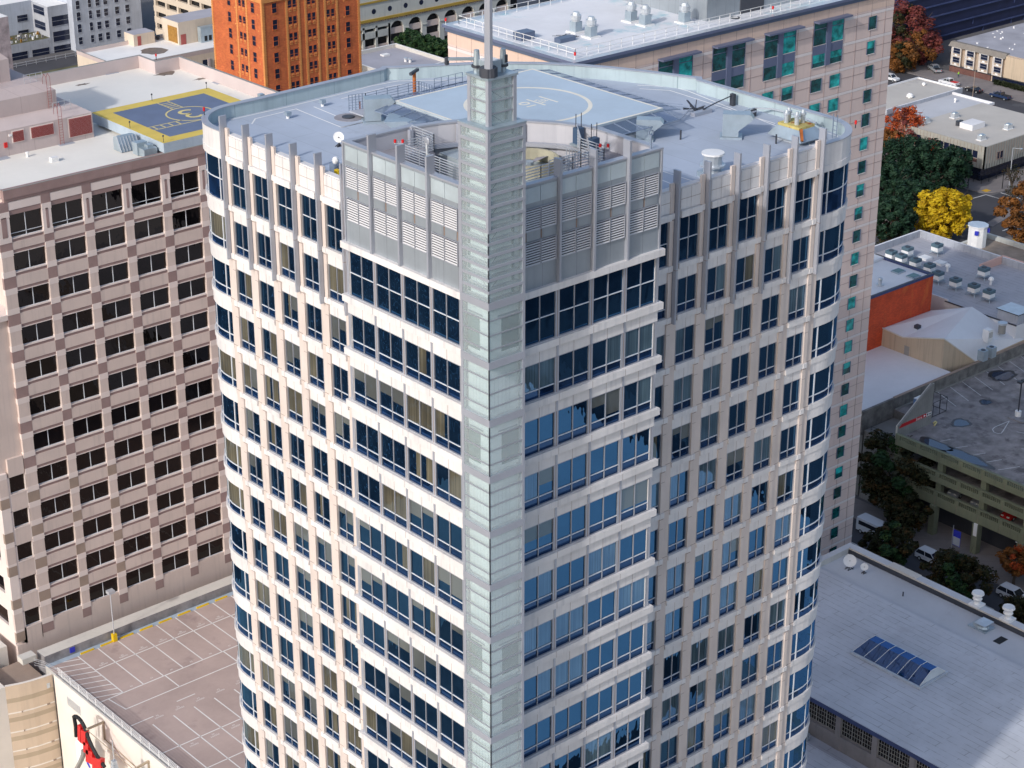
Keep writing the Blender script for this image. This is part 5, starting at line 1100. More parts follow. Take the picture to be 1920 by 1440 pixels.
for a in range(9): q.bar((71.5+1.3*math.cos(a), 71+1.0*math.sin(a*1.7), zh+.1), (71.5+1.3*math.cos(a+2.2), 71+1.0*math.sin(a*1.7+2), zh+.25), .03, 'dark_metal')
single('cable_heap', q, 'tangled heap of dark cables on the hotel roof', 'cable')
q = MB(); q.cyl(92.2, 64.9, zh+.02, zh+.12, .55, 'dark_metal', 14); q.cyl(92.2, 64.9, zh+.12, zh+.125, .35, 'roof_white', 14); single('roof_ring', q, 'dark ring lying on the hotel roof by the railing', 'ring')
for x, y, lb in ((xh-.3, yh2, 'red beacon at the far left corner of the hotel roof'), (xh+.6, yh+.6, 'red beacon at the near corner of the hotel roof'), (97.5, yh+.8, 'red beacon on the hotel railing near the top edge')):
    q = MB(); q.bar((x, y, zh), (x, y, zh+.4), .04, 'white_paint'); q.cyl(x, y, zh+.4, zh+.75, .12, 'red', 8); single('beacon_lamp', q, lb, 'beacon')
# ================================================================== RIGHT: LOW ROOF WITH SKYLIGHT
surf('roof_paint', (.56, .58, .62), .85, .08, .12, 1.2, dirt=(.40, .40, .43), dirtcov=.64)
seams('felt_roof', (.56, .58, .63), .95, 6.5, .42, (.42, .62), (.47, .48, .52)); seams('felt_grey', (.42, .42, .46), 1.1, 9)
surf('stucco_grey', (.25, .23, .23), .85, .12, .5, 3, streak=.2)
SR = thing('hall_building', 'broad low hall with pale blue felt roof, ridge skylight and gridded clerestory windows', 'building', (93, 30, G))
m = MB(); zr2 = -76.0
m.box(78.3, -40, G, 101.5, 54.9, zr2-.6, 'stucco_grey', 'felt_roof'); m.box(77.8, 14.2, zr2-.6, 101.5, 54.9, zr2, 'navy_trim', 'felt_roof')
m.hull8([(77.8, 8, zr2-.62), (101.5, 8, zr2-.62), (101.5, 14.2, zr2-.6), (77.8, 14.2, zr2-.6)], [(77.8, 8, zr2-.4), (101.5, 8, zr2-.4), (101.5, 14.2, zr2), (77.8, 14.2, zr2)], 'felt_roof')
m.box(101.5, -40, G, 108.0, 54.9, zr2-.5, 'stucco_grey', 'roof_paint'); m.box(108.0, -40, G, 109.2, 54.9, zr2+.35, 'concrete_pale', 'roof_paint'); m.box(77.8, 54.9, G, 109.2, 55.8, zr2+.3, 'concrete_pale', 'roof_paint')
m.box(107.85, -40, zr2-.5, 108.0, 54.9, zr2+.1, 'dark_metal'); m.box(108, 44, zr2+.35, 109.2, 48.5, zr2+.45, 'concrete_pale'); m.build('wall', SR)
m = MB(); zl = -80.9; m.box(66, -40, G, 76.2, 54, zl, 'stucco_grey', 'felt_roof'); m.box(76.2, -40, G, 78.3, 54, zl-.3, 'stucco_grey', 'felt_grey'); m.build('lower_roof', SR)
m = MB()
for i in range(8):
    y1_ = 36.6-5.3*i; m.box(77.95, y1_-.75, zl-.3, 78.3, y1_, zr2-.6, 'stucco_grey')
m.box(78.0, -10, zl-.3, 78.3, 54, zl+1.6, 'stucco_grey'); m.build('pier', SR)
for i in range(7):
    y1_ = 35.8-5.3*i; g = MB(); g.poly([(78.24, y1_, -79.0), (78.24, y1_-4.5, -79.0), (78.24, y1_-4.5, -76.7), (78.24, y1_, -76.7)], 'glass_black'); o = g.build('window', SR); f = MB()
    for q in range(13): w__ = .09 if q % 4 == 0 else .03; f.box(78.15, y1_-4.5*q/12-w__/2, -79, 78.22, y1_-4.5*q/12+w__/2, -76.7, 'coping_grey')
    for q in (-79.0, -78.45, -77.9, -77.35, -76.75): f.box(78.15, y1_-4.5, q, 78.22, y1_, q+.04, 'coping_grey')
    f.build('frame', o)
glass('glass_sky', (.004, .02, .07), 3.2, tint=(.28, .5, 1), wav=.1); SKY = thing('ridge_skylight', 'long hipped skylight of blue glass on the pale felt roof', 'skylight', (91, 33, zr2))
ax0, ax1, ay0, ay1, zc, zt_ = 88.6, 93.4, 27.9, 37.9, zr2+.35, zr2+1.25; xm = (ax0+ax1)/2+.2
m = MB(); m.box(ax0-.2, ay0-.2, zr2+.005, ax1+.2, ay1+.2, zc, 'galv_light'); m.build('curb', SKY)
m = MB(); xa, xb = xm-.2, xm+1.0
m.poly([(ax0, ay1, zc+.02), (ax0, ay0, zc+.02), (xa, ay0+.35, zt_), (xa, ay1-.35, zt_)], 'glass_sky'); m.poly([(ax1, ay0, zc+.02), (ax1, ay1, zc+.02), (xb, ay1-.35, zt_), (xb, ay0+.35, zt_)], 'glass_sky'); m.poly([(xa, ay1-.35, zt_), (xa, ay0+.35, zt_), (xb, ay0+.35, zt_), (xb, ay1-.35, zt_)], 'glass_sky')
m.poly([(ax0, ay0, zc+.02), (ax1, ay0, zc+.02), (xb, ay0+.35, zt_), (xa, ay0+.35, zt_)], 'galv_light'); m.poly([(ax1, ay1, zc+.02), (ax0, ay1, zc+.02), (xa, ay1-.35, zt_), (xb, ay1-.35, zt_)], 'galv_light'); m.build('glazing', SKY)
m = MB()
for q in range(7):
    t = q/6; y = ay0+(ay1-ay0)*t; yy = ay0+.35+(ay1-ay0-.7)*t; m.path([(ax0, y, zc+.05), (xa, yy, zt_+.03), (xb, yy, zt_+.03), (ax1, y, zc+.05)], .035, 'white_paint')
m.build('glazing_bar', SKY)
def urn(x, y, z, lab):
    q = MB(); q.box(x-.75, y-.75, z, x+.75, y+.75, z+.25, 'white_paint')
    for a, b, r1, r2 in ((.25, .5, .5, .32), (.5, .95, .32, .62), (.95, 1.25, .62, .45), (1.25, 1.6, .45, .8), (1.6, 1.85, .8, .72)): q.cyl(x, y, z+a, z+b, r1, 'white_paint', 14, r2=r2)
    single('roof_urn', q, lab, 'urn', 'white urns on the hall parapet', smooth=False)
urn(108.6, 34.9, zr2+.35, 'white vase-shaped urn on the hall parapet, farther from the right picture edge'); urn(108.6, 30.3, zr2+.35, 'white vase-shaped urn on the hall parapet, nearer the right picture edge')
def dish(x, y, z, r, lab, grp=None, az=(-.75, -.55, .35), leg=.6):
    q = MB(); d = Vector(az).normalized(); c = Vector((x, y, z+leg+r*.7)); u = d.cross(Vector((0, 0, 1))).normalized(); v = u.cross(d)
    for k in range(3):
        for i in range(16):
            P = []
            for rr, ii in ((k, i), (k+1, i), (k+1, i+1), (k, i+1)): a = 2*math.pi*ii/16; rad = r*rr/3; P.append(c+(u*math.cos(a)+v*math.sin(a))*rad+d*(rad*rad/r*.25))
            q.poly(P, 'white_paint') if k else q.poly([P[0], P[1], P[2]], 'white_paint')
    q.bar(c, c+d*r*.9, .03, 'dark_metal'); q.bar((x, y, z), c-d*.02, .07, 'dark_metal')
    for a in range(4): q.bar((x, y, z+leg*.6), (x+.6*r*math.cos(a*1.57+.4), y+.6*r*math.sin(a*1.57+.4), z+.02), .04, 'dark_metal')
    q.box(x-.7*r, y-.35*r, z, x+.7*r, y-.25*r, z+.06, 'dark_metal'); q.box(x-.7*r, y+.25*r, z, x+.7*r, y+.35*r, z+.06, 'dark_metal'); single('satellite_dish', q, lab, 'satellite dish', grp, origin=(x, y, z))
dish(104.9, 52.2, zr2-.5, .85, 'large white satellite dish at the far corner of the hall roof'); dish(105.4, 50.2, zr2-.5, .5, 'small white satellite dish on the hall roof')
dish(11.1, 30.9, 4.6, .42, 'white satellite dish on a dark frame on the left side of the blue roof', az=(-.7, -.6, .2), leg=.45)
q = MB(); q.box(104.9, 30.8, zr2-.5, 106.9, 33.4, zr2-.3, 'galv'); q.ball((105.9, 32.1, zr2-.3), .8, 'galv', sy=1.4, sz=.6, half=True); q.box(105.0, 31.0, zr2+.3, 106.9, 32.6, zr2+.36, 'galv_light'); single('hood_vent', q, 'blue grey domed vent on the lower strip of the hall roof', 'vent')
q = MB(); q.box(104.3, 28.2, zr2-.5, 106.0, 29.2, zr2-.46, 'black'); single('roof_scuttle', q, 'black scuttle opening near the right edge of the hall roof', 'hatch')
q = MB(); q.bar((104.6, 43.2, zr2-.5), (104.6, 43.2, zr2+.1), .09, 'dark_metal', 6); single('vent_pipe', q, 'thin dark vent pipe on the hall roof strip', 'pipe')
q = MB(); q.box(76.4, 35, zl-.25, 77.6, 36.6, zl+.3, 'galv'); q.cyl(77.0, 34.6, zl-.25, zl+.35, .45, 'galv', 10); single('roof_blower', q, 'small grey blower on the lower roof against the white tower', 'blower')
# ================================================================== RIGHT: OLIVE PARKING GARAGE
surf('olive', (.20, .215, .145), .85, .10, .4, 3, streak=.2)
surf('deck_concrete', (.27, .25, .25), .9, .32, .5, 2.5, dirt=(.13, .115, .12), dirtcov=.54)
surf('wet_stain', (.05, .045, .05), .35, .4, 1.0, 4)
surf('parapet_dark', (.20, .19, .18), .9, .4, .7, 3, streak=.35)
surf('board_concrete', (.24, .235, .225), .9, .12, .5, 3, joints=(.45, 0, .03), jcol=(.16, .155, .15))
m_, t_, o_ = nt('puddle'); b_ = N(t_, 'ShaderNodeBsdfPrincipled'); b_.inputs['Base Color'].default_value = (.012, .03, .075, 1); b_.inputs['Roughness'].default_value = .04; b_.inputs['IOR'].default_value = 1.9; L(t_, b_.outputs[0], o_.inputs[0])
xg, ygm, zd = 144.15, 76.3, -79.2
GR = thing('olive_garage', 'olive green parking garage with slotted parapets and puddles on its roof deck', 'parking garage', (165, 60, G))
m = MB(); m.box(xg+.5, 10, zd-.45, 230, ygm, zd, 'olive', 'deck_concrete'); m.box(152.4, ygm, zd-.45, 230, 83.2, zd, 'deck_concrete')
m.box(xg+.5, 10, -82.9, 175, ygm, -82.5, 'olive', 'deck_concrete'); m.box(xg+.5, 10, -86.4, 175, ygm, -85.9, 'olive', 'deck_concrete'); m.box(175, 10, G, 230, 83.2, zd-.45, 'black'); m.box(152.4, ygm, G, 175, 83.2, zd-.45, 'board_concrete')
m.box(xg+4, 10, G, 175, ygm, -86.4, 'black'); m.build('floor_slab', GR)
for top, bot in ((-78.2, -80.0), (-81.55, -83.3), (-84.7, -87.05)):
    m = MB(); m.box(xg, 10, bot, xg+.5, ygm, top-.85, 'olive'); m.box(xg-.05, 10, top-.16, xg+.45, ygm, top, 'olive')
    y = ygm
    while y > 12:
        m.box(xg-.02, y-.75, top-.85, xg+.4, y, top-.16, 'olive'); m.box(xg-.03, y-.40, bot, xg-.0, y-.36, top-.85, 'groove')
        for i in range(9): m.box(xg+.02, y-1.02-.35*i-.12, top-.85, xg+.3, y-1.02-.35*i, top-.16, 'olive')
        y -= 3.9
    m.build('slotted_parapet', GR)
for i in range(8): m = MB(); y = 76.0-7.8*i; m.box(xg-.35, y-.5, G, xg+.75, y+.5, -87.05, 'olive'); m.box(xg+.6, y-.45, -87.05, xg+1.5, y+.45, zd-.45, 'olive'); m.build('column', GR)
m = MB(); m.box(xg+4-.02, 10, -88.5, xg+4, ygm, -87.1, 'stucco_grey'); m.box(xg+3.9, 30, G, xg+3.98, ygm, -88.5, 'dark_metal'); m.build('storefront', GR)
m = MB(); m.box(xg+.5, 83.2, zd-2, 230, 83.6, -77.25, 'parapet_dark'); m.box(152.4, 82.9, zd, 230, 83.2, zd+.12, 'coping_grey'); m.box(152.4, 83.15, -77.25, 230, 83.65, -77.17, 'granite_brown'); m.build('back_parapet', GR)
z = zd+.006; m = MB()
for i in range(8):
    x = 162.66+3.11*i; m.strip([(x, 82.8), (x-2.08, 77.65)], .11, z, 'road_line')
for a, b in (((148.7, 71.5), (150.4, 70.9)), ((147.7, 69.0), (150.5, 67.8)), ((147.5, 65.8), (150.6, 64.6)), ((147.4, 63.0), (150.6, 61.7)), ((147.4, 60.0), (150.7, 58.6)), ((158.3, 58), (155.8, 62)), ((162.6, 60), (160.1, 66))): m.strip([a, b], .11, z, 'road_line')
lp = [PZ(1600+a/6, 640+b/6, zd) for a, b in ((1755, 895), (1660, 935), (1590, 965), (1565, 990), (1580, 1020), (1625, 1038), (1665, 1033), (1690, 1000), (1755, 895))]; m.strip([(p.x, p.y) for p in lp], .13, z, 'road_line'); m.build('stall_lines', GR)
k = 0
for (u, v, rx, ry) in ((1680, 385, 1.9, 1.5), (1490, 685, .85, .75), (1210, 920, 1.3, 1.1), (940, 1165, 1.0, 2.6), (1260, 1300, 1.1, 3.6)):
    p = PZ(1600+u/6, 640+v/6, zd); k += 1
    def blob(s_, zz, mat, mb): mb.poly([(p.x+rx*s_*math.cos(a*.3491)*(1+.16*math.sin(2*a+k)), p.y+ry*s_*math.sin(a*.3491)*(1+.14*math.cos(3*a*.35+k)), zz) for a in range(18)], mat)
    m = MB(); blob(1.35, zd+.008, 'wet_stain', m); m.build('wet_patch', GR); m = MB(); blob(1.0, zd+.013, 'puddle', m); m.build('puddle', GR)
SW = thing('stair_wall', 'tall triangular board-marked concrete stair wall with a red stripe on the garage roof', 'wall', (148, ygm+.15, zd))
m = MB(); A = [(144.5, -79.3), (152.6, -79.3), (152.6, -72.5), (151.9, -72.4), (144.5, -77.2)]
for y in (ygm, ygm+.35): q = [(a, y, b) for a, b in A]; m.poly(q if y == ygm else q[::-1], 'board_concrete')
for i in range(5): a, b = A[i], A[(i+1) % 5]; m.poly([(b[0], ygm, b[1]), (a[0], ygm, a[1]), (a[0], ygm+.35, a[1]), (b[0], ygm+.35, b[1])], 'concrete_pale' if i > 1 else 'board_concrete')
m.bar((144.4, ygm-.15, -77.1), (151.9, ygm-.15, -72.2), .2, 'board_concrete'); m.build('panel', SW)
surf('sign_red', (.50, .012, .02), .5, .05); m = MB(); m.box(144.9, ygm-.02, -77.62, 152.45, ygm-.003, -77.05, 'sign_red'); m.box(151.25, ygm-.028, -77.60, 152.45, ygm-.021, -77.07, 'white_paint'); m.build('stripe', SW)
text('Stairs', 'lettering', 'white_paint', .66, (149.5, ygm-.03, -77.36), eul(90, 0, 0), SW); m = MB(); m.poly([(150.62, ygm-.03, -77.55), (151.1, ygm-.03, -77.33), (150.62, ygm-.03, -77.12)], 'white_paint'); m.box(151.4, ygm-.035, -77.5, 151.75, ygm-.03, -77.15, 'black'); m.box(151.95, ygm-.035, -77.5, 152.3, ygm-.03, -77.2, 'black'); m.build('pictogram', SW)
m = MB(); m.box(145.3, 76.7, G, 152.3, 83.1, -80.5, 'board_concrete'); m.box(145.3, 82.9, -80.5, 153, 83.2, -74.0+0, 'board_concrete') if 0 else None; railrun(m, [(145.5, 76.8), (145.5, 82)], -80.5, n=5, mat='dark_metal'); m.build('stairwell', SW)
q = MB(); q.cyl(164.66, 69.1, zd, zd+1.0, .5, 'white_paint', 10); q.bar((164.66, 69.1, zd+1), (164.66, 69.1, -73.3), .11, 'dark_metal', 6); q.box(163.9, 68.7, -73.4, 164.5, 69.4, -73.1, 'dark_metal'); q.box(164.8, 68.7, -73.4, 165.4, 69.4, -73.1, 'dark_metal'); q.box(163.2, 67.2, zd, 168, 69.9, zd+.16, 'concrete_dirty'); single('garage_lamp_post', q, 'black twin-head lamp post on a white drum base on the garage roof', 'lamp post', origin=(164.66, 69.1, zd))
q = MB(); q.box(153.2, 78.6, zd, 154.8, 80.2, zd+2.6, 'pad_blue'); q.box(153.25, 78.58, zd+2.0, 154.75, 78.6, zd+2.3, 'white_paint'); single('vending_kiosk', q, 'small pale blue kiosk behind the concrete stair wall', 'kiosk') if False else None
surf('kiosk_blue', (.16, .26, .48), .5, .1); q = MB(); q.box(153.3, 79.0, zd, 154.9, 80.4, zd+2.6, 'kiosk_blue'); q.box(153.4, 78.97, zd+.3, 154.8, 79.0, zd+1.2, 'galv_light'); q.box(153.3, 79.0, zd+2.6, 154.9, 80.4, zd+2.7, 'white_paint'); single('equipment_cabinet', q, 'blue equipment cabinet in a wire cage on the garage roof', 'cabinet')
q = MB(); railrun(q, [(153.0, 77.6), (158.0, 77.6), (158.0, 81.5)], zd, 2.4, n=3, mat='black', r=.04, rows=(1, .02)); single('wire_cage', q, 'black wire cage fence beside the concrete stair wall', 'fence')
q = MB(); q.bar((152.9, 76.0, zd+.12), (153.6, 76.2, zd+.12), .12, 'line_yellow', 6); q.bar((152.3, 75.4, zd+.12), (153.5, 75.9, zd+.12), .12, 'line_yellow', 6); single('yellow_bumper', q, 'short yellow bumper at the foot of the stair wall', 'bumper')
# ---- roofs behind the garage
surf('roof_white2', (.72, .72, .74), .85, .08, .1, 1.5, streak=0, dirt=(.34, .34, .36), dirtcov=.70)
WR = thing('white_roof_building', 'low building with a broad plain white roof beside the hotel', 'building', (156, 91, G)); m = MB(); m.box(145.6, 83.6, G, 167.4, 98.3, -77.6, 'board_concrete'); m.build('wall', WR); m = MB(); m.box(145.6, 83.6, -77.6, 167.4, 98.3, -77.5, 'roof_white2'); m.build('roof', WR)
BG = thing('gabled_building', 'tan walled building with a folded white roof and rusty stains', 'building', (176, 90, G)); surf('tan_wall', (.52, .42, .31), .85, .06, .2, 2, streak=.25, dirt=(.42, .25, .13), dirtcov=.66)
P_ = [(167.4, 98.28, -74.4), (167.4, 94, -74.7), (167.4, 86, -72.4), (173, 83.66, -77.1), (186, 83.66, -76.9), (182.5, 92, -72.7), (179.8, 98.28, -74.6)]
m = MB()
for a, b in zip(P_, P_[1:]+P_[:1]): m.poly([(a[0], a[1], G), (b[0], b[1], G), b, a], 'tan_wall')
m.build('wall', BG); m = MB()
for q in ((0, 1, 5, 6), (1, 2, 5), (2, 3, 4, 5)): m.poly([P_[i] for i in q], 'roof_white2')
m.path([(P_[i][0]-.05, P_[i][1], P_[i][2]+.05) for i in (0, 1, 2, 3)], .12, 'concrete_pale'); m.build('roof', BG)
m = MB(); fb(m, 'L', 167.4, 92.6, 93.6, 0, .05, -77.5, -75.9, 'coping_grey'); m.build('door', BG)
RB = thing('red_brick_building', 'building with a blank orange-red painted brick wall and white roof', 'building', (172, 105, G)); brick('brick_red', (.74, .085, .02), (.58, .06, .018), (.52, .10, .04), .5, .18, .02, stain=(.62, .13, .03))
m = MB(); m.box(155, 98.3, G, 179.8, 110.6, -68.35, 'brick_red', 'roof_white2'); m.build('wall', RB); m = MB(); band(m, [(155, 110.6), (155, 98.3), (179.8, 98.3), (179.8, 110.6)], -.35, .03, -68.35, -67.9, 'navy_trim', 'dark_metal'); m.box(155, 108.6, -68.3, 179.8, 110.6, -67.9, 'roof_white2'); m.box(176.3, 98.27, -74.6, 179.5, 98.3, -72.8, 'stucco_beige') if 0 else None; m.build('coping', RB)
for i, (x, y) in enumerate(((176.8, 103.3), (176.9, 100.2))): q = MB(); q.box(x-1.0, y-.8, -68.35, x+1.0, y+.8, -68.1, 'galv'); q.box(x-.85, y-.65, -68.1, x+.85, y+.65, -68.06, 'prow_teal'); single('roof_light', q, ('grey framed roof light on the red brick building, farther one', 'grey framed roof light on the red brick building, nearer its corner')[i], 'roof light', 'roof lights on the red brick building')
q = MB(); q.cyl(169.6, 101.3, -68.35, -68.1, .6, 'galv_light', 10); q.cyl(169.6, 101.3, -68.1, -67.4, .35, 'galv_light', 10); q.ball((169.6, 101.3, -67.3), .42, 'galv_light', half=True, n=8); single('turbine_vent', q, 'silver turbine vent on the red brick building roof', 'vent')
AR = thing('grey_roof_building', 'wide building with a grey felt roof carrying many condenser units', 'building', (196, 103, G))
m = MB(); m.box(183.9, 84, G, 206, 121.5, -74.0, 'roof_white2', 'felt_grey'); band(m, [(183.9, 121.5), (183.9, 98), ], -.3, 0, -74, -73.6, 'roof_white2'); band(m, [(206, 84), (206, 121.5), (184.2, 121.5)], -.4, 0, -74, -72.7, 'roof_white2', inner='grey_stucco'); m.box(183.8, 84, -74.1, 183.95, 98.5, -73.9, 'dark_metal'); m.build('wall', AR)
m = MB()
for i in range(6): m.box(183.86, 97.4-1.25*i, -77.6, 183.895, 98.3-1.25*i, -76.2, 'dark_glass_flat')
m.build('window_strip', AR)
PKW = MB(); surf('pink_wall', (.66, .42, .36), .8, .05); PKW.box(199.5, 103.0, -74, 206.3, 103.3, -72.6, 'pink_wall'); PKW.box(206.0, 90, -77, 206.3, 103.0, -72.6, 'pink_wall'); single('pink_parapet', PKW, 'salmon pink parapet wall at the right side of the grey felt roof', 'wall')
surf('brown_gravel', (.30, .24, .19), .95, .2, .6, 5); m = MB(); m.box(206.3, 84, G, 222, 118, -77.0, 'grey_stucco', 'gravel_roof'); band(m, [(222, 84), (222, 118), (206.5, 118)], -.5, 0, -77, -76.1, 'cream_stone'); BR = thing('brown_roof_building', 'building with a brown gravel roof carrying a white round turret', 'building', (214, 100, G)); m.build('wall', BR); m = MB(); m.box(206.4, 84.1, -77, 221.4, 117.4, -76.95, 'brown_gravel'); m.build('roof', BR)
q = MB(); q.cyl(216.6, 116.4, -77, -73.0, 1.75, 'white_paint', 10, top='roof_white2'); q.cyl(216.6, 116.4, -73.0, -72.8, 1.95, 'white_paint', 10, top='galv_light')
for a in (200, 305): q.bar((216.6+1.8*math.cos(math.radians(a)), 116.4+1.8*math.sin(math.radians(a)), -73.9), (216.6+1.85*math.cos(math.radians(a+22)), 116.4+1.85*math.sin(math.radians(a+22)), -73.9), .5, 'sign_blue')
single('roof_turret', q, 'white round turret with blue awnings on the brown gravel roof', 'turret')
cond_l = ['second row, nearest the right picture edge', 'second row from the front, beside the previous', 'front row by the red wall corner', 'front row second', '', '', '', '', '', '', '']
surf('casing_teal', (.09, .15, .19), .5, .1); CU = thing('condenser_unit', 'x', 'condenser', (0, 0, 0), 'condenser units on the grey felt roof')
m = MB(); m.box(-.75, -.75, .75, .75, .75, 1.75, 'white_paint'); m.box(-.78, -.78, 1.5, .78, .78, 2.05, 'casing_teal'); m.build('casing', CU)
for s_ in ((1, 0), (0, 1)): pass
m = MB(); m.cyl(0, 0, 2.05, 2.15, .45, 'dark_metal', 12); m.build('fan_grille', CU)
for sx_ in (-1, 1):
    for sy_ in (-1, 1): m = MB(); m.bar((sx_*.6, sy_*.6, .75), (sx_*1.0, sy_*1.0, 0), .06, 'galv'); m.build('leg', CU)
m = MB(); m.box(-.9, -.9, .6, .9, .9, .72, 'galv'); m.build('base_tray', CU)
cu_spots = [((515, 340), 'condenser unit at the far left corner of the grey felt roof'), ((870, 300), 'condenser unit alone in the far middle of the grey felt roof'), ((880, 640), 'condenser unit touching the corner of the red brick wall'), ((1090, 720), 'condenser unit, second from the red brick corner in the front row'), ((1310, 790), 'condenser unit, third from the red brick corner in the front row'), ((1490, 860), 'condenser unit, farthest right of the front row'), ((1430, 590), 'condenser unit next to the salmon pink parapet'), ((320, 385), 'condenser unit half hidden behind the white coping, leftmost'), ((440, 430), 'condenser unit half hidden behind the white coping, second'), ((610, 480), 'condenser unit half hidden behind the white coping, third'), ((780, 545), 'condenser unit half hidden behind the white coping, nearest the red wall')]
for i, ((u, v), lb) in enumerate(cu_spots):
    p = PZ(1620+u/6.4, 430+v/6.4, -74)
    if i == 0: CU.location = (p.x, p.y, -74); CU['label'] = lb
    else: dup(CU, (p.x, p.y, -74), 0, lb, 'condenser units on the grey felt roof')
for u, v, lb in ((735, 355, 'white square roof hatch nearer the far side of the grey felt roof'), (915, 415, 'white square roof hatch nearer the middle of the grey felt roof')): p = PZ(1620+u/6.4, 430+v/6.4, -74); q = MB(); q.box(p.x-.9, p.y-.9, -74, p.x+.9, p.y+.9, -73.6, 'white_paint'); single('roof_hatch', q, lb, 'hatch', 'white hatches on the grey felt roof')
for u, v, lb in ((1000, 505, 'white mushroom vent left of the middle on the grey felt roof'), (1520, 665, 'white mushroom vent right of the middle on the grey felt roof')): p = PZ(1620+u/6.4, 430+v/6.4, -74); q = MB(); q.cyl(p.x, p.y, -74, -73.2, .22, 'white_paint', 8); q.ball((p.x, p.y, -73.0), .5, 'white_paint', half=True, n=10); q.cyl(p.x, p.y, -73.1, -73.0, .5, 'white_paint', 10); single('mushroom_vent', q, lb, 'vent', 'mushroom vents on the grey felt roof')
q = MB(); q.box(184.4, 84.2, -74, 188, 88.2, -72.4, 'grey_stucco', 'galv_light'); q.box(184.2, 84.0, -72.4, 188.2, 88.4, -72.25, 'dark_metal', 'galv_light'); single('rooftop_box', q, 'grey boxy rooftop plant housing at the near corner of the felt roof', 'plant housing')
for u, v, k, lb in ((640, 1195, 0, 'small black condenser on the folded white roof'), (1480, 1300, 1, 'white louvred box on the folded white roof'), (1655, 1205, 2, 'round grey fan with cap on the folded white roof'), (1430, 1470, 3, 'grey green air unit on the folded white roof, left of the pair'), (1530, 1430, 3, 'grey green air unit on the folded white roof, right of the pair')):
    p = PZ(1620+u/6.4, 430+v/6.4, -74.3); q = MB(); zz = -74.3-.6
    if k == 0: q.box(p.x-.4, p.y-.4, zz, p.x+.4, p.y+.4, zz+1.3, 'dark_metal')
    if k == 1: q.box(p.x-.6, p.y-.6, zz, p.x+.6, p.y+.6, zz+2.1, 'white_paint'); [q.box(p.x-.5, p.y-.64, zz+.8+.2*j, p.x+.5, p.y-.6, zz+.88+.2*j, 'coping_grey') for j in range(5)]
    if k == 2: q.cyl(p.x, p.y, zz, zz+1.6, .6, 'coping_grey', 12); q.cyl(p.x, p.y, zz+1.6, zz+1.9, .8, 'galv_light', 12)
    if k == 3: q.box(p.x-.6, p.y-.6, zz-.8, p.x+.6, p.y+.6, zz+.9, 'slot_green' if 'slot_green' in MATS else 'galv'); q.cyl(p.x, p.y, zz+.9, zz+.95, .4, 'dark_metal', 10)
    single('roof_unit', q, lb, 'roof unit')
# ================================================================== FAR RIGHT BLOCKS
surf('rib_concrete', (.36, .35, .31), .85, .10, .4, 3, streak=.2)
brick('brick_brown', (.20, .09, .07), (.15, .07, .06), (.10, .05, .05), .5, .25, .03)
surf('beige_roof', (.50, .47, .43), .9, .08, .12, 1.5, dirt=(.36, .34, .32), dirtcov=.64)
OF = thing('ribbed_office', 'two-storey office with vertical concrete ribs overhanging a dark glass ground floor', 'office building', (295, 175, G))
ox, oy, ox2, oy2 = 283.3, 163.5, 312, 186
m = MB(); m.box(ox+.3, oy+.3, -88, ox2, oy2, -83.1, 'rib_concrete', 'beige_roof'); m.box(ox+2.5, oy+2.5, G, ox2-2, oy2-1, -88, 'dark_glass_flat')
for F, base, a, b in (('R', oy+.3, ox, ox2), ('L', ox+.3, oy, oy2)):
    fb(m, F, base, a, b, 0, .3, -84.3, -82.9, 'rib_concrete'); fb(m, F, base, a, b, 0, .3, -88.1, -87.0, 'rib_concrete'); fb(m, F, base, a, a+2.0, 0, .3, -87, -84.3, 'rib_concrete')
    if F == 'L': fb(m, F, base, a+2, b, 0, .12, -87.0, -86.0, 'brick_brown'); fb(m, F, base, a+13, a+16, 0, .2, -86, -84.3, 'brick_brown')
    else: fb(m, F, base, a+2, b, 0, .28, -87, -84.3, 'rib_concrete')
    n = int((b-a)/.95)
    for i in range(n): fb(m, F, base, a+1.0+.95*i, a+1.06+.95*i, .3, .36, -88.1 if F == 'R' else -84.3, -82.95, 'groove')
    for i in range(n): fb(m, F, base, a+1.0+.95*i, a+1.06+.95*i, .3, .36, -88.1, -87.0, 'groove')
m.build('wall', OF)
for i in range(12):
    if i in (7, 8, 9): continue
    flatwin('L', ox+.3, oy+2.1+1.6*i, oy+3.5+1.6*i, -86.0, -84.35, OF, fr='rib_concrete', cross=False)
for i in range(2): flatwin('R', oy-.0, ox+4.5+1.2*i, ox+5.5+1.2*i, -86.6, -85.0, OF, fr='groove', cross=False)
m = MB(); railrun(m, [(ox+.8, oy2), (ox+.8, oy+.8), (ox2, oy+.8)], G+.02, 2.0, n=10, mat='black', r=.05); m.build('security_fence', OF)
for i, (x, y, lb) in enumerate(((288.8, 184.5, 'rooftop unit left by the orange tree on the beige office roof'), (297.0, 182.6, 'rooftop unit at the far edge of the beige office roof'), (287.6, 167.9, 'rooftop unit nearest the front corner of the beige office roof'), (299.0, 169.0, 'rooftop unit near the right side of the beige office roof'))):
    q = MB(); q.box(x-1.1, y-.7, -83.08, x+1.1, y+.7, -82.9, 'white_paint'); q.box(x-.9, y-.55, -82.9, x+.9, y+.55, -81.9, 'galv_light'); q.ball((x-.1, y, -81.95), .62, 'galv', sx=1.3, sz=.6, half=True, n=8); single('rooftop_unit', q, lb, 'rooftop unit', 'rooftop units on the beige office')
q = MB(); q.box(291.5, 173.4, -83.08, 296.2, 177.0, -81.8, 'roof_white2'); single('rooftop_curb_box', q, 'long white box in the middle of the beige office roof', 'rooftop box')
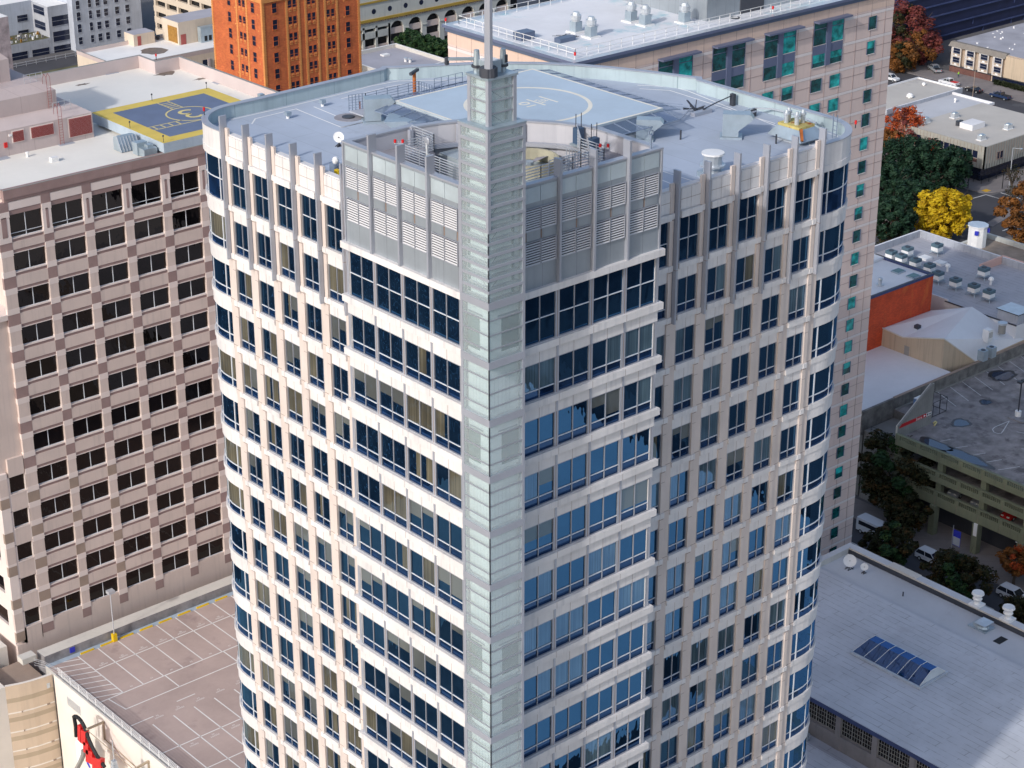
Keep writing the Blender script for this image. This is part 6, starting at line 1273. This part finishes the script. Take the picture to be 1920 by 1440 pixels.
q = MB(); q.cyl(292.6, 178.3, -83.08, -82.0, .55, 'dark_metal', 10); q.cyl(293.9, 178.4, -83.08, -82.1, .5, 'dark_metal', 10); single('dark_condenser', q, 'pair of dark drums left of the white box on the office roof', 'condenser')
surf('grey_roof', (.50, .51, .54), .85, .08, .1, 1.5); brick('brick_small', (.38, .10, .06), (.30, .08, .05), (.36, .25, .22), .5, .2, .02)
L1 = thing('flat_roof_shop', 'low shop with a pale grey roof and round vents behind the orange tree', 'building', (310, 204, G)); m = MB(); m.box(292, 198.9, G, 321, 212.3, -84.2, 'grey_stucco', 'beige_roof'); m.box(292, 198.5, -85, 321, 198.9, -83.7, 'grey_stucco', 'roof_white2'); m.build('wall', L1); m = MB(); band(m, [(321, 198.9), (321, 212.3), (292, 212.3)], -.3, 0, -84.2, -83.8, 'roof_white2'); m.build('parapet', L1)
L2 = thing('brick_band_shop', 'low shop with grey roof and a red brick wall with white band', 'building', (312, 192, G)); m = MB(); m.box(296, 186.2, G, 317.2, 198.5, -84.6, 'brick_small', 'grey_roof'); m.box(296, 186.15, -86.3, 317.25, 186.2, -85.7, 'roof_white2'); m.build('wall', L2); m = MB(); band(m, [(296, 186.15), (317.2, 186.15), (317.2, 198.5)], -.3, 0.02, -84.6, -84.0, 'roof_white2'); m.build('parapet', L2)
for x, y, r, lb in ((316.8, 207.2, .5, 'small white dome vent on the flat grey shop roof'), (305.5, 202.5, .9, 'larger white dome vent on the flat grey shop roof'), (311.8, 193.7, .4, 'tiny round vent on the brick banded shop roof')): q = MB(); q.cyl(x, y, -84.6 if y < 198 else -84.2, -83.9, r*.6, 'white_paint', 8); q.ball((x, y, -83.9), r, 'white_paint', half=True, n=10); single('dome_vent', q, lb, 'vent')
# motel
MO = thing('motel_block', 'three-storey beige motel with shingled eave, bay windows and dark brick base', 'motel', (366, 218, G)); mx = 355.7; surf('shingle', (.22, .20, .18), .9, .15, .6, 4); surf('motel_tan', (.42, .34, .27), .85, .05, .3, 2); surf('motel_roof', (.36, .36, .40), .9, .15, .2, 3, dirt=(.22, .22, .25), dirtcov=.6)
m = MB(); m.box(mx+.6, 190, G, 420, 229, -84.1, 'motel_tan', 'motel_roof'); m.box(mx, 190, -90.1, mx+.6, 211.2, -84.3, 'tan_wall'); m.hull8([(mx-.5, 211.0, -85.0), (mx+1.5, 211.0, -85.0), (mx+1.5, 229.3, -85.0), (mx-.5, 229.3, -85)], [(mx+.3, 211.0, -83.8), (mx+1.5, 211.0, -83.8), (mx+1.5, 229.0, -83.8), (mx+.3, 229, -83.8)], 'shingle')
m.box(mx+.3, 215.5, G, mx+.6, 228.9, -90.1, 'brick_brown'); m.box(mx, 190, -90.3, mx+.8, 228.9, -90.0, 'dark_metal'); m.box(mx+.5, 190, G, mx+.6, 215, -90.3, 'dark_glass_flat'); m.box(360, 229, G, 420, 262, -82.5, 'motel_tan', 'motel_roof') if 0 else None; m.build('wall', MO)
for i in range(4):
    y = 226.6-4.45*i; m = MB(); m.box(mx-.35, y-1.5, -90.0, mx+.6, y+1.5, -85.0, 'motel_tan'); 
    for yy in (-1.5, 1.1, 1.45): m.box(mx-.42, y+yy-.06, -90, mx-.35, y+yy+.06, -85.0, 'white_paint')
    for zz in (-87.4, -89.9, -85.1): m.box(mx-.42, y-1.5, zz, mx-.35, y+1.5, zz+.1, 'white_paint')
    m.build('bay', MO)
    for zz in (-86.5, -88.95): flatwin('L', mx-.35, y-1.2, y+.9, zz, zz+1.3, MO, mat='dark_glass_flat', fr='frame'); m = MB(); fb(m, 'L', mx-.35, y-.4, y+.4, 0, .08, zz-.75, zz-.35, 'white_paint'); m.build('air_conditioner', MO)
m = MB()
for i in range(60): x, y = rnd.uniform(358, 400), rnd.uniform(192, 228); m.box(x, y, -84.1, x+rnd.uniform(.2, .5), y+rnd.uniform(.2, .5), -84.1+rnd.uniform(.1, .4), 'white_paint')
o = m.build('roof_debris', MO); o['kind'] = 'stuff'
m = MB()
for i in range(4): m.ball((mx-1.6, 209-3.2*i, G+.5), .9, 'dark_metal', sy=1.8, sz=.8, n=8, m=4)
leafmat('hedge_leaf', [(.015, .025, .012), (.05, .06, .03)]); 
# ================================================================== GROUND, ROADS
g = MB(); g.poly([(-2500, -2500, G-.02), (2500, -2500, G-.02), (2500, 2500, G-.02), (-2500, 2500, G-.02)], 'ground_mix'); structure('ground', g)
g = MB(); g.box(110, -200, G-.02, 122, 400, G+.12, 'pavement'); g.box(139.4, -200, G-.02, 144.5, 130, G+.12, 'pavement'); g.box(144.5, 10, G-.02, 150, 76, G+.12, 'pavement'); structure('pavement', g)
g = MB(); g.box(122, -400, G-.01, 139.4, 139.9, G, 'asphalt'); structure('street', g)
g = MB(); g.box(262, -400, G-.01, 279.0, 400, G+.0, 'asphalt'); g.box(100, 140, G-.012, 262, 158, G-.002, 'asphalt'); g.box(279.0, 140, G-.012, 500, 158, G-.002, 'asphalt'); structure('road', g)
g = MB(); g.box(326, -100, G-.01, 345.8, 420, G+.006, 'asphalt'); structure('far_street', g)
g = MB(); g.prism([(279.0, 163), (279.6, 160.8), (281.5, 159.0), (284, 158.2), (330, 158.2), (326, 190), (326, 250), (279.0, 250)], G-.02, G+.12, 'pavement'); g.prism([(345.8, 180), (355.7, 180), (355.7, 262), (345.8, 262)], G-.02, G+.12, 'pavement'); g.prism([(225, 158.2), (258, 158.2), (261.5, 160), (262, 163), (262, 250), (225, 250)], G-.02, G+.12, 'pavement'); g.prism([(222, 100), (262, 100), (262, 136), (260, 139), (257, 140), (222, 140)], G-.02, G+.12, 'pavement'); g.prism([(279, 60), (330, 60), (330, 140), (283, 140), (280, 139), (279, 136)], G-.02, G+.12, 'pavement'); structure('far_pavement', g)
g = MB(); z = G+.006
for i in range(30): g.strip([(133.2, 130-7.9*i), (133.2, 127.6-7.9*i)], .16, z, 'road_line')
for pts in ([(275.0, 159.6), (279.2, 159.3), (279.4, 151.4)], [(282.8, 158.0), (282.7, 155.1)], [(282.7, 153.6), (282.6, 150)], [(262.5, 139), (279, 139)], [(262.5, 136), (279, 136)], [(262.5, 142.5), (278, 142.5)], [(264, 160), (264, 175)], [(270.4, 164), (270.4, 200)], [(264, 135), (264, 100)], [(279.2, 141), (279.2, 157)]): g.strip(pts, .28, z, 'road_line')
g.strip([(263, 146.5), (278.3, 149.6)], 2.0, z-.001, 'pavement'); g.strip([(262.5, 140.9), (278, 140.9)], 1.4, z-.001, 'pavement')
for i in range(10): g.strip([(336, 250-9*i), (336, 246-9*i)], .15, G+.011, 'road_line')
structure('road_markings', g)
surf('ramp_yellow', (.62, .36, .03), .8, .1)
g = MB()
for x, y in ((281.3, 160.8), (260.3, 137.2), (259, 140.0-3.6)): g.poly([(x-.9, y-.7, G+.126), (x+.9, y-.7, G+.126), (x+.9, y+.7, G+.126), (x-.9, y+.7, G+.126)], 'ramp_yellow')
structure('pavement', g)
g = MB(); g.box(190, 388, G-.01, 130, 399, G, 'asphalt'); g.box(120, 330, G-.01, 190, 388, G+.02, 'grass_dry'); structure('ground', g)
def pole(x, y, h, lab, arm=(0, 0), mat='rail', head=None, name='street_lamp', cat='street lamp'):
    q = MB(); q.bar((x, y, G+.1), (x, y, G+h), .11, mat, 6, r2=.07)
    if arm != (0, 0): q.bar((x, y, G+h), (x+arm[0], y+arm[1], G+h+.3), .06, mat); q.box(x+arm[0]-.35, y+arm[1]-.18, G+h+.22, x+arm[0]+.35, y+arm[1]+.18, G+h+.4, 'galv_light')
    if head: q.box(x-.25, y-.3, G+head, x+.25, y+.3, G+head+1.2, 'black')
    single(name, q, lab, cat, origin=(x, y, G))
pole(287.8, 159.4, 9, 'tall grey street lamp in front of the ribbed office', (0, -2.2)); pole(285.1, 159.3, 4.2, 'short black signal pole beside the yellow kerb ramp', mat='black', name='signal_pole', cat='traffic signal')
pole(279.4, 164.4, 6.5, 'black signal mast on the office corner with green sign', mat='black', head=4.2, name='signal_pole', cat='traffic signal'); pole(261.0, 145.0-7.5, 5.2, 'black traffic signal near the white turret', mat='black', head=3.6, name='signal_pole', cat='traffic signal'); pole(266, 135.8, 8.5, 'grey street lamp right of the white turret', (1.5, 1.0)); pole(268.0, 136.5, 6.2, 'slim black pole right of the white turret', mat='black', name='signal_pole', cat='pole')
surf('sign_green', (.01, .30, .16), .5, .05); q = MB(); q.box(278.5, 163.0, G+5.2, 278.6, 164.3, G+6.2, 'sign_green'); single('street_sign', q, 'green street sign at the office corner', 'sign')
q = MB(); q.bar((265.9, 135.6, G+.1), (265.9, 135.6, G+2.6), .06, 'rail'); q.poly([(265.8, 135.6-.55, G+3.1), (265.8, 135.6, G+2.5), (265.8, 135.6+.55, G+3.1), (265.8, 135.6, G+3.7)], 'yellow'); single('warning_sign', q, 'yellow diamond warning sign at the crossing', 'sign')
pole(340.0, 209.0, 11, 'tall dark utility pole beside the black sedan', mat='granite_brown', name='utility_pole', cat='pole')
# banner and storefront sign on the near street
BP = thing('street_banner', 'blue and white banner hanging from a pole above the near street pavement', 'banner', (140.2, 63.0, G)); q = MB(); q.bar((140.2, 61.6, G), (140.2, 61.6, G+5.6), .07, 'frame'); q.build('pole', BP); q = MB(); q.box(140.18, 60.2, G+2.5, 140.22, 61.5, G+5.0, 'sign_blue'); q.box(140.15, 60.25, G+2.6, 140.179, 61.45, G+3.9, 'galv_light'); q.build('flag', BP)
q = MB(); yy = 53.6; q.box(148.0, 48.9, -88.9, 148.1, 53.6, -87.2, 'black'); q.box(147.95, 48.9, -87.35, 148.0, 53.6, -87.2, 'white_paint'); q.box(147.95, 48.9, -88.9, 148.0, 53.6, -88.72, 'white_paint')
SS = single('shop_sign', q, 'black shop sign with a round red emblem under the olive garage', 'sign', origin=(148, 51, -88))
SS.location.x -= 3.75; q = MB(); c_ = (144.05, 52.6, -88.05); 
q.poly([(144.18, c_[1]+.62*math.cos(a*.4189), c_[2]+.62*math.sin(a*.4189)) for a in range(15)][::-1], 'white_paint'); q.poly([(144.165, c_[1]+.5*math.cos(a*.4189), c_[2]+.5*math.sin(a*.4189)) for a in range(15)][::-1], 'sign_red'); o = q.build('emblem'); o.parent = SS; o.matrix_parent_inverse = SS.matrix_basis.inverted() if False else Matrix.Translation(-SS.location)
q = MB()
for i, w__ in enumerate((2.2, 1.4, 2.4)): 
    for j in range(int(w__/.34)): q.box(144.16, 51.6-.34*j-.24-(.3 if i == 1 else 0), -87.72-.32*i, 144.18, 51.6-.34*j-(.3 if i == 1 else 0), -87.55-.32*i, 'white_paint')
o = q.build('lettering'); o.parent = SS; o.matrix_parent_inverse = Matrix.Translation(-SS.location)
q = MB(); q.box(144.9-.9-.3, 60.0, -88.9, 144.9-.9-.1, 60.6, -86.9, 'white_paint'); single('column_sign', q, 'white vertical sign box on an olive garage column', 'sign')
# ================================================================== CARS
surf('car_white', (.72, .74, .78), .25, .02, coat=.6); surf('car_black', (.015, .016, .02), .2, .05, coat=.6); surf('car_blue', (.02, .04, .10), .2, .05, coat=.6); surf('car_silver', (.45, .48, .52), .25, .04, metal=.4, coat=.5); surf('car_red', (.45, .02, .02), .25, .05, coat=.6); surf('tyre', (.02, .02, .022), .8); surf('car_glass', (.015, .02, .03), .08, .1, spec=.7); surf('lamp_red', (.35, .01, .01), .3); surf('lamp_clear', (.7, .7, .65), .2)
def car(kind, mat, loc, rz, label, cat, bed=None):
    Lc, Wc, hb, ht = {'van': (6.0, 2.0, 1.15, 2.6), 'suv': (4.8, 1.9, 1.0, 1.72), 'sedan': (4.7, 1.8, .85, 1.42), 'pickup': (5.7, 1.95, 1.1, 1.82)}[kind]
    name = {'van': 'passenger_van', 'suv': 'parked_car', 'sedan': 'parked_car', 'pickup': 'pickup_truck'}[kind]
    t = thing(name, label, cat, (0, 0, 0)); h = Lc/2; w2 = Wc/2
    prof = {'van': [(-h, .45), (h, .45), (h, .95), (h-.9, 1.25), (h-1.6, 2.45), (-h+.1, 2.5), (-h, 2.2)], 'suv': [(-h, .4), (h, .4), (h, .8), (h-.25, .95), (h-1.25, 1.05), (-h+.1, 1.05), (-h, .9)], 'sedan': [(-h, .35), (h, .35), (h, .68), (h-.2, .8), (h-1.3, .92), (-h+.9, .95), (-h, .85)], 'pickup': [(-h, .5), (h, .5), (h, .95), (h-.2, 1.08), (h-1.4, 1.15), (-h+2.1, 1.15), (-h, 1.12)]}[kind]
    m = MB(); n = len(prof)
    def loop(y, k): return [(x*k, y, z+(0 if z > .6 else .0)) for x, z in prof]
    sl = [(-w2, .97), (-w2+.12, 1), (w2-.12, 1), (w2, .97)]
    S = [loop(y, k) for y, k in sl]; k0 = len(m.v)
    for s_ in S: m.v += s_
    a = m.mi(mat)
    for i in range(3):
        for j in range(n): q = (j+1) % n; m.f.append((k0+i*n+j, k0+(i+1)*n+j, k0+(i+1)*n+q, k0+i*n+q)); m.m.append(a)
    m.f.append(tuple(k0+j for j in range(n))); m.f.append(tuple(k0+3*n+j for j in reversed(range(n)))); m.m += [a, a]
    if kind == 'pickup': m.box(-h+.15, -w2+.15, 1.16, -h+2.0, w2-.15, 1.17, bed or 'black')
    m.build('body', t)
    def cab(x0, x1, x2, x3, zb, zt, ins=.2):
        g = MB(); B = [(x0, -w2+.06, zb), (x3, -w2+.06, zb), (x3, w2-.06, zb), (x0, w2-.06, zb)]; T = [(x1, -w2+ins, zt), (x2, -w2+ins, zt), (x2, w2-ins, zt), (x1, w2-ins, zt)]; g.hull8(B, T, 'car_glass'); g.build('glass', t)
        r = MB(); r.box(x1-.04, -w2+ins-.03, zt, x2+.04, w2-ins+.03, zt+.06, mat)
        for xx, xt in ((x0, x1), (x3, x2), ((x0+x3)/2, (x1+x2)/2)):
            for s_ in (-1, 1): r.bar((xx, s_*(w2-.05), zb), (xt, s_*(w2-ins+.01), zt+.02), .05, mat)
        r.build('roof', t)
    if kind == 'suv': cab(-h+.1, -h+.5, h-2.0, h-1.25, 1.05, 1.66)
    elif kind == 'sedan': cab(-h+.7, -h+1.45, h-2.1, h-1.35, .93, 1.38)
    elif kind == 'pickup': cab(-h+2.1, -h+2.3, h-2.1, h-1.4, 1.15, 1.76)
    else:
        g = MB()
        for s_ in (-1, 1): g.box(-h+.5, s_*(w2+.005)-.01, 1.45, h-1.9, s_*(w2+.005)+.01, 2.1, 'car_glass')
        g.poly([(h-.93, -.85, 1.3), (h-.93, .85, 1.3), (h-1.55, .8, 2.35), (h-1.55, -.8, 2.35)], 'car_glass'); g.build('glass', t)
    for sx_ in (-1, 1):
        for s_ in (-1, 1):
            g = MB(); cx_ = sx_*(h-.95); y0_ = s_*(w2-.1); k0 = 12
            g.bar((cx_, y0_-.11*1, .34), (cx_, y0_+.11, .34), .34, 'tyre', 14); g.bar((cx_, y0_-.13, .34), (cx_, y0_+.13, .34), .19, 'galv_light', 10); g.build('wheel', t)
    for s_ in (-1, 1):
        g = MB(); g.box(h-.12, s_*(w2-.4)-.2, .68, h+.01, s_*(w2-.4)+.2, .85, 'lamp_clear'); g.build('headlight', t); g = MB(); g.box(-h-.01, s_*(w2-.25)-.12, .75, -h+.1, s_*(w2-.25)+.12, 1.0, 'lamp_red'); g.build('tail_light', t)
    t.location = loc; t.rotation_euler = (0, 0, math.radians(rz)); return t
gz = G+.01
car('van', 'car_white', (137.3, 73.3, gz), -90, 'white passenger van with dark side windows at the near street kerb', 'van')
car('suv', 'car_white', (137.4, 62.9, gz), -90, 'white SUV half hidden between two street trees', 'car'); car('suv', 'car_white', (137.6, 48.6, gz), -90, 'white SUV at the right picture edge by the kerb', 'car'); car('sedan', 'car_red', (129.5, 61.3, gz), -90, 'red car mostly hidden behind the hall parapet and a tree', 'car')
car('pickup', 'car_white', (344.8, 220.3, gz), 90, 'white pickup with a red load across from the motel', 'pickup', 'red'); car('sedan', 'car_black', (344.4, 212.0, gz), 90, 'black sedan parked beside the utility pole', 'car'); car('pickup', 'car_blue', (344.6, 203.8, gz), 90, 'dark blue pickup parked in front of the motel hedge', 'pickup')
car('pickup', 'car_silver', (352.5, 231.0, gz+.12), 60, 'silver grey pickup parked at the motel driveway', 'pickup'); car('suv', 'car_white', (336.8, 233.2, gz), -90, 'white SUV on the far street next to the hotel edge', 'car'); car('sedan', 'car_red', (372, 238.5, gz), 10, 'bright red car parked behind the motel', 'car'); car('sedan', 'car_black', (362, 240, gz), 0, 'black car parked in the shade near the red tree', 'car')
car('sedan', 'car_blue', (320.5, 183.5, gz+.12), 90, 'dark blue car behind the brick banded shop', 'car')
for i, (y, z, mt, lb) in enumerate(((66.5, -85.88, 'car_silver', 'silver car seen inside the middle level of the olive garage'), (57.0, -85.88, 'car_red', 'dark red car seen inside the olive garage level at right'), (62.4, -85.88, 'car_silver', 'silver car seen through the opening right of the other one'))): car('sedan', mt, (148.3, y, z), 180, lb, 'car')
# scooter on pavement
q = MB(); q.bar((140.8, 55.2, G+.2), (140.8, 53.9, G+.2), .06, 'white_paint'); q.bar((140.8, 55.2, G+.2), (140.8, 55.5, G+1.2), .05, 'white_paint'); q.bar((140.5, 55.5, G+1.2), (141.1, 55.5, G+1.2), .03, 'black'); single('parked_scooter', q, 'white kick scooter standing on the near pavement', 'scooter')
# worker figure in high visibility vest near the pickup
def person(loc, rz, label, shirt, legs):
    me = bpy.data.meshes.new('person'); V_ = [(0, 0, .95), (0, 0, 1.2), (0, 0, 1.42), (0, 0, 1.55), (0, .02, 1.70), (-.1, 0, .9), (-.12, .03, .5), (-.12, 0, .08), (-.12, .14, .04), (.1, 0, .9), (.13, -.05, .5), (.13, -.1, .08), (.13, .04, .04), (-.2, 0, 1.42), (-.27, .03, 1.15), (-.25, .15, .95), (.2, 0, 1.42), (.27, .03, 1.15), (.25, .15, .95)]
    E_ = [(0, 1), (1, 2), (2, 3), (3, 4), (0, 5), (5, 6), (6, 7), (7, 8), (0, 9), (9, 10), (10, 11), (11, 12), (2, 13), (13, 14), (14, 15), (2, 16), (16, 17), (17, 18)]
    me.from_pydata(V_, E_, []); ob = bpy.data.objects.new('person', me); COL.objects.link(ob); md = ob.modifiers.new('s', 'SKIN'); R_ = [.15, .14, .16, .06, .11, .1, .075, .05, .04, .1, .075, .05, .04, .07, .05, .035, .07, .05, .035]
    for i, r in enumerate(R_): me.skin_vertices[0].data[i].radius = (r, r*.8 if i < 3 else r)
    me.skin_vertices[0].data[0].use_root = True; s2 = ob.modifiers.new('b', 'SUBSURF'); s2.levels = 1; s2.render_levels = 1; bpy.context.view_layer.update()
    nm = bpy.data.meshes.new_from_object(ob.evaluated_get(bpy.context.evaluated_depsgraph_get())); bpy.data.objects.remove(ob); nm.materials.clear()
    for x in ('skin', shirt, legs): nm.materials.append(MATS[x])
    for f in nm.polygons: f.material_index = 0 if f.center.z > 1.52 or abs(f.center.x) > .2 and f.center.z < 1.0 else 1 if f.center.z > .95 else 2; f.use_smooth = True
    o = bpy.data.objects.new('person', nm); COL.objects.link(o); o.location = loc; o.rotation_euler.z = math.radians(rz); return tag(o, label, 'person')
surf('skin', (.45, .28, .2), .6); surf('vest', (.35, .75, .05), .6, .02); person((352.2, 222.9, G+.12), 0, 'person in a bright lime vest standing at the motel corner', 'vest', 'car_blue')
# ================================================================== TREES
leafmat('leaf_green', [(.006, .020, .012), (.018, .05, .028), (.038, .085, .045)]); leafmat('leaf_yellow', [(.30, .17, .01), (.68, .47, .02), (.80, .62, .03)], trans=.35); leafmat('leaf_orange', [(.26, .04, .015), (.46, .08, .025), (.55, .16, .04)], trans=.3)
leafmat('leaf_red', [(.07, .03, .025), (.19, .045, .045), (.24, .08, .05)], trans=.25); leafmat('leaf_brown', [(.012, .016, .01), (.035, .04, .015), (.12, .06, .02)]); leafmat('leaf_rust', [(.08, .045, .018), (.22, .09, .025), (.30, .12, .03)], trans=.25); leafmat('leaf_mid', [(.01, .03, .012), (.03, .075, .03), (.07, .12, .03)]); surf('bark', (.09, .07, .055), .9, .3, 1, 4)
def tree(x, y, rad, zc, label, mat, n=3500, leaf=.42, squash=.8, group=None, cone=0, bare=False, zb=G, seed=1, mat2=None, name='tree'):
    rr = random.Random(seed); t = thing(name, label, 'tree', (x, y, zb), group)
    m = MB(); h = zc-zb; m.bar((x, y, zb), (x+rad*.04, y, zb+h*.55), rad*.06+.08, 'bark', 7, r2=rad*.04+.05)
    ends = []
    for i in range(11):
        a = i*2.4+rr.random(); r = rad*rr.uniform(.35, .8); e = (x+r*math.cos(a), y+r*math.sin(a), zc+rad*squash*rr.uniform(-.35, .75)); s_ = (x, y, zb+h*rr.uniform(.35, .6)); mid = tuple((p+q)/2+rr.uniform(-.1, .1)*rad for p, q in zip(s_, e)); m.bar(s_, mid, rad*.03+.04, 'bark', 5, r2=rad*.02+.03); m.bar(mid, e, rad*.02+.03, 'bark', 5, r2=.03); ends.append(e)
        for j in range(3): b = a+rr.uniform(-.8, .8); e2 = tuple(q+rr.uniform(-.3, .3)*rad for q in e); m.bar(mid, e2, .04, 'bark', 4, r2=.015)
    m.build('trunk', t)
    c = MB(); blobs = [(x+rad*.0, y, zc, rad*.6)]
    nb = 44
    for i in range(nb):
        a = i*2.39996; f = 1-2*(i+.5)/nb; q = math.sqrt(1-f*f)*rr.uniform(.45, 1.0); kx = (1-cone*max(0, f)); blobs.append((x+rad*q*math.cos(a)*kx, y+rad*q*math.sin(a)*kx, zc+rad*squash*f*rr.uniform(.6, .9), rad*rr.uniform(.12, .27)))
    mm = c.mi(mat); m2 = c.mi(mat2) if mat2 else mm
    for i in range(n):
        bi = rr.randrange(len(blobs)); b = blobs[bi]
        u, v, w__ = rr.gauss(0, 1), rr.gauss(0, 1), rr.gauss(0, 1); l = math.sqrt(u*u+v*v+w__*w__)+1e-6; q = b[3]*rr.uniform(.55, 1.08)
        p = Vector((b[0]+u/l*q, b[1]+v/l*q, b[2]+w__/l*q*.85)); nrm = Vector((u/l+rr.uniform(-.8, .8), v/l+rr.uniform(-.8, .8), w__/l+rr.uniform(-.5, 1.0))).normalized(); s_ = leaf*rr.uniform(.5, 1.2)
        t1 = nrm.cross(Vector((rr.random(), rr.random(), rr.random()+.01))).normalized(); t2 = nrm.cross(t1); k = len(c.v)
        c.v += [tuple(p-t1*s_), tuple(p+t2*s_*.55), tuple(p+t1*s_), tuple(p-t2*s_*.55)]; c.f.append((k, k+1, k+2, k+3)); c.m.append(m2 if bi % 4 == 1 else mm)
    c.build('crown', t); return t
def ptree(px_, py_, dz, rad, *a, **k): p = PZ(px_, py_, G+dz); return tree(p.x, p.y, rad, G+dz, *a, **k)
ptree(1771, 397, 6.2, 6.6, 'vivid yellow autumn tree at the street corner', 'leaf_yellow', n=9000, leaf=.42, squash=.88, seed=3)
gl = 'dark evergreen trees beside the hotel'
for i, (u, v, r, lb) in enumerate(((1690, 300, 7.2, 'dark evergreen tree just under the orange tree'), (1745, 318, 7.5, 'broad dark evergreen, rightmost of the evergreen row'), (1662, 350, 6.0, 'dark evergreen tree against the hotel edge, upper one'), (1705, 372, 6.0, 'dark evergreen behind the yellow tree'), (1672, 410, 5.2, 'dark evergreen against the hotel edge, lowest one'), (1788, 310, 5.0, 'small evergreen at the corner of the ribbed office'))): ptree(u, v, 6.5, r, lb, 'leaf_green', n=7000, leaf=.42, squash=.85, seed=10+i, group=gl)
ptree(1698, 240, 8.0, 5.6, 'slender orange-red autumn tree in front of the flat roofed shop', 'leaf_orange', n=3600, leaf=.36, squash=1.1, seed=21, mat2='leaf_red', cone=.4)
ptree(1668, 262, 6.0, 3.6, 'golden brown shrub tree between hotel and orange tree', 'leaf_rust', n=2500, leaf=.36, seed=22); ptree(1742, 282, 5.5, 2.6, 'small bright orange tree beside the ribbed office', 'leaf_orange', n=2200, leaf=.32, seed=23)
ptree(1697, 60, 7.0, 9.0, 'large reddish tree next to the top of the hotel edge', 'leaf_red', n=8000, leaf=.5, squash=1.0, seed=24, mat2='leaf_brown'); ptree(1726, 85, 5.5, 6.0, 'pinkish red tree in front of the dark office block', 'leaf_red', n=4500, leaf=.45, seed=25, mat2='leaf_rust')
ptree(1690, 105, 4.5, 5.5, 'olive and rust tree low beside the fenced yard', 'leaf_rust', n=4500, leaf=.45, seed=26, mat2='leaf_brown')
ptree(1928, 395, 7, 6.2, 'rust brown tree cut by the right picture edge', 'leaf_rust', n=6000, leaf=.42, squash=1.1, seed=27)
ptree(1672, 880, 7.5, 6.6, 'big olive brown tree in front of the olive garage', 'leaf_brown', n=12000, leaf=.34, squash=.95, seed=28, mat2='leaf_mid')
ptree(1668, 1022, 5.0, 4.2, 'dark street tree beside the white van', 'leaf_brown', n=8000, leaf=.28, squash=.8, seed=29, mat2='leaf_mid'); ptree(1790, 1082, 5.0, 5.0, 'dark street tree between the two white SUVs', 'leaf_brown', n=9000, leaf=.28, squash=.85, seed=30, mat2='leaf_mid')
ptree(1905, 1052, 4.0, 2.8, 'small orange leaved street tree at the right edge', 'leaf_rust', n=3500, leaf=.26, seed=31, mat2='leaf_orange'); ptree(1912, 1150, 4.5, 3.2, 'dark street tree in the lower right by the hall parapet', 'leaf_brown', n=5000, leaf=.26, seed=32); ptree(1700, 962, 4.0, 3.6, 'dark shrubby tree at the foot of the olive garage', 'leaf_brown', n=5000, leaf=.28, seed=33)
ptree(1668, 437, 3.0, 4.2, 'grey leafless scrub tree behind the grey felt roof', 'leaf_brown', n=900, leaf=.3, seed=34)
p = PZ(795, 88, G+5)
for i, (u, v, r, lb) in enumerate(((768, 82, 5.0, 'green tree left of two before the arcade'), (800, 92, 5.0, 'green tree middle of the row before the arcade'), (832, 100, 5.0, 'green tree right of the row beside the hotel'))): ptree(u, v, 5, r, lb, 'leaf_mid', n=4500, leaf=.45, seed=40+i, group='green trees before the arcade')
ptree(1900, 360, 5, 2.2, 'bare thin tree in front of the ribbed office', 'leaf_brown', n=150, leaf=.25, seed=44)
ptree(1900, 325, 5, 2.6, 'nearly leafless tree by the right side of the office', 'leaf_brown', n=260, leaf=.25, seed=45)
hd = MB(); rr = random.Random(5)
for i in range(2600):
    y = rr.uniform(192, 213); p = Vector((mx-1.4+rr.uniform(-.6, .6), y, G+.1+rr.uniform(.1, 1.3))); s_ = .28; t1 = Vector((rr.uniform(-1, 1), rr.uniform(-1, 1), rr.uniform(-1, 1))).normalized(); t2 = t1.cross(Vector((0, 0, 1))).normalized(); k = len(hd.v); hd.v += [tuple(p-t1*s_), tuple(p+t2*s_*.6), tuple(p+t1*s_), tuple(p-t2*s_*.6)]; hd.f.append((k, k+1, k+2, k+3)); hd.m.append(hd.mi('hedge_leaf'))
single('clipped_hedge', hd, 'dark clipped hedge along the motel pavement', 'hedge')
q = MB(); q.box(325, 243, G, 349, 243.3, G+2.2, 'navy_wall'); q.box(349, 236, G, 349.3, 243.3, G+2.2, 'navy_wall'); q.box(348.96, 237, G+.4, 349.0-.0, 239.5, G+2.0, 'galv'); single('site_fence', q, 'dark blue construction fence around the yard by the red trees', 'fence')

# ================================================================== BLOCKS ADDED OUTSIDE THE FRAME (only to be mirrored in the glass)
NB = thing('unseen_hall', 'added unseen low hall with a white roof for the tower glass to mirror', 'building', (90, -100, G))
m = MB(); m.box(20, -160, G, 122, -52, -84, 'stucco_grey', 'roof_white'); m.build('wall', NB)  # bright roof added as a reflector for the right facade panes
NC = thing('unseen_slab_block', 'added unseen dark slab block for the tower glass to mirror', 'office building', (150, -210, G)); m = MB(); m.box(60, -260, G, 240, -190, -40, 'navy_wall', 'roof_lilac'); m.build('wall', NC)
for i in range(14): m = MB(); m.box(62+12.5*i, -189.9, G, 66+12.5*i, -189.5, -40, 'cream_wall'); m.build('pier', NC)  # slab and piers added so the upper right panes mirror something dark
ND = thing('unseen_striped_block', 'added unseen wide block with a striped roof for the tower glass to mirror', 'building', (-60, 110, G)); m = MB(); m.box(-140, 96, G, 2, 190, -70, 'stucco_pale', 'asphalt'); m.build('wall', ND)
m = MB()
for i in range(40): m.strip([(-136+3*i, 100), (-136+3*i, 186)], .2, -69.99, 'road_line')
m.build('stall_lines', ND)  # block and stripes added for the reflections in the left facade
